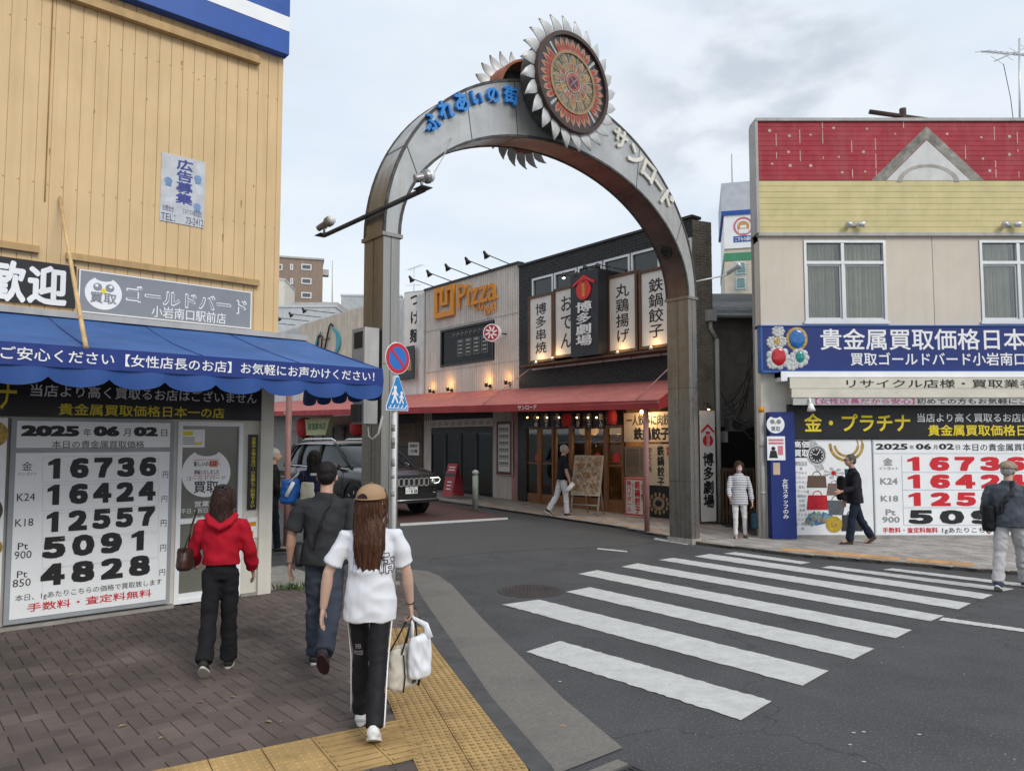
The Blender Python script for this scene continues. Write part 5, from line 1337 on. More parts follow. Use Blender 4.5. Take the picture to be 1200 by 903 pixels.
# red A-board
c = G(531, 583, .06); Q2 = Frame(c.to_2d(), (.6, -.7)); ab = thing('a_board', 'red folding sign board leaning by the dark glass entrance', 'sign board', c)
for sgn, nm in ((1, 'front_board'), (-1, 'rear_board')):
    mb = MB(); mb.raw([Q2.pt(a, c.z + h, o + sgn * (.24 - .22 * h)) for o in (0, -.02 * sgn) for h in (.05, 1.0) for a in (-.24, .24)], [(0, 1, 3, 2), (4, 6, 7, 5), (0, 4, 5, 1), (2, 3, 7, 6), (0, 2, 6, 4), (1, 5, 7, 3)]); o_ = mb.build(nm, mat('board_red', (.42, .02, .03), .5, var=.1), ab)
    if sgn == 1:
        mb = MB()
        def bx(a0, a1, h0, h1): mb.raw([Q2.pt(a, c.z + h, .003 + (.24 - .22 * h)) for h in (h0, h1) for a in (a0, a1)], [(0, 1, 3, 2)])
        bx(-.24, .24, .62, .72); mb.build('dark_band', M['dark'], o_)
        mb = MB()
        for h in (.8, .88): bx(-.15, .16, h, h + .03)
        for h in (.25, .35, .45): bx(-.1, .12, h, h + .035)
        mb.build('print', M['white'], o_)
# bollard
c = G(557, 596, .06); bo = thing('bollard', 'weathered green-grey bollard with a round cap at the kerb', 'bollard', c)
mb = MB(); mb.lathe(c, [(.075, 0), (.075, .84)], n=16); mb.build('post', mat('bollard_paint', (.24, .30, .25), .6, var=.2, streak=.5, scol=(.3, .26, .2)), bo)
mb = MB(); mb.lathe(c, [(.06, .84), (.055, .87), (.085, .89), (.085, .93), (.06, .97), (.02, .985)], n=16); mb.build('cap', M['grime'], bo)

# ================================================================== noodle shop, narrow white front
F_T = F.hit(440, 400)[0]
TS = thing('noodle_shop', 'narrow white corrugated noodle shop squeezed behind the arch pillar', 'building', F.pt((F_T + F_P) / 2, 0))
zt_ = F.hit(485, 346)[1]
mb = MB(); corrug(mb, F, F_T, F_P - .03, awtop - .1, zt_, .09, .012); mb.build('wall', mat('white_corrugated', (.74, .74, .72), .6, streak=.3), TS)
mb = MB(); mb.box(F, F_T, F_P - .02, -.1, zt_ - .02, -6, -.1); mb.build('body', M['dark'], TS)
mb = MB(); mb.box(F, F_T, F_P - .03, .1, awtop, -1.0, -.9); mb.box(F, F_P - .5, F_P, .1, awtop, -.1, .05); mb.build('doorway', mat('brown_door', (.10, .07, .05), .7, var=.3), TS)
mb = MB()
for k in range(12): mb.box(F, F_T, F_P - .5, 1.75 + k * .065, 1.80 + k * .065, -.02, .02)
mb.build('shutter', mat('brown_shutter', (.16, .11, .07), .6), TS)
poster('paper_notice', 'white paper notice on the noodle shop beside the parked car', 478.5, 518, 533, 491, .06, M['signw'], [(K, [('営業中', .15, .85, .6, .85, .02), ('つけ麺', .15, .85, .2, .45, .02)])], cat='notice')
poster('dark_sign', 'black sign with one gold character below the white noodle sign', 466, 408, 446, 485, .2, M['blackp'], [(mat('gold_letter', (.42, .28, .09), .5, var=0), [('麺', .48, .86, .25, .6, .03)])], cat='sign')
V = Frame(F.pt(F.hit(473, 380)[0], 0, .35).to_2d(), (.86, -.45))
vsg = thing('projecting_sign', 'white projecting box sign with three black characters', 'sign', V.pt(0, 3.8, 0))
a, z1 = V.hit(474.5, 343, 0); z0 = V.hit(474.5, 409, 0)[1]; b = V.hit(497, 376, 0)[0]
mb = MB(); mb.box(V, a, b, z0, z1, -.2, 0); mb.build('box', M['signw'], vsg)
mb = MB(); mb.text(V, '\n'.join('つけ麺'), a + (b - a) * .27, a + (b - a) * .77, z0 + (z1 - z0) * .1, z1 - (z1 - z0) * .06, .004, bold=.03, line=1.25); mb.build('lettering', K, vsg)
mb = MB(); mb.box(V, a - .02, a, z0, z1, -.21, .01); mb.box(V, a, b, z1, z1 + .02, -.21, .01); mb.build('trim', M['alu'], vsg)
# tv aerial
ant = MB(); s_, z_ = F.hit(485, 345, -1.5); z2 = F.hit(485, 314, -1.5)[1]
ant.path([F.pt(s_, z_ - .3, -1.5), F.pt(s_, z2, -1.5)], .015, 6)
ant.path([F.pt(s_ - .45, z2, -1.5), F.pt(s_ + .6, z2 + .02, -1.5)], .01, 6); ant.path([F.pt(s_ - .6, z_ + .45, -1.5), F.pt(s_ + .5, z_ + .3, -1.5)], .01, 6)
for k in range(6): c = F.pt(s_ - .4 + k * .2, z2, -1.5); ant.path([c - Vector((.1, .1, 0)), c + Vector((.1, .1, 0))], .006, 5)
ant.build('tv_antenna', M['alu'], label='thin television aerial on the roof behind the white noodle sign', cat='antenna')

# ================================================================== salon with the nf sign
s_a, s_b = F.hit(352, 400)[0], F.hit(424, 400)[0]
NF = thing('salon_building', 'cream sheet-clad building with black script letters and a teal ring', 'building', F.pt((s_a + s_b) / 2, 0))
zt_ = F.hit(405, 365)[1]
mb = MB(); siding(mb, F, s_a, F_T - .02, 2.6, zt_, .46, gap=.012); mb.build('wall', M['cream'], NF)
mb = MB(); mb.box(F, s_a, F_T - .02, 0, zt_ - .02, -6, -.1); mb.build('body', M['grime'], NF)
mb = MB(); mb.box(F, s_a, F_T - .02, .2, 2.5, -.02, .03)
for k in range(7): mb.box(F, s_a + .5 + k * 1.0, s_a + .6 + k * 1.0, .2, 2.5, .03, .07)
mb.build('shopfront', mat('dim_shopfront', (.15, .15, .14), .5, var=.3), NF)
cs, cz = F.hit(383, 403, .06); k_ = abs(F.hit(390, 403, .06)[0] - cs) / 7
nl = thing('salon_sign', 'black nf letters with a teal crescent ring on the cream wall', 'sign', F.pt(cs, cz, .05))
zs_ = lambda py: F.hit(383, py, .06)[1]
mb = MB(); rad = zs_(384) - zs_(403)
vs = []
def cres(a0, a1, wmax):
    n = 16; P = []; 
    for i in range(n + 1):
        q = a0 + (a1 - a0) * i / n; P.append((cs + 15 * k_ * math.cos(q) * 1.0, cz + rad * math.sin(q)))
    for i in range(n, -1, -1):
        t = i / n; q = a0 + (a1 - a0) * t; w = 1 - wmax * math.sin(math.pi * t); P.append((cs + 15 * k_ * w * math.cos(q), cz + rad * w * math.sin(q)))
    mb.prism(F, P, .02, .06)
cres(R(-70), R(75), .28); cres(R(120), R(240), .14); mb.build('ring', mat('teal', (.04, .34, .42), .5, var=.05), nl)
mb = MB(); 
def pk(x, y): return F.pt(F.hit(x, y, .07)[0], F.hit(x, y, .07)[1], .07)
for pts in (((372, 408), (373, 393)), ((372.5, 395), (376, 392.5), (377.5, 395), (376.5, 409)), ((380, 411), (383, 396), (386, 382), (388, 379), (390, 382)), ((379, 398), (386, 396))):
    mb.path([pk(*p) for p in pts], .036 if pts[0][0] != 379 else .022, 8)
mb.build('script_letters', M['dark'], nl)
for px in (337, 352.5, 367, 383): roof_spot(F, F.hit(px + 7, 372)[0], zt_ + .1, 0, 'black roof-edge spotlight over the teal ring sign', 'roof spotlights over the salon sign', ln_=1.3, up=.0)
# white neighbour further down
s_c = F.hit(300, 400)[0]
WN = thing('shuttered_shop', 'white corrugated shop with a closed grey roller shutter down the side street', 'building', F.pt((s_a + s_c) / 2, 0))
mb = MB(); corrug(mb, F, s_c, s_a - .02, 2.4, F.hit(340, 385)[1], .2, .02); mb.build('wall', mat('white_sheet', (.6, .62, .63), .6, streak=.2), WN)
mb = MB(); mb.box(F, s_c, s_a - .02, 0, F.hit(340, 385)[1] - .05, -5, -.1); mb.build('body', M['grime'], WN)
mb = MB(); z = .3; 
sh1 = F.hit(335, 540)[0]
while z < 3.0: mb.box(F, s_c, sh1, z, z + .1, -.02, .03 ); z += .115
mb.build('shutter', M['shut'], WN)
lantern(F, 357.5, 501, 1.0, .35, .75, M['lantred'], 'red paper lantern left of the green lantern sign down the side street')
lantern(F, 419, 500, 1.0, .28, .6, M['lantred'], 'red paper lantern beside the left arch pillar down the side street')
s_, z_ = F.hit(371.5, 500, 1.2); o = thing('lantern_sign', 'pale green lantern-shaped sign with dark characters under the red awning', 'sign', F.pt(s_, z_, 1.2))
mb = MB(); mb.prism(F, [(s_ - 1.0, z_ - .32), (s_ + .75, z_ - .32), (s_ + 1.15, z_ + .32), (s_ - 1.15, z_ + .32)], 1.0, 1.2); mb.build('box', mat('pale_green', (.5, .55, .3), .6), o)
mb = MB(); mb.text(F, '居酒屋本店', s_ - .85, s_ + .8, z_ - .12, z_ + .16, 1.205, bold=.03); mb.build('lettering', mat('green_letter', (.08, .16, .05), .6, var=0), o)

# ================================================================== distant buildings
def at(px, py, Y):
    r = ray(px, py); return CAM + r * (Y / r.y)
Bk = Frame(at(377, 400, 62).to_2d(), (.93, .37)); Bk = Frame(at(377, 400, 62).to_2d(), Vector((1, .30)))
AP = thing('apartment_block', 'brown tiled apartment block rising behind the roofs on the left', 'building', Bk.pt(-6, 0))
zt_ = Bk.hit(376, 305)[1]; h_ = .0
mb = MB(); 
P = [Bk.pt(-14, 0, 0), Bk.pt(0, 0, 0), Bk.pt(0, zt_, 0), Bk.pt(-14, zt_, 0)]
mb.box(Bk, -14, 0, 0, zt_, -8, 0); mb.build('wall', mat('brown_block_tile', (.27, .20, .155), .8, var=.08, streak=.15), AP)
mb = MB(); mb.box(Bk, -14, .1, zt_, zt_ + .15, -8, .1)
for z in (zt_ - 1.2, zt_ - 4): mb.box(Bk, 0, .5, z, z + .5, -1, -.2)
mb.build('parapet', M['grime'], AP)
for py in (313, 329.5, 346):
    for x0, x1, hh in ((353, 365, 7), (340, 343.5, 7), (325, 331, 7)):
        a, b, z0, z1 = Bk.rect(x0, py - hh / 2, x1, py + hh / 2, 0)
        mb = MB(); mb.frame(Bk, a, b, z0, z1, .09, -.05, .05); w_o = mb.build('window', M['alu'], AP)
        mb = MB(); mb.box(Bk, a + .09, b - .09, z0 + .09, z1 - .09, .0, .02); mb.build('pane', mat('far_pane', (.10, .12, .13), .1, var=0), w_o)
def block(name, label, x0, x1, yt, Y, dep, m, tilt_=(1, .15), cat='building'):
    fr = Frame(at(x0, 400, Y).to_2d(), tilt_); b = fr.hit(x1, 400)[0]; z = fr.hit((x0 + x1) / 2, yt)[1]
    o = thing(name, label, cat, fr.pt(b / 2, 0, -dep / 2))
    mb = MB(); mb.box(fr, 0, b, 0, z, -dep, 0); mb.build('wall', m, o)
    mb = MB(); mb.box(fr, -.05, b + .05, z, z + .12, -dep - .05, .05); mb.build('coping', M['alu'], o)
    return fr, b, z, o
lightg = mat('pale_blue_grey_wall', (.52, .55, .57), .7, streak=.15)
fr, b, z, o = block('flat_roof_building', 'pale grey flat-roofed building behind the salon roof', 300, 392, 360, 46, 8, lightg, (1, -.02))
mb = MB(); mb.box(fr, b * .55, b * .98, z, z + .5, -4, -1); mb.box(fr, b * .3, b * .5, z, z + .7, -5, -2); mb.build('roof_plant', M['grime'], o)
fr, b, z, o = block('grey_rooftop', 'plain grey rooftop block just left of the arch pillar', 399, 470, 347, 50, 8, mat('grey_cladding', (.42, .44, .45), .6), (1, .05))
fr, b, z, o = block('white_annex', 'small white rooftop annex below the brown apartment block', 318, 332, 328, 55, 4, M['offw'], (1, .1))
mb = MB(); p = at(389.5, 356, 47); q = at(389.5, 305, 47); mb.path([p - Vector((0, 0, 1)), q], [.05, .02], 6); mb.build('roof_mast', M['grime'], label='thin tall mast on the pale grey roof', cat='mast')
# white and green building up the alley
WG = Frame(at(849, 300, 36).to_2d(), (1, -.25)); bW = WG.hit(900, 300)[0]
wg = thing('office_building', 'white office building with a green band and a rooftop signboard', 'building', WG.pt(bW / 2, 0, -2))
z_top = WG.hit(866, 214)[1]; zq = lambda py: WG.hit(866, py)[1]
mb = MB(); mb.box(WG, 0, bW, 0, zq(291), -6, 0); mb.build('wall', mat('beige_panel', (.6, .53, .43), .7, var=.05), wg)
mb = MB(); mb.box(WG, -.02, bW + .02, zq(305), zq(296), -6, .03); mb.build('green_band', mat('green_band', (.06, .27, .14), .6), wg)
mb = MB(); mb.box(WG, -.1, bW, zq(247), z_top, -5, .1); mb.build('penthouse', mat('grey_blue_panel', (.5, .53, .58), .6), wg)
mb = MB(); mb.box(WG, -.12, bW, zq(252), zq(247), -5, .12); mb.build('blue_strip', M['blue'], wg)
mb = MB(); mb.box(WG, 0, bW, zq(291), zq(252), -5, .06); sg = mb.build('signboard', M['whitep'], wg)
cs, cz = WG.hit(871, 265, .07); r_ = zq(252) - zq(263)
mb = MB(); mb.arc(WG, cs, cz, r_ * .8, r_, .06, .075, n=20); mb.build('emblem_ring', mat('pinkish', (.6, .2, .22), .6), sg)
mb = MB(); mb.disc(WG, cs, cz - .02, r_ * .62, .06, .07, 16); mb.build('emblem_face', mat('tan_print', (.6, .3, .1), .6), sg)
mb = MB(); mb.box(WG, cs - r_ * .45, cs + r_ * .45, cz - r_ * .75, cz - r_ * .3, .07, .08); mb.box(WG, cs - r_ * .3, cs + r_ * .3, cz - r_ * .2, cz + r_ * .1, .07, .08); mb.build('emblem_body', M['white'], sg)
mb = MB(); mb.box(WG, cs - r_, cs + r_, zq(284), zq(277), .06, .075); mb.build('name_strip', mat('strip_blue', (.03, .1, .35), .6, var=0), sg)
mb = MB(); mb.text(WG, 'こすもの歯科', cs - r_ * .85, cs + r_ * .85, zq(283), zq(278), .08, bold=.02); mb.build('lettering', M['white'], sg)
for py in (315, 333):
    a, b2, z0, z1 = WG.rect(862, py - 8, 874, py + 6, 0); mb = MB(); mb.frame(WG, a, b2, z0, z1, .06, -.04, .04); wx = mb.build('window', M['alu'], wg)
    mb = MB(); mb.box(WG, a + .06, b2 - .06, z0 + .06, z1 - .06, 0, .02); mb.build('pane', mat('green_pane', (.2, .3, .3), .1, var=0), wx)
    mb = MB()
    for k in range(5): mb.box(WG, a - .1, b2 + .1, z0 - .1 + k * .12, z0 - .07 + k * .12, .2, .22)
    mb.build('railing', mat('teal_rail', (.2, .4, .4), .5), wx)
mb = MB(); p = at(858, 212, 37); mb.path([p - Vector((0, 0, .5)), p + Vector((0, 0, 1.4))], .03, 6); mb.build('roof_rod', M['grime'], label='short lightning rod on the white office building', cat='rod')

# ================================================================== alley between restaurant and corner shop
AL = Frame(at(834, 500, 19).to_2d(), (1, 0)); bA = AL.hit(900, 500)[0]
al = thing('alley_house', 'dim brown tiled house wall closing the narrow alley', 'building', AL.pt(bA / 2, 0, 0))
zt_ = AL.hit(860, 372)[1]
mb = MB(); tiles(mb, AL, -.6, bA + .5, 0, zt_, .5, .3, 0, .01); mb.box(AL, -.6, bA + .5, 0, zt_, -4, -.07); mb.build('wall', mat('alley_tile', (.33, .29, .25), .8, var=.15, streak=.25), al)
mb = MB(); z2 = AL.hit(860, 360, .4)[1]
mb.raw([AL.pt(-.6, zt_ + .02, .35), AL.pt(bA + .5, zt_ + .02, .35), AL.pt(bA + .5, zt_ + .75, -1.6), AL.pt(-.6, zt_ + .75, -1.6), AL.pt(-.6, zt_ - .06, .35), AL.pt(bA + .5, zt_ - .06, .35)], [(0, 1, 2, 3), (4, 5, 1, 0)])
for k in range(9): mb.box(AL, -.6, bA + .5, zt_ + .03 + k * .075, zt_ + .05 + k * .075, .25 - k * .21, .33 - k * .21)
mb.build('roof', mat('grey_roof', (.2, .2, .2), .6, var=.2), al)
mb = MB(); mb.path([AL.pt(-.6, zt_ - .03, .42), AL.pt(bA + .5, zt_ - .03, .42)], .06, 8); mb.build('gutter', M['grime'], al)
mb = MB(); zt2 = AL.hit(860, 344, -1.7)[1]; mb.box(AL, -.2, bA + .4, zt_ + .5, zt2, -2.2, -1.7); mb.build('parapet', M['alu'], al)
z0 = AL.hit(860, 500, .2)[1]
mb = MB(); mb.box(AL, -.6, bA + .5, .0, AL.hit(860, 500, .1)[1], .02, .1); mb.build('dark_shed', M['darkin'], al)
lf = thing('lattice_gate', 'low brown slatted wooden gate across the alley mouth', 'gate', G(866, 612, .06)); AG = Frame(at(846, 580, 16.4).to_2d(), (1, 0)); bG = AG.hit(884, 580)[0]; zg = AG.hit(866, 548)[1]
mb = MB(); k = 0
while k * .075 < bG: mb.box(AG, k * .075, k * .075 + .04, .12, zg, 0, .025); k += 1
o = mb.build('slats', M['dwood'], lf); mb = MB(); mb.box(AG, 0, bG, zg - .08, zg, -.03, 0); mb.box(AG, 0, bG, .3, .38, -.03, 0); mb.build('rails', M['dwood'], lf)
ac = thing('air_conditioner', 'dark air conditioner unit hung high in the alley', 'air conditioner', AG.pt(.4, 2.2, 0)); a, b2, z0, z1 = AG.rect(855, 489, 873, 505, .1)
mb = MB(); mb.box(AG, a, b2, z0, z1, -.3, .1); mb.build('case', mat('dim_case', (.10, .10, .10), .5), ac); mb = MB(); mb.arc(AG, (a + b2) / 2, (z0 + z1) / 2, .02, .12, .1, .115, n=18); mb.build('fan_grille', M['dark'], ac)
mb = MB(); a, b2, z0, z1 = AG.rect(849, 505, 853, 518, .1); mb.box(AG, a, b2, z0, z1, -.2, .1); mb.build('meter_box', mat('meter_grey', (.2, .2, .2), .5), label='small grey meter box left of the alley air conditioner', cat='meter box')
rnd = random.Random(21); cb = MB()
for k in range(16):
    x0, y0, x1, y1 = rnd.choice([(848, 460, 884, 420), (846, 470, 884, 478), (850, 480, 882, 450), (860, 478, 886, 500), (868, 490, 884, 395)])
    p, q = at(x0 + rnd.uniform(-3, 6), y0 + rnd.uniform(-12, 15), 15.8 + rnd.uniform(0, 1)), at(x1 + rnd.uniform(-4, 0), y1 + rnd.uniform(-12, 20), 15.4 + rnd.uniform(0, .6))
    m_ = p.lerp(q, .5) - Vector((0, 0, rnd.uniform(.05, .35))); cb.path([p, p.lerp(m_, .6) - Vector((0, 0, .04)), m_, q.lerp(m_, .5) - Vector((0, 0, .06)), q], rnd.uniform(.006, .016), 5)
cb.build('cables', M['dark'], label='tangle of black cables strung across the alley', cat='cables', kind='stuff')

# ================================================================== corner shop on the right
RW = 9.0; zq = lambda py: RB.hit(1040, py)[1]; sq = lambda px: RB.hit(px, 330)[0]
CS = thing('corner_shop', 'two-storey corner shop with red and yellow parapet and curtained windows', 'building', RB.pt(4, 0))
zT, zR, zY, zS = zq(144), zq(212.5), zq(274), zq(381)
ZL = sq(890)
mb = MB(); lap(mb, RB, ZL, RW, zR, zT, (zT - zR) / 12, .06); mb.build('red_parapet', mat('worn_red_paint', (0.36, 0.018, 0.035), .6, var=.1, sc=2, patch=.0, streak=.12, scol=(.5, .3, .3)), CS)
mb = MB(); lap(mb, RB, ZL, RW, zY, zR - .01, (zR - zY) / 9, .06); mb.build('yellow_band', mat('pale_yellow_paint', (0.62, 0.535, 0.265), .6, var=.08, streak=.2, scol=(.45, .38, .2)), CS)
mb = MB(); mb.box(RB, ZL - .04, RW, zT, zT + .06, -.3, .1); mb.box(RB, ZL - .05, ZL, zY, zT, -.3, .09); mb.box(RB, ZL - .02, RW, zY - .06, zY, -.05, .09); mb.build('trim', M['grime'], CS)
mb = MB(); mb.box(RB, ZL - .04, RW, zR, zT - .02, -.305, -.0)
q0, q1 = ZL - .05, RW; P = [RB.pt(a_, z_, o_) for z_ in (-.2, zT) for a_, o_ in ((q0, -.31), (q1, -.31), (q1 + 2.7, -7.5), (q0 + 2.7, -7.5))]
mb.raw(P, [(3, 2, 1, 0), (4, 5, 6, 7), (0, 1, 5, 4), (1, 2, 6, 5), (2, 3, 7, 6), (3, 0, 4, 7)]); mb.build('body', mat('side_wall', (.35, .34, .32), .7, streak=.4), CS)
wins = [(942, 1038), (1148, 1244)]; segs = [sq(890)] + [sq(x) for w_ in wins for x in w_] + [RW]
zw0, zw1 = zq(377), zq(282)
M['beige'] = mat('beige_wall_panel', (0.64, 0.57, 0.475), .7, var=.05, sc=1.2, streak=.18, scol=(.46, .37, .28))
mb = MB()
for i in (0, 2, 4):
    a, b = segs[i], segs[i + 1]; n = max(1, round((b - a) / .95)); 
    for k in range(n): mb.box(RB, a + (b - a) * k / n + .006, a + (b - a) * (k + 1) / n - .006, zS - .05, zY - .06, -.05, .02)
for i in (1, 3): mb.box(RB, segs[i], segs[i + 1], zS - .05, zw0, -.05, .015); mb.box(RB, segs[i], segs[i + 1], zw1, zY - .06, -.05, .015)
for i in (0, 2, 4): mb.box(RB, segs[i], segs[i + 1], zS - .1, zY, -.3, -.052)
mb.box(RB, ZL, RW, zS - .1, zw0 - .05, -.3, -.053); mb.box(RB, ZL, RW, zw1, zY, -.3, -.053)
mb.build('panels', M['beige'], CS)
M['curt'] = mat('grey_curtain', (.42, .385, .30), .9, var=.15)
for x0, x1 in wins:
    a, b = sq(x0), sq(x1); zm = zq(308)
    mb = MB(); mb.frame(RB, a, b, zw0, zw1, .05, -.05, .04); mb.box(RB, a + .05, b - .05, zm - .03, zm + .03, -.05, .035); m_ = a + (b - a) * .475; mb.box(RB, m_ - .03, m_ + .03, zw0 + .05, zw1 - .05, -.045, .03)
    mb.box(RB, a - .03, b + .03, zw0 - .05, zw0, -.05, .07)
    # sliding sash rails
    mb.frame(RB, a + .055, m_ - .035, zw0 + .055, zm - .035, .025, -.03, .0); mb.frame(RB, m_ + .035, b - .055, zw0 + .055, zm - .035, .025, -.04, -.01)
    w_o = mb.build('window', M['alu'], CS)
    mb = MB(); mb.box(RB, a + .05, b - .05, zw0 + .05, zw1 - .05, -.028, -.024); mb.build('pane', M['glass'], w_o)
    for q0, q1 in ((a + .06, a + (b - a) * .40), (a + (b - a) * .47, b - .06)):
        mb = MB(); n = 70; vs = []
        rr_ = random.Random(int(x0))
        for i in range(n + 1):
            u = q0 + (q1 - q0) * i / n; d = .05 * math.sin(i * .75 + .8 * math.sin(i * .21 + q0)) + .03 * math.sin(i * .31 + q0 * 3)
            vs += [RB.pt(u, zw0 + .05, -.13 + d), RB.pt(u, zw1 - .05, -.13 + d * .8)]
        mb.raw(vs, [(2 * i, 2 * i + 2, 2 * i + 3, 2 * i + 1) for i in range(n)], True); mb.build('curtain', M['curt'], w_o)
    mb = MB(); mb.box(RB, a, b, zw0, zw1, -.3, -.25); mb.build('dark_room', M['darkin'], w_o)
# ghost gable painted on the parapet
mb = MB(); ap = RB.hit(1086, 148, .07); bl, br = RB.hit(1021, 211.5, .07), RB.hit(1154, 211.5, .07); il, ir, ia = RB.hit(1038, 211.5, .07), RB.hit(1138, 211.5, .07), RB.hit(1086, 163, .07)
mb.prism(RB, [bl, il, ia, ir, br, ap], .055, .064); mb.build('gable_ghost', mat('bare_board_grey', (.30, .285, .25), .8, var=.35, sc=6), CS)
mb = MB(); mb.prism(RB, [(il[0] + .01, il[1]), (ir[0] - .01, ir[1]), (ia[0], ia[1] - .02)], .055, .066); mb.build('gable_patch', mat('white_patch', (.64, .64, .62), .7, var=.08, streak=.2), CS)
mb = MB(); cc = RB.hit(1088, 214, .07); mb.arc(RB, cc[0], cc[1], .31, .37, .066, .07, a0=.05, a1=math.pi - .05, n=24, sx=1.65); mb.build('arch_ghost', mat('ghost_line', (.42, .40, .36), .8, var=.3), CS)
mb = MB(); rnd = random.Random(6)
for px, py in ((902, 153), (925, 159), (977, 150), (1016, 151), (1049, 157), (924, 178), (983, 184), (1012, 178), (905, 192), (950, 194), (1150, 161), (1183, 160), (1183, 181), (1152, 186), (987, 202), (1160, 200), (950, 158), (1110, 157), (926, 194), (1014, 201)):
    a, z = RB.hit(px, py, .065); mb.disc(RB, a, z, rnd.uniform(.018, .038), .06, .064, 7)
for px in (912, 940, 967, 1001, 1029, 1033, 1135, 1170, 1197, 1063):
    a = sq(px); z = zR + .05
    while z < zT - .1:
        l_ = rnd.uniform(.05, .3)
        if rnd.random() < .55: mb.box(RB, a - .008, a + .008, z, z + l_, .0605, .063)
        z += l_ + rnd.uniform(.02, .15)
mb.build('paint_scar', mat('chipped_paint', (.58, .42, .38), .8, var=.2), CS)
for px in (1001, 1183):
    a, z = RB.hit(px, 263, .1); o = thing('parapet_lamp', 'small twin floodlight fixed low on the yellow parapet band', 'lamp', RB.pt(a, z, .1), 'twin floodlights on the yellow parapet band')
    mb = MB(); mb.box(RB, a - .05, a + .05, z - .03, z + .05, .06, .1); mb.build('base', M['grime'], o)
    for q in (-1, 1): mb = MB(); mb.lathe(RB.pt(a + q * .06, z, .12), [(.03, 0), (.05, .04), (.06, .13), (.02, .135)], (q * .8, -.6, -.25), 12); mb.build('floodlight', M['alu'], o)
# lower floor
zG = zq(436)
mb = MB(); mb.box(RB, ZL - .02, sq(918), .0, zS - .05, -.3, -.0); mb.box(RB, sq(918), RW, zq(515), zS - .05, -.3, -.02); mb.build('lower_wall', M['offw'], CS)
mb = MB(); mb.box(RB, sq(918), RW, .0, .12, -.1, .08); mb.build('plinth', M['conc'], CS)
# roof remains and antenna
mb = MB(); p0, p1 = at(1019, 131, 15.2), at(1096, 142, 15.2); mb.path([p0, p1], .05, 8); pm = at(1058, 133, 15.2); mb.path([pm - Vector((0, 0, .5)), pm + Vector((0, 0, .1))], .07, 8); mb.build('roof_beam', mat('rusty_beam', (.06, .035, .03), .7, var=.3), label='rusty brown steel beam lying across a stub post on the roof', cat='beam')
tv = thing('tv_antenna', 'tall television aerial with crossbars on the corner shop roof', 'antenna', at(1194, 146, 16)); mb = MB(); p0, p1 = at(1194.5, 150, 16), at(1194.5, 45, 16); mb.path([p0 - Vector((0, 0, .3)), p1], .022, 8); mb.build('mast', M['alu'], tv)
mb = MB(); q0, q1 = at(1150, 60, 16), at(1215, 66, 16.2); mb.path([q0, q1], .014, 6)
for k in range(10): c = q0.lerp(q1, (k + .3) / 10); mb.path([c - Vector((.02, .3, .14)), c + Vector((.02, .3, .14))], .008, 5)
q0, q1 = at(1165, 72, 16), at(1220, 48, 16.2); mb.path([q0, q1], .012, 6)
for k in range(5): c = q0.lerp(q1, (k + .3) / 5); mb.path([c - Vector((.0, .2, .2)), c + Vector((.0, .2, .2))], .007, 5)
mb.build('elements', M['alu'], tv)
mb = MB(); q0 = at(1176, 75, 16); q1 = at(1188, 145, 16); mb.path([q0, q0.lerp(q1, .5) + Vector((.04, 0, -.1)), q1], .008, 5); mb.build('cable', M['dark'], tv)
# pipe at the corner
mb = MB(); a = sq(887.5); mb.path([RB.pt(a, .06, .07), RB.pt(a, zq(483), .07)], .05, 12)
for z in (.9, 1.8): mb.path([RB.pt(a, z, .07), RB.pt(a, z + .05, .07)], .058, 12)
o = mb.build('drain_pipe', M['grime'], label='grey drain pipe with an orange cap at the corner shop edge', cat='pipe'); mb = MB(); mb.path([RB.pt(a, zq(483), .07), RB.pt(a, zq(477), .07)], .055, 12); OFF[o] = Vector(o.location); mb.build('cap', M['orange'], o)

# blue fascia sign
a, b, z0, z1 = RB.rect(893, 382, 1300, 435, .25); b = RW
bs = thing('fascia_sign', 'wide blue fascia sign with jewels and white lettering on the corner shop', 'sign', RB.pt(a + 2, z0, .2))
M['signblue'] = mat('sign_blue', (.012, .03, .17), .4, var=.05); 
mb = MB(); mb.box(RB, a, b, z0, z1, .02, .22); mb.build('panel', M['signblue'], bs)
mb = MB(); mb.box(RB, a - .01, b, z1, z1 + .02, .01, .24); mb.box(RB, a - .01, a + .02, z0, z1, .02, .224); mb.box(RB, a, b, z0 - .02, z0 + .02, .02, .224); mb.build('edge', mat('edge_blue', (.03, .12, .4), .4), bs)
mb = MB(); mb.text(RB, '貴金属買取価格日本一の店', sq(954), sq(1268), zq(411.5), zq(387), .224, bold=.014); mb.text(RB, '買取ゴールドバード小岩南口駅前店', sq(988), sq(1236), zq(429.5), zq(414.5), .224, bold=.014); mb.build('lettering', M['white'], bs)
def jewel(mb, px, py, rx, ry, o): 
    s_, z_ = RB.hit(px, py, .23); mb.ball(RB.pt(s_, z_, o), rx, .03, ry, 20, 12)
jm = {k: mat('jewel_' + k, c, .12, var=.3, sc=15, coat=.5) for k, c in (('red', (.5, .01, .02)), ('green', (.01, .28, .25)), ('blue', (.02, .14, .42)))}
silver = mat('silver_print', (.55, .56, .55), .4, var=.35, sc=25)
mb = MB(); s_, z_ = RB.hit(934, 397, .23); mb.ball(RB.pt(s_, z_, .22), .21, .02, .235, 24, 8); mb.ball(RB.pt(sq(904), zq(402), .22), .09, .02, .1); mb.build('gold_frame', M['gold'], bs)
mb = MB()
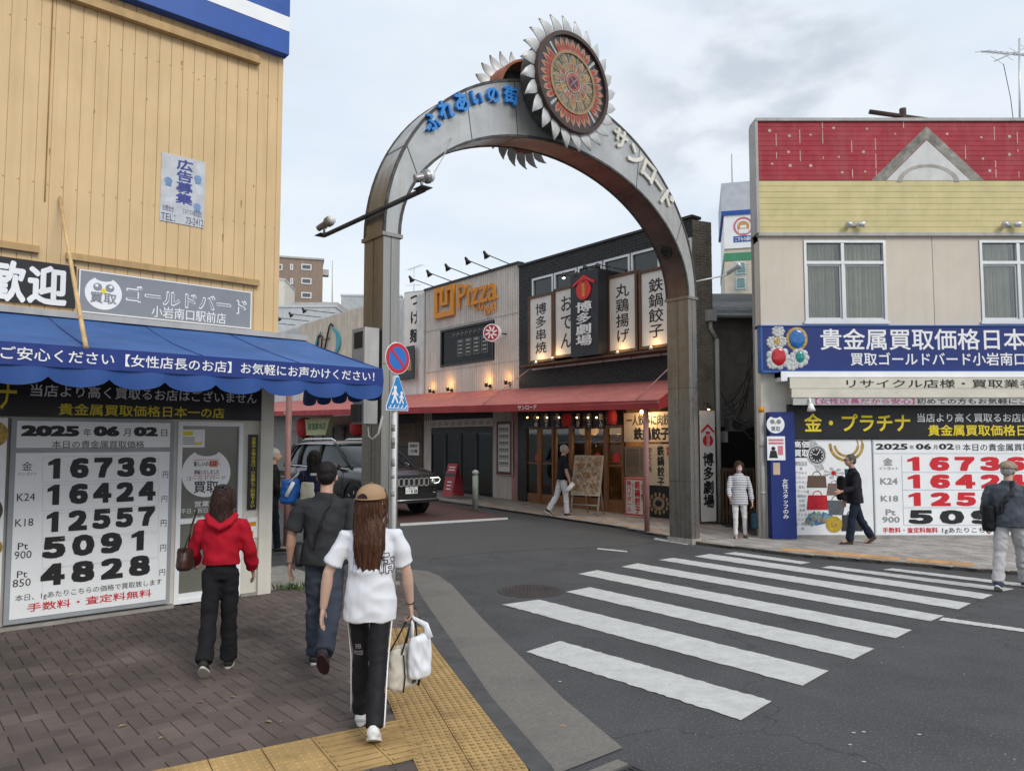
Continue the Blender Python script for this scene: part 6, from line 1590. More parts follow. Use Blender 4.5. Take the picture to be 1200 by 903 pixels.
for px, py, r_ in ((912, 388, .12), (905, 401, .11), (916, 400, .10), (912, 419, .22), (937, 419, .18), (928, 425, .14), (905, 426, .1)): 
    s_, z_ = RB.hit(px, py, .23)
    for k in range(9): q = 2 * math.pi * k / 9; mb.ball(RB.pt(s_ + r_ * .75 * math.cos(q), z_ + r_ * .75 * math.sin(q), .22), r_ * .35, .02, r_ * .35, 8, 6)
    mb.ball(RB.pt(s_, z_, .22), r_ * .7, .015, r_ * .7, 12, 6)
mb.build('silver_setting', silver, bs)
for k, px, py, rx, ry in (('red', 912.5, 418, .14, .17), ('green', 937.5, 418, .085, .11), ('blue', 934, 397, .155, .18)): mb = MB(); jewel(mb, px, py, rx, ry, .235); mb.build(k + '_jewel', jm[k], bs)
# roller awning
rw = thing('roller_awning', 'white roller awning folded into its cassette under the blue sign', 'awning', RB.pt(4, zq(470), .3)); a = sq(905)
mb = MB(); mb.box(RB, a, RW, zq(443.5), zq(437), .02, .34); mb.box(RB, a, a + .12, zq(448), zq(437), .02, .36); mb.build('cassette', M['whitep'], rw)
mb = MB(); mb.raw([RB.pt(a + .17, zq(443.5), .12), RB.pt(RW, zq(443.5), .12), RB.pt(RW, zq(444.5), .42), RB.pt(a + .14, zq(444.5), .42)], [(0, 1, 2, 3)]); mb.box(RB, a + .14, RW, zq(456.6), zq(444.5), .405, .42); mb.box(RB, a + .17, RW, zq(467), zq(457), .38, .42); mb.build('fabric', mat('cream_canvas', (.66, .62, .53), .7, var=.08), rw)
mb = MB(); mb.box(RB, a + .2, RW, zq(475.5), zq(467.2), .36, .40); mb.build('valance', mat('grey_canvas', (.5, .49, .48), .7), rw)
fB = Frame(RB.pt(0, 0, .42).to_2d(), (1, 0))
mb = MB(); mb.text(RB, 'リサイクル店様・買取業者様大歓迎', sq(977), sq(1262), zq(456), zq(446.5), .425, bold=.008); mb.text(RB, '初めての方もお気軽にご相談ください', sq(1056), sq(1250), zq(474.5), zq(468), .405, bold=.008); mb.build('lettering', M['black'], rw)
mb = MB(); mb.text(RB, '【女性店長だから安心】', sq(942), sq(1054), zq(474.5), zq(468), .405, bold=.01); mb.build('pink_lettering', mat('magenta', (.42, .05, .2), .6, var=0), rw)
o = thing('sign_lamp', 'small white lamp above the black header at the corner shop', 'lamp', RB.pt(sq(935), zq(478), .4)); mb = MB(); mb.path([RB.pt(sq(935), zq(468), .42), RB.pt(sq(935), zq(475), .46)], .02); mb.build('arm', M['whitep'], o); mb = MB(); mb.lathe(RB.pt(sq(935), zq(474), .47), [(.03, 0), (.05, .05), (.08, .14), (.07, .14)], (0, -.15, -1), 14); mb.build('shade', M['whitep'], o)
# black header
bh = thing('header_sign', 'black header sign with yellow and white lettering on the corner shop', 'sign', RB.pt(4, zq(514), .1)); mb = MB(); mb.box(RB, sq(918), RW, zq(514), zq(474), .0, .1); mb.build('panel', M['blackp'], bh)
mb = MB(); mb.text(RB, '金・プラチナ', sq(936), sq(1058), zq(505.5), zq(484.5), .104, bold=.02); mb.text(RB, '貴金属買取価格日本一の店', sq(1078), sq(1250), zq(510.5), zq(497.5), .104, bold=.018); mb.build('yellow_lettering', M['yel'], bh)
mb = MB(); mb.text(RB, '当店より高く買取るお店はございません', sq(1066), sq(1262), zq(494.5), zq(484), .104, bold=.012); mb.build('white_lettering', M['white'], bh)
# blue standing panel
bp = thing('blue_panel', 'tall blue panel with an owl emblem and white vertical lettering at the corner shop', 'sign', RB.pt(sq(908), .06, .2)); mb = MB(); mb.box(RB, sq(894), sq(922), .07, zq(483), .0, .22); mb.build('panel', M['signblue'], bp)
mb = MB(); cs, cz = RB.hit(909, 497, .23); owl(mb, RB, cs, cz, .17, .22, .225); mb.text(RB, '\n'.join('女性スタッフのみ'), sq(906.5) , sq(913), zq(606), zq(560), .226, bold=.014); a, b2, z0, z1 = RB.rect(899, 511, 920, 539, .22); mb.box(RB, a, b2, z0, z1, .22, .225); mb.build('white_print', M['whitep'], bp)
mb = MB(); mb.text(RB, '買取', cs - .09, cs + .09, cz - .13, cz - .04, .228, bold=.02); mb.disc(RB, cs - .06, cz + .05, .045, .225, .227, 12); mb.disc(RB, cs + .06, cz + .05, .045, .225, .227, 12); mb.build('grey_print', M['greys'], bp)
mb = MB(); mb.disc(RB, cs, cz + .02, .02, .226, .229, 10); mb.build('beak', M['yel'], bp)
mb = MB(); mb.box(RB, a + .03, b2 - .03, z1 - .09, z1 - .05, .225, .228); mb.box(RB, a + .03, b2 - .03, z1 - .15, z1 - .11, .225, .228); mb.box(RB, b2 - .14, b2 - .04, z0 + .1, z1 - .18, .225, .228); mb.build('pink_print', mat('pink_print', (.6, .2, .25), .6), bp)
mb = MB(); mb.prism(RB, [(a + .03, z0 + .04), (a + .2, z0 + .04), (a + .17, z0 + .18), (a + .06, z0 + .18)], .225, .228); mb.disc(RB, a + .115, z0 + .22, .04, .225, .228, 12); mb.build('portrait', M['black'], bp)
mb = MB(); a, b2, z0, z1 = RB.rect(906, 542, 914, 556, .22); mb.box(RB, a, b2, z0, z1, .22, .226); mb.build('tan_tag', mat('tan_tag', (.55, .42, .3), .6), bp)
# purchase panel with pictures
pr = thing('purchase_panel', 'white shop panel with pictures of a watch, necklace, bags and coins', 'panel', RB.pt(sq(968), .1, .05)); mb = MB(); mb.box(RB, sq(922.5), sq(1013.5), zq(626), zq(515), .0, .06); mb.build('panel', M['whitep'], pr)
mb = MB(); mb.box(RB, sq(923.5), sq(942.5), zq(536), zq(515.5), .06, .064); mb.build('black_square', M['black'], pr)
mb = MB(); mb.text(RB, '高価', sq(924), sq(942), zq(524.5), zq(516.5), .068, bold=.03); mb.text(RB, '買取', sq(924), sq(942), zq(535), zq(526.5), .068, bold=.03); mb.build('white_lettering', M['white'], pr)
mb = MB()
for k, t in enumerate(('買取品目', '金', 'プラチナ', 'シルバー', 'ダイヤモンド', '宝石', 'ブランド品', '腕時計', '切手', '古銭', '金券', 'テレカ', 'カメラ', '酒・骨董品', '他')): 
    w_ = len(t) * 3.4; y_ = 543 + k * 5.4; hh = 5 if k == 0 else 3.6; mb.text(RB, t, sq(932 - w_ / 2), sq(932 + w_ / 2), zq(y_ + hh / 2), zq(y_ - hh / 2), .064)
mb.build('list_lettering', M['greyl'], pr)
def pk2(px, py): return RB.hit(px, py, .065)
Rw = lambda q: q / 60.6
mb = MB(); c = pk2(957, 533); mb.line(RB, *pk2(949, 516), *pk2(955, 524), .16, .06, .066); mb.line(RB, *pk2(958, 542), *pk2(962, 551), .15, .06, .066); mb.disc(RB, *c, Rw(11.5), .06, .068, 24); mb.build('watch_case', silver, pr)
mb = MB(); mb.disc(RB, *c, Rw(9.6), .068, .071, 24); mb.build('watch_dial', M['black'], pr); mb = MB()
for k in range(12): q = math.pi * k / 6; mb.disc(RB, c[0] + Rw(6.5) * math.cos(q), c[1] + Rw(6.5) * math.sin(q), .013, .071, .073, 6)
mb.arc(RB, *c, Rw(7.8), Rw(8.3), .071, .072, n=20); mb.line(RB, *c, c[0] + .05, c[1] + .07, .012, .071, .073); mb.line(RB, *c, c[0] - .09, c[1] + .03, .01, .071, .073); mb.build('watch_markers', M['white'], pr)
mb = MB(); c2 = pk2(992, 523)
for r0, r1 in ((12, 15), (17, 20.5)):
    n = 40
    for k in range(n):
        q = math.pi * (1.05 + .9 * k / (n - 1)) if r0 < 15 else math.pi * (1.0 + 1.0 * k / (n - 1)); rm = Rw((r0 + r1) / 2); mb.disc(RB, c2[0] + rm * math.cos(q) * 1.0, c2[1] + rm * math.sin(q) * .95 + Rw(2), Rw((r1 - r0) * .52), .06, .066 + .0002 * (k % 3), 8)
    mb.arc(RB, c2[0], c2[1] + Rw(2), Rw(r0 + .8), Rw(r1 - .8), .06, .0655, a0=-.3, a1=math.pi * 1.1 - 2.6, n=6)
mb.build('gold_necklace', M['gold'], pr)
def bag(mb, x0, x1, yt, yb, ins=1.5): 
    P = [pk2(x0, yb), pk2(x1, yb), pk2(x1 - ins, yt), pk2(x0 + ins, yt)]; mb.prism(RB, P, .06, .067)
    cx_, cz_ = pk2((x0 + x1) / 2, yt); r_ = (P[2][0] - P[3][0]) * .25; mb.arc(RB, cx_, cz_, r_ * .85, r_, .06, .066, a0=0, a1=math.pi, n=14)
for nm, c_, args in (('brown_bag', (.14, .085, .06), (945.5, 969, 557, 571)), ('red_bag', (.5, .015, .03), (945.5, 970.5, 580, 597)), ('taupe_bag', (.2, .14, .12), (969, 986, 566, 580)), ('grey_bag', (.11, .125, .14), (972, 988, 586, 603, -3)), ('black_case', (.04, .04, .04), (986, 1011, 603, 622, 1))):
    mb = MB(); bag(mb, *args); mb.build(nm, mat(nm, c_, .5, var=.15, sc=15), pr)
mb = MB(); c3 = pk2(977, 554)
for k in range(7): q = 2 * math.pi * k / 7; mb.prism(RB, [(c3[0], c3[1]), (c3[0] + Rw(11) * math.cos(q - .25) * 1.1, c3[1] + Rw(6) * math.sin(q - .25)), (c3[0] + Rw(12.5) * math.cos(q), c3[1] + Rw(7) * math.sin(q)), (c3[0] + Rw(11) * math.cos(q + .25), c3[1] + Rw(6) * math.sin(q + .25))], .06, .066 + .0003 * k)
mb.build('brooch', silver, pr); mb = MB(); mb.disc(RB, *c3, Rw(2.6), .066, .071, 12); mb.build('ruby', jm['red'], pr)
mb = MB(); mb.disc(RB, *pk2(977.5, 614), Rw(9.3), .06, .07, 28); mb.build('gold_coin', mat('coin_gold', (.55, .38, .03), .4, var=.2, sc=25), pr); mb = MB(); mb.arc(RB, *pk2(977.5, 614), Rw(8), Rw(8.5), .07, .072, n=28); mb.ball(RB.pt(*pk2(977.5, 614), .07), .06, .004, .07); mb.build('coin_relief', M['gold'], pr)
sheets = [mat('banknote_%s' % k, c_, .6, var=.3, sc=20) for k, c_ in (('green', (.28, .38, .26)), ('brown', (.33, .24, .17)), ('blue', (.08, .17, .36)), ('teal', (.2, .33, .36)))]
mb = MB(); rnd = random.Random(9)
for k in range(12):
    px, py = 948 + 2.1 * k, 604 + rnd.uniform(0, 8); q = R(60 - k * 8); cx_, cz_ = pk2(px, py); mb.mi = k % 4; mb.line(RB, cx_ - .1 * math.cos(q), cz_ - .1 * math.sin(q), cx_ + .1 * math.cos(q), cz_ + .1 * math.sin(q), .1, .06, .064 + .0004 * k)
mb.build('banknotes', sheets, pr)
# right price board
rp = thing('price_board', 'wide white price board with red numerals behind the passing men', 'price board', RB.pt(sq(1100), .1, .05)); mb = MB(); mb.box(RB, sq(1014.5), RW, zq(627), zq(515), .0, .075); mb.build('board', M['whitep'], rp)
mb = MB()
for x0, x1, y in ((1016, 1230, 531), (1047, 1230, 553), (1047, 1230, 573.5), (1047, 1230, 594), (1047, 1230, 614.5)): mb.box(RB, sq(x0), sq(x1), zq(y + .35), zq(y - .35), .075, .078)
mb.box(RB, sq(1047), sq(1047.7), zq(614.5), zq(533), .075, .0785); mb.frame(RB, sq(1014.5), RW, zq(627), zq(515), .02, .075, .079); mb.build('lines', mat('pale_blue_line', (.45, .52, .6), .6, var=0), rp)
mb = MB()
for t, x0, x1, yt, yb in (('16736', 1047, 1192, 535, 551), ('16424', 1047, 1192, 555.5, 571.5), ('12557', 1047, 1192, 576.5, 592)): mb.digits(RB, t, sq(x0), sq(x1), zq(yb), zq(yt), .079)
mb.text(RB, '手数料・査定料無料', sq(1023), sq(1086), zq(623.5), zq(617), .079, bold=.02); mb.build('red_lettering', M['red'], rp)
mb = MB(); mb.digits(RB, '5091', sq(1049), sq(1192), zq(613), zq(597), .079)
for t, x0, x1, yt, yb, bd in (('2025', 1018, 1055, 519.5, 526.5, .04), ('06', 1064, 1082, 519.5, 526.5, .04), ('02', 1090.5, 1108, 519.5, 526.5, .04), ('本日の貴金属買取価格', 1118, 1216, 519.5, 528, .004), ('1gあたりこちらの価格で買取致します', 1091, 1235, 617, 624.5, .004)): mb.text(RB, t, sq(x0), sq(x1), zq(yb), zq(yt), .079, bold=bd)
mb.build('black_lettering', M['black'], rp)
mb = MB()
for t, x0, x1, yt, yb in (('金', 1026, 1037, 536, 545), ('インゴット', 1021, 1043, 546.5, 550), ('K24', 1022, 1042, 559.5, 567), ('K18', 1022, 1042, 580, 587), ('Pt', 1027, 1038.5, 596, 603), ('900', 1023, 1043, 604.5, 611.5), ('年', 1057, 1062, 521, 526.5), ('月', 1084, 1089, 521, 526.5), ('日', 1110, 1115, 521, 526.5)): mb.text(RB, t, sq(x0), sq(x1), zq(yb), zq(yt), .079, bold=.025)
mb.build('grey_lettering', mat('mid_grey_letter', (.27, .27, .28), .6, var=0), rp)
# ================================================================== traffic sign pole
r_ = ray(462.5, 450); Yp = 8.75; px_ = CAM.x + r_.x / r_.y * Yp
sp = thing('traffic_sign', 'white pole with a round no-parking sign and a blue crossing sign', 'traffic sign', (px_, Yp, .06))
zp = lambda py: CAMH + ray(462, py).z / ray(462, py).y * Yp
mb = MB(); mb.path([(px_, Yp, .04), (px_, Yp, zp(401))], .031, 14); mb.build('pole', mat('white_pole', (.68, .69, .69), .45, var=.06, streak=.2), sp)
n_ = Vector((math.sin(R(50)), -math.cos(R(50)))); SG = Frame(Vector((px_, Yp)) + n_ * .05, (-n_.y, n_.x))
c_z = zp(420); r0 = (zp(401.5) - zp(438.5)) / 2
mb = MB(); mb.disc(SG, 0, c_z, r0, -.008, .0, 36); d_ = mb.build('round_plate', M['whitep'], sp)
mb = MB(); mb.arc(SG, 0, c_z, r0 * .72, r0 * .96, 0, .003, n=36); q = R(135); mb.line(SG, r0 * .75 * math.cos(q), c_z + r0 * .75 * math.sin(q), -r0 * .75 * math.cos(q), c_z - r0 * .75 * math.sin(q), r0 * .17, .003, .005); mb.build('red_ring', mat('sign_red', (.50, .02, .04), .4, var=.04), d_)
mb = MB(); mb.disc(SG, 0, c_z, r0 * .73, 0, .0025, 36); mb.build('blue_disc', mat('sign_blue_plate', (.02, .15, .50), .4, var=.04), d_)
zt_, zb_ = zp(440.5), zp(481); hh = zt_ - zb_; ww = hh * .42
P5 = [(-ww, zb_), (ww, zb_), (ww, zb_ + hh * .12), (.02, zt_), (-.02, zt_), (-ww, zb_ + hh * .12)]
mb = MB(); mb.prism(SG, P5, -.008, 0); d_ = mb.build('crossing_plate', M['whitep'], sp)
k_ = .93; cm = zb_ + hh * .4
mb = MB(); mb.prism(SG, [(x * k_, cm + (z - cm) * .945) for x, z in P5], 0, .003); mb.build('blue_field', mat('crossing_blue', (.02, .22, .55), .4, var=.04), d_)
mb = MB(); u = hh
def fig(x, z, s):
    mb.disc(SG, x, z + s * .9, s * .12, .003, .006, 12); mb.line(SG, x, z + s * .78, x - s * .02, z + s * .42, s * .2, .003, .006); mb.line(SG, x - s * .03, z + s * .45, x - s * .22, z, s * .11, .003, .0062); mb.line(SG, x, z + s * .45, x + s * .2, z + s * .02, s * .11, .003, .0064); mb.line(SG, x, z + s * .74, x + s * .22, z + s * .45, s * .08, .003, .0066); mb.line(SG, x, z + s * .74, x - s * .24, z + s * .5, s * .08, .003, .0068)
fig(-ww * .22, zb_ + hh * .2, hh * .5); fig(ww * .36, zb_ + hh * .19, hh * .36)
for k in range(5): mb.line(SG, -ww * .7 + k * ww * .35, zb_ + hh * .07, -ww * .56 + k * ww * .35, zb_ + hh * .16, .012, .003, .005)
mb.box(SG, -ww * .8, ww * .8, zb_ + hh * .055, zb_ + hh * .075, .003, .005); mb.build('walking_figures', M['white'], d_)
mb = MB()
for py, h_ in ((497, 8), (512, 10), (520, 5), (536, 10), (556, 4), (575, 6)): 
    z = zp(py); mb.path([(px_ - .004, Yp - .003, z), (px_ - .004, Yp - .003, z - h_ * .01)], .0315, 12)
mb.build('sticker_scrap', mat('worn_sticker', (.36, .36, .37), .7, var=.5, sc=40), sp)

# weeds by the corner
wd_ = MB(); rnd = random.Random(12); c = G(337, 690, .06)
for k in range(90):
    p = Vector((c.x + rnd.gauss(0, .16), c.y + rnd.gauss(0, .05), .06)); d = Vector((rnd.uniform(-.07, .07), rnd.uniform(-.07, .03), rnd.uniform(.04, .13))); q = Vector((-d.y, d.x, 0)).normalized() * rnd.uniform(.006, .014)
    wd_.raw([p, p + d * .5 + q, p + d, p + d * .5 - q], [(0, 1, 2, 3)])
wd_.build('weeds', mat('weed_green', (.07, .15, .035), .7, var=.3, island=.3), label='tuft of green weeds at the foot of the shop corner', cat='weeds', kind='stuff')
mb = MB(); a = pp1; mb.box(L, a - .05, a + .55, .0, .17, -1.0, -.1); mb.box(L, a - .02, a + .9, .0, .10, -1.6, -.3); mb.build('corner_step', M['conc'], label='rough concrete step beside the shop corner post', cat='step')
mb = MB(); c = G(349, 684, .06); 
for k in range(3): mb.box(L, L_END + .22 + k * .31, L_END + .22 + k * .31 + .3, .05, .075, -.55, -.25)
mb.build('edge_tiles', M['gpaver'], kind='structure', loc=(0, 0, 0))

# dry leaves on the brick pavement
lf_m = mat('dry_leaf', (.30, .20, .11), .7, var=.3)
lv = MB(); rnd = random.Random(31)
for px, py in ((198, 808), (273, 816), (189, 864), (83, 790), (143, 850), (330, 845), (235, 822), (315, 845), (645, 836), (660, 850)):
    p = G(px, py, .07); q = rnd.uniform(0, 6.28); a_ = Vector((math.cos(q), math.sin(q), 0)) * rnd.uniform(.02, .035); b_ = Vector((-a_.y, a_.x, 0)) * .45
    lv.raw([p - a_, p + b_ + Vector((0, 0, .008)), p + a_, p - b_ + Vector((0, 0, .005))], [(0, 1, 2, 3)])
lv.build('fallen_leaves', lf_m, label='few dry brown leaves scattered on the pavement', cat='leaves', kind='stuff')
# ================================================================== parked SUV
CAR = thing('parked_car', 'dark grey SUV with a seven-slot chrome grille stopped at the side street mouth', 'car')
LC = Frame((0, 0), (0, 1))   # local helper: x forward, built at the origin
M['carp'] = mat('graphite_paint', (0.042, 0.042, 0.045), .28, var=.05, metal=.55, coat=.8)
M['plastic'] = mat('black_plastic', (.014, .014, .015), .6, var=.1)
M['tyre'] = mat('tyre_rubber', (.012, .012, .012), .85, var=.2)
M['chrome'] = mat('chrome', (.74, .75, .76), .25, var=0, metal=.7)
M['carglass'] = mat('car_glass', (.012, .014, .016), .06, var=0, spec=.45)
def shell(name, st, m, parent, sub=2, half=True):
    """stations (x, [(y, z) ...]) from the bottom to the top, mirrored in y"""
    n = len(st[0][1]); vs = []; fs = []
    for x, prof in st:
        pr_ = [(y, z) for y, z in prof] + [(-y, z) for y, z in prof[::-1]]
        vs += [(x + (-.0 if True else 0), y, z) for y, z in pr_]
    k = 2 * n
    for i in range(len(st) - 1):
        for j in range(k): fs.append((i * k + j, i * k + (j + 1) % k, (i + 1) * k + (j + 1) % k, (i + 1) * k + j))
    fs.append(tuple(range(k))); fs.append(tuple((len(st) - 1) * k + j for j in range(k))[::-1])
    me = bpy.data.meshes.new(name); me.from_pydata(vs, [], fs); me.update()
    bm = bmesh.new(); bm.from_mesh(me); bmesh.ops.recalc_face_normals(bm, faces=bm.faces); bm.to_mesh(me); bm.free()
    me.materials.append(m); o = bpy.data.objects.new(name, me); COL.objects.link(o); o.parent = parent; OFF[o] = Vector()
    md = o.modifiers.new('s', 'SUBSURF'); md.levels = sub; md.render_levels = sub
    for p in me.polygons: p.use_smooth = True
    return o
def sec(w, zb, zs, zt, wt):
    return [(w * .55, zb), (w * .93, zb + .02), (w * .985, zb + .2), (w, (zb + zs) / 2 + .05), (w * .985, zs - .04), (w * .94, zs), (wt, zt - .01), (wt * .5, zt)]
st = [(-2.42, sec(.78, .52, .95, .98, .6)), (-2.36, sec(.88, .42, 1.04, 1.08, .7)), (-2.1, sec(.95, .36, 1.08, 1.12, .78)), (-1.4, sec(.965, .34, 1.10, 1.14, .8)), (0, sec(.965, .32, 1.10, 1.14, .8)), (.75, sec(.965, .32, 1.10, 1.16, .8)),
      (1.15, sec(.965, .34, 1.09, 1.16, .8)), (1.6, sec(.96, .36, 1.07, 1.14, .78)), (2.05, sec(.93, .36, 1.02, 1.09, .72)), (2.28, sec(.88, .36, .97, 1.04, .68)), (2.36, sec(.83, .36, .93, .99, .62)), (2.40, sec(.78, .40, .86, .92, .58))]
shell('body', st, M['carp'], CAR)
def gsec(w, wt, zb, zt): return [(w * .6, zb), (w, zb + .0), (w * .97, zb + .12), (wt + (w - wt) * .3, zb + (zt - zb) * .65), (wt, zt - .07), (wt * .88, zt - .01), (wt * .4, zt)]
g = [(-2.32, gsec(.80, .70, 1.08, 1.16)), (-2.2, gsec(.84, .72, 1.06, 1.50)), (-2.0, gsec(.86, .70, 1.06, 1.70)), (-1.2, gsec(.87, .70, 1.06, 1.745)), (-.3, gsec(.87, .69, 1.06, 1.755)), (.25, gsec(.87, .68, 1.06, 1.70)), (.85, gsec(.86, .72, 1.06, 1.36)), (1.22, gsec(.84, .76, 1.06, 1.14))]
shell('cabin_glass', g, M['carglass'], CAR)
rf = [(-2.22, [(.30, 1.52), (.66, 1.52), (.73, 1.53), (.66, 1.60), (.3, 1.62)]), (-2.0, [(.3, 1.67), (.69, 1.64), (.74, 1.655), (.66, 1.72), (.3, 1.745)]), (-1.2, [(.3, 1.70), (.69, 1.66), (.735, 1.68), (.65, 1.75), (.3, 1.775)]), (-.3, [(.3, 1.71), (.68, 1.67), (.725, 1.69), (.64, 1.76), (.3, 1.785)]), (.12, [(.3, 1.68), (.68, 1.65), (.715, 1.67), (.62, 1.73), (.3, 1.755)]), (.26, [(.3, 1.66), (.66, 1.64), (.69, 1.655), (.6, 1.70), (.3, 1.715)])]
shell('roof', rf, M['carp'], CAR)
mb = MB()
for s in (-1, 1):
    for pts, r_ in ((((1.28, .87, 1.09), (.85, .86, 1.36), (.28, .735, 1.66), (.1, .71, 1.69)), .035), (((-.42, .895, 1.08), (-.48, .80, 1.40), (-.5, .725, 1.68)), .04), (((-1.48, .895, 1.08), (-1.55, .80, 1.40), (-1.52, .725, 1.68)), .045), (((-2.32, .85, 1.08), (-2.2, .80, 1.40), (-2.02, .72, 1.66)), .06)):
        mb.path([(x, y * s, z) for x, y, z in pts], r_, 8)
mb.build('window_pillars', M['plastic'], CAR)
mb = MB()
for s in (-1, 1):
    mb.path([(1.2, .925 * s, 1.10), (-.4, .945 * s, 1.115), (-1.6, .945 * s, 1.125), (-2.2, .90 * s, 1.13)], .014, 6)
    mb.path([(1.15, .86 * s, 1.14), (.75, .83 * s, 1.42), (.25, .74 * s, 1.675), (-.4, .745 * s, 1.69), (-1.5, .745 * s, 1.69), (-2.05, .735 * s, 1.64)], .012, 6)
mb.build('window_trim', M['chrome'], CAR)
for s in (-1, 1):
    mb = MB(); mb.path([(-1.75, .62 * s, 1.765), (-1.6, .63 * s, 1.81), (-.2, .62 * s, 1.815), (.0, .61 * s, 1.75)], .02, 8); mb.build('roof_rail', M['chrome'], CAR)
    mb = MB(); mb.ball((.78, 1.04 * s, 1.14), .09, .13, .085, 16, 10); mb.path([(.85, .9 * s, 1.08), (.8, 1.0 * s, 1.11)], .03, 8); mb.build('mirror', M['carp'], CAR)
    for x0, nm in ((.35, 'front'), (-.75, 'rear')):
        mb = MB(); mb.path([(x0 - .08, .985 * s, .98), (x0 - .13, 1.0 * s, .985), (x0 - .27, 1.0 * s, .985), (x0 - .31, .985 * s, .98)], .018, 8); mb.build('door_handle', M['chrome'], CAR)
    mb = MB()
    for xs in (.98, -.45, -1.5): mb.path([(xs, .935 * s, 1.09), (xs - .01, .975 * s, .95), (xs - .02, .972 * s, .7), (xs + .02, .955 * s, .48)], .006, 5)
    mb.path([(1.0, .945 * s, .42), (-1.0, .945 * s, .40)], .05, 8); mb.build('door_seam', M['plastic'], CAR)
    for xw in (1.46, -1.46):
        mb = MB(); c = Vector((xw, .85 * s, .38)); mb.lathe(c, [(.27, -.12), (.35, -.12), (.38, -.08), (.38, .08), (.35, .12), (.27, .12)], (0, s, 0), 32); w_ = mb.build('wheel', M['tyre'], CAR)
        mb = MB(); mb.lathe(c, [(.27, -.05), (.27, .115), (.245, .115), (.23, .06), (.05, .05), (.05, .09), (.0, .095)], (0, s, 0), 32)
        for k in range(5):
            q = 2 * math.pi * k / 5; d = Vector((math.cos(q), 0, math.sin(q))); mb.path([c + d * .05 + Vector((0, s * .09, 0)), c + d * .24 + Vector((0, s * .10, 0))], .028, 6)
        mb.build('rim', mat('alloy', (.35, .35, .36), .3, var=0, metal=.9) if 'alloy' not in bpy.data.materials else bpy.data.materials['alloy'], w_)
        mb = MB(); n = 18; vs = []
        for i in range(n + 1):
            q = -.15 + (math.pi + .3) * i / n
            for r_, y in ((.42, .90), (.42, .985), (.485, .985), (.485, .955)): vs.append((xw + r_ * math.cos(q), y * s, .38 + r_ * math.sin(q)))
        mb.raw(vs, [(4 * i + j, 4 * i + (j + 1) % 4, 4 * i + 4 + (j + 1) % 4, 4 * i + 4 + j) for i in range(n) for j in range(4)]); mb.lathe((xw, .93 * s, .38), [(.0, 0), (.42, 0)], (0, s, 0), 28); mb.build('wheel_arch', M['plastic'], CAR)
# nose: local frame with s to the car's right as seen from the front
N_ = Frame((2.43, 0), (0, 1))
mb = MB(); mb.box(N_, -.74, .74, .70, .915, -.12, -.005); mb.build('grille_panel', M['plastic'], CAR)
for k in range(7):
    y = -.42 + k * .14; mb = MB(); zb, zt_ = .725, .895
    P = []
    for i in range(16):
        q = 2 * math.pi * i / 16; P.append((y + .055 * max(-1, min(1, 1.3 * math.cos(q))), (zb + zt_) / 2 + .085 * max(-1, min(1, 1.25 * math.sin(q)))))
    for i in range(16):
        a, b = P[i], P[(i + 1) % 16]; mb.line(N_, *a, *b, .022, -.005, .02)
    g_ = mb.build('grille_slot', M['chrome'], CAR)
for s in (-1, 1):
    mb = MB(); mb.prism(N_, [(s * .52, .74), (s * .80, .76), (s * .86, .86), (s * .80, .91), (s * .52, .90)], -.16, .0); h_ = mb.build('headlight', mat('lamp_glass', (.06, .065, .07), .08, var=0, coat=.6) if 'lamp_glass' not in bpy.data.materials else bpy.data.materials['lamp_glass'], CAR)
    mb = MB(); mb.path([N_.pt(s * .53, .895, .01), N_.pt(s * .78, .90, -.0), N_.pt(s * .83, .85, -.01), N_.pt(s * .78, .78, .0), N_.pt(s * .66, .765, .01)], .012, 6); mb.build('light_strip', mat('daylight_led', (.9, 1, .92), .4, var=0, emit=.9) if 'daylight_led' not in bpy.data.materials else bpy.data.materials['daylight_led'], h_)
    mb = MB(); mb.lathe(N_.pt(s * .62, .82, -.02), [(.055, 0), (.05, .025), (.01, .03)], (1, 0, 0), 16); mb.build('projector', M['chrome'], h_)
    mb = MB(); mb.lathe(N_.pt(s * .68, .50, -.03), [(.07, -.02), (.06, .03), (.0, .035)], (1, 0, 0), 16); mb.build('fog_lamp', M['chrome'], CAR)
mb = MB(); mb.box(N_, -.72, .72, .42, .55, -.12, .01); mb.box(N_, -.80, .80, .33, .40, -.16, -.0); mb.build('lower_intake', M['plastic'], CAR)
mb = MB(); mb.path([N_.pt(-.7, .405, .01), N_.pt(.7, .405, .01)], .012, 6); mb.build('bumper_trim', M['chrome'], CAR)
mb = MB(); mb.box(N_, -.165, .165, .55, .70, .0, .022); p_ = mb.build('number_plate', M['whitep'], CAR)
mb = MB(); mb.text(N_, '足立 301', -.09, .10, .655, .69, .025, bold=.02); mb.text(N_, '・8 28', -.08, .15, .565, .645, .025, bold=.035); mb.text(N_, 'す', -.145, -.105, .585, .625, .025); mb.build('plate_characters', mat('plate_green', (.03, .12, .06), .5, var=0), p_)
mb = MB(); mb.path([(1.15, .35, 1.175), (.95, .0, 1.19)], .012, 6); mb.path([(1.15, -.35, 1.175), (.98, -.7, 1.19)], .012, 6); mb.build('wiper', M['plastic'], CAR)
wc = G(489, 600, .005)     # where its front left wheel meets the road
hd_ = -UD; ang = math.atan2(hd_.y, hd_.x) + R(3)
wl_ = Vector((1.46, .85, 0)); ca, sa = math.cos(ang), math.sin(ang)
CAR.location = (wc.x - (ca * wl_.x - sa * wl_.y), wc.y - (sa * wl_.x + ca * wl_.y), wc.z)
CAR.rotation_euler = (0, -.02 * 0, ang)
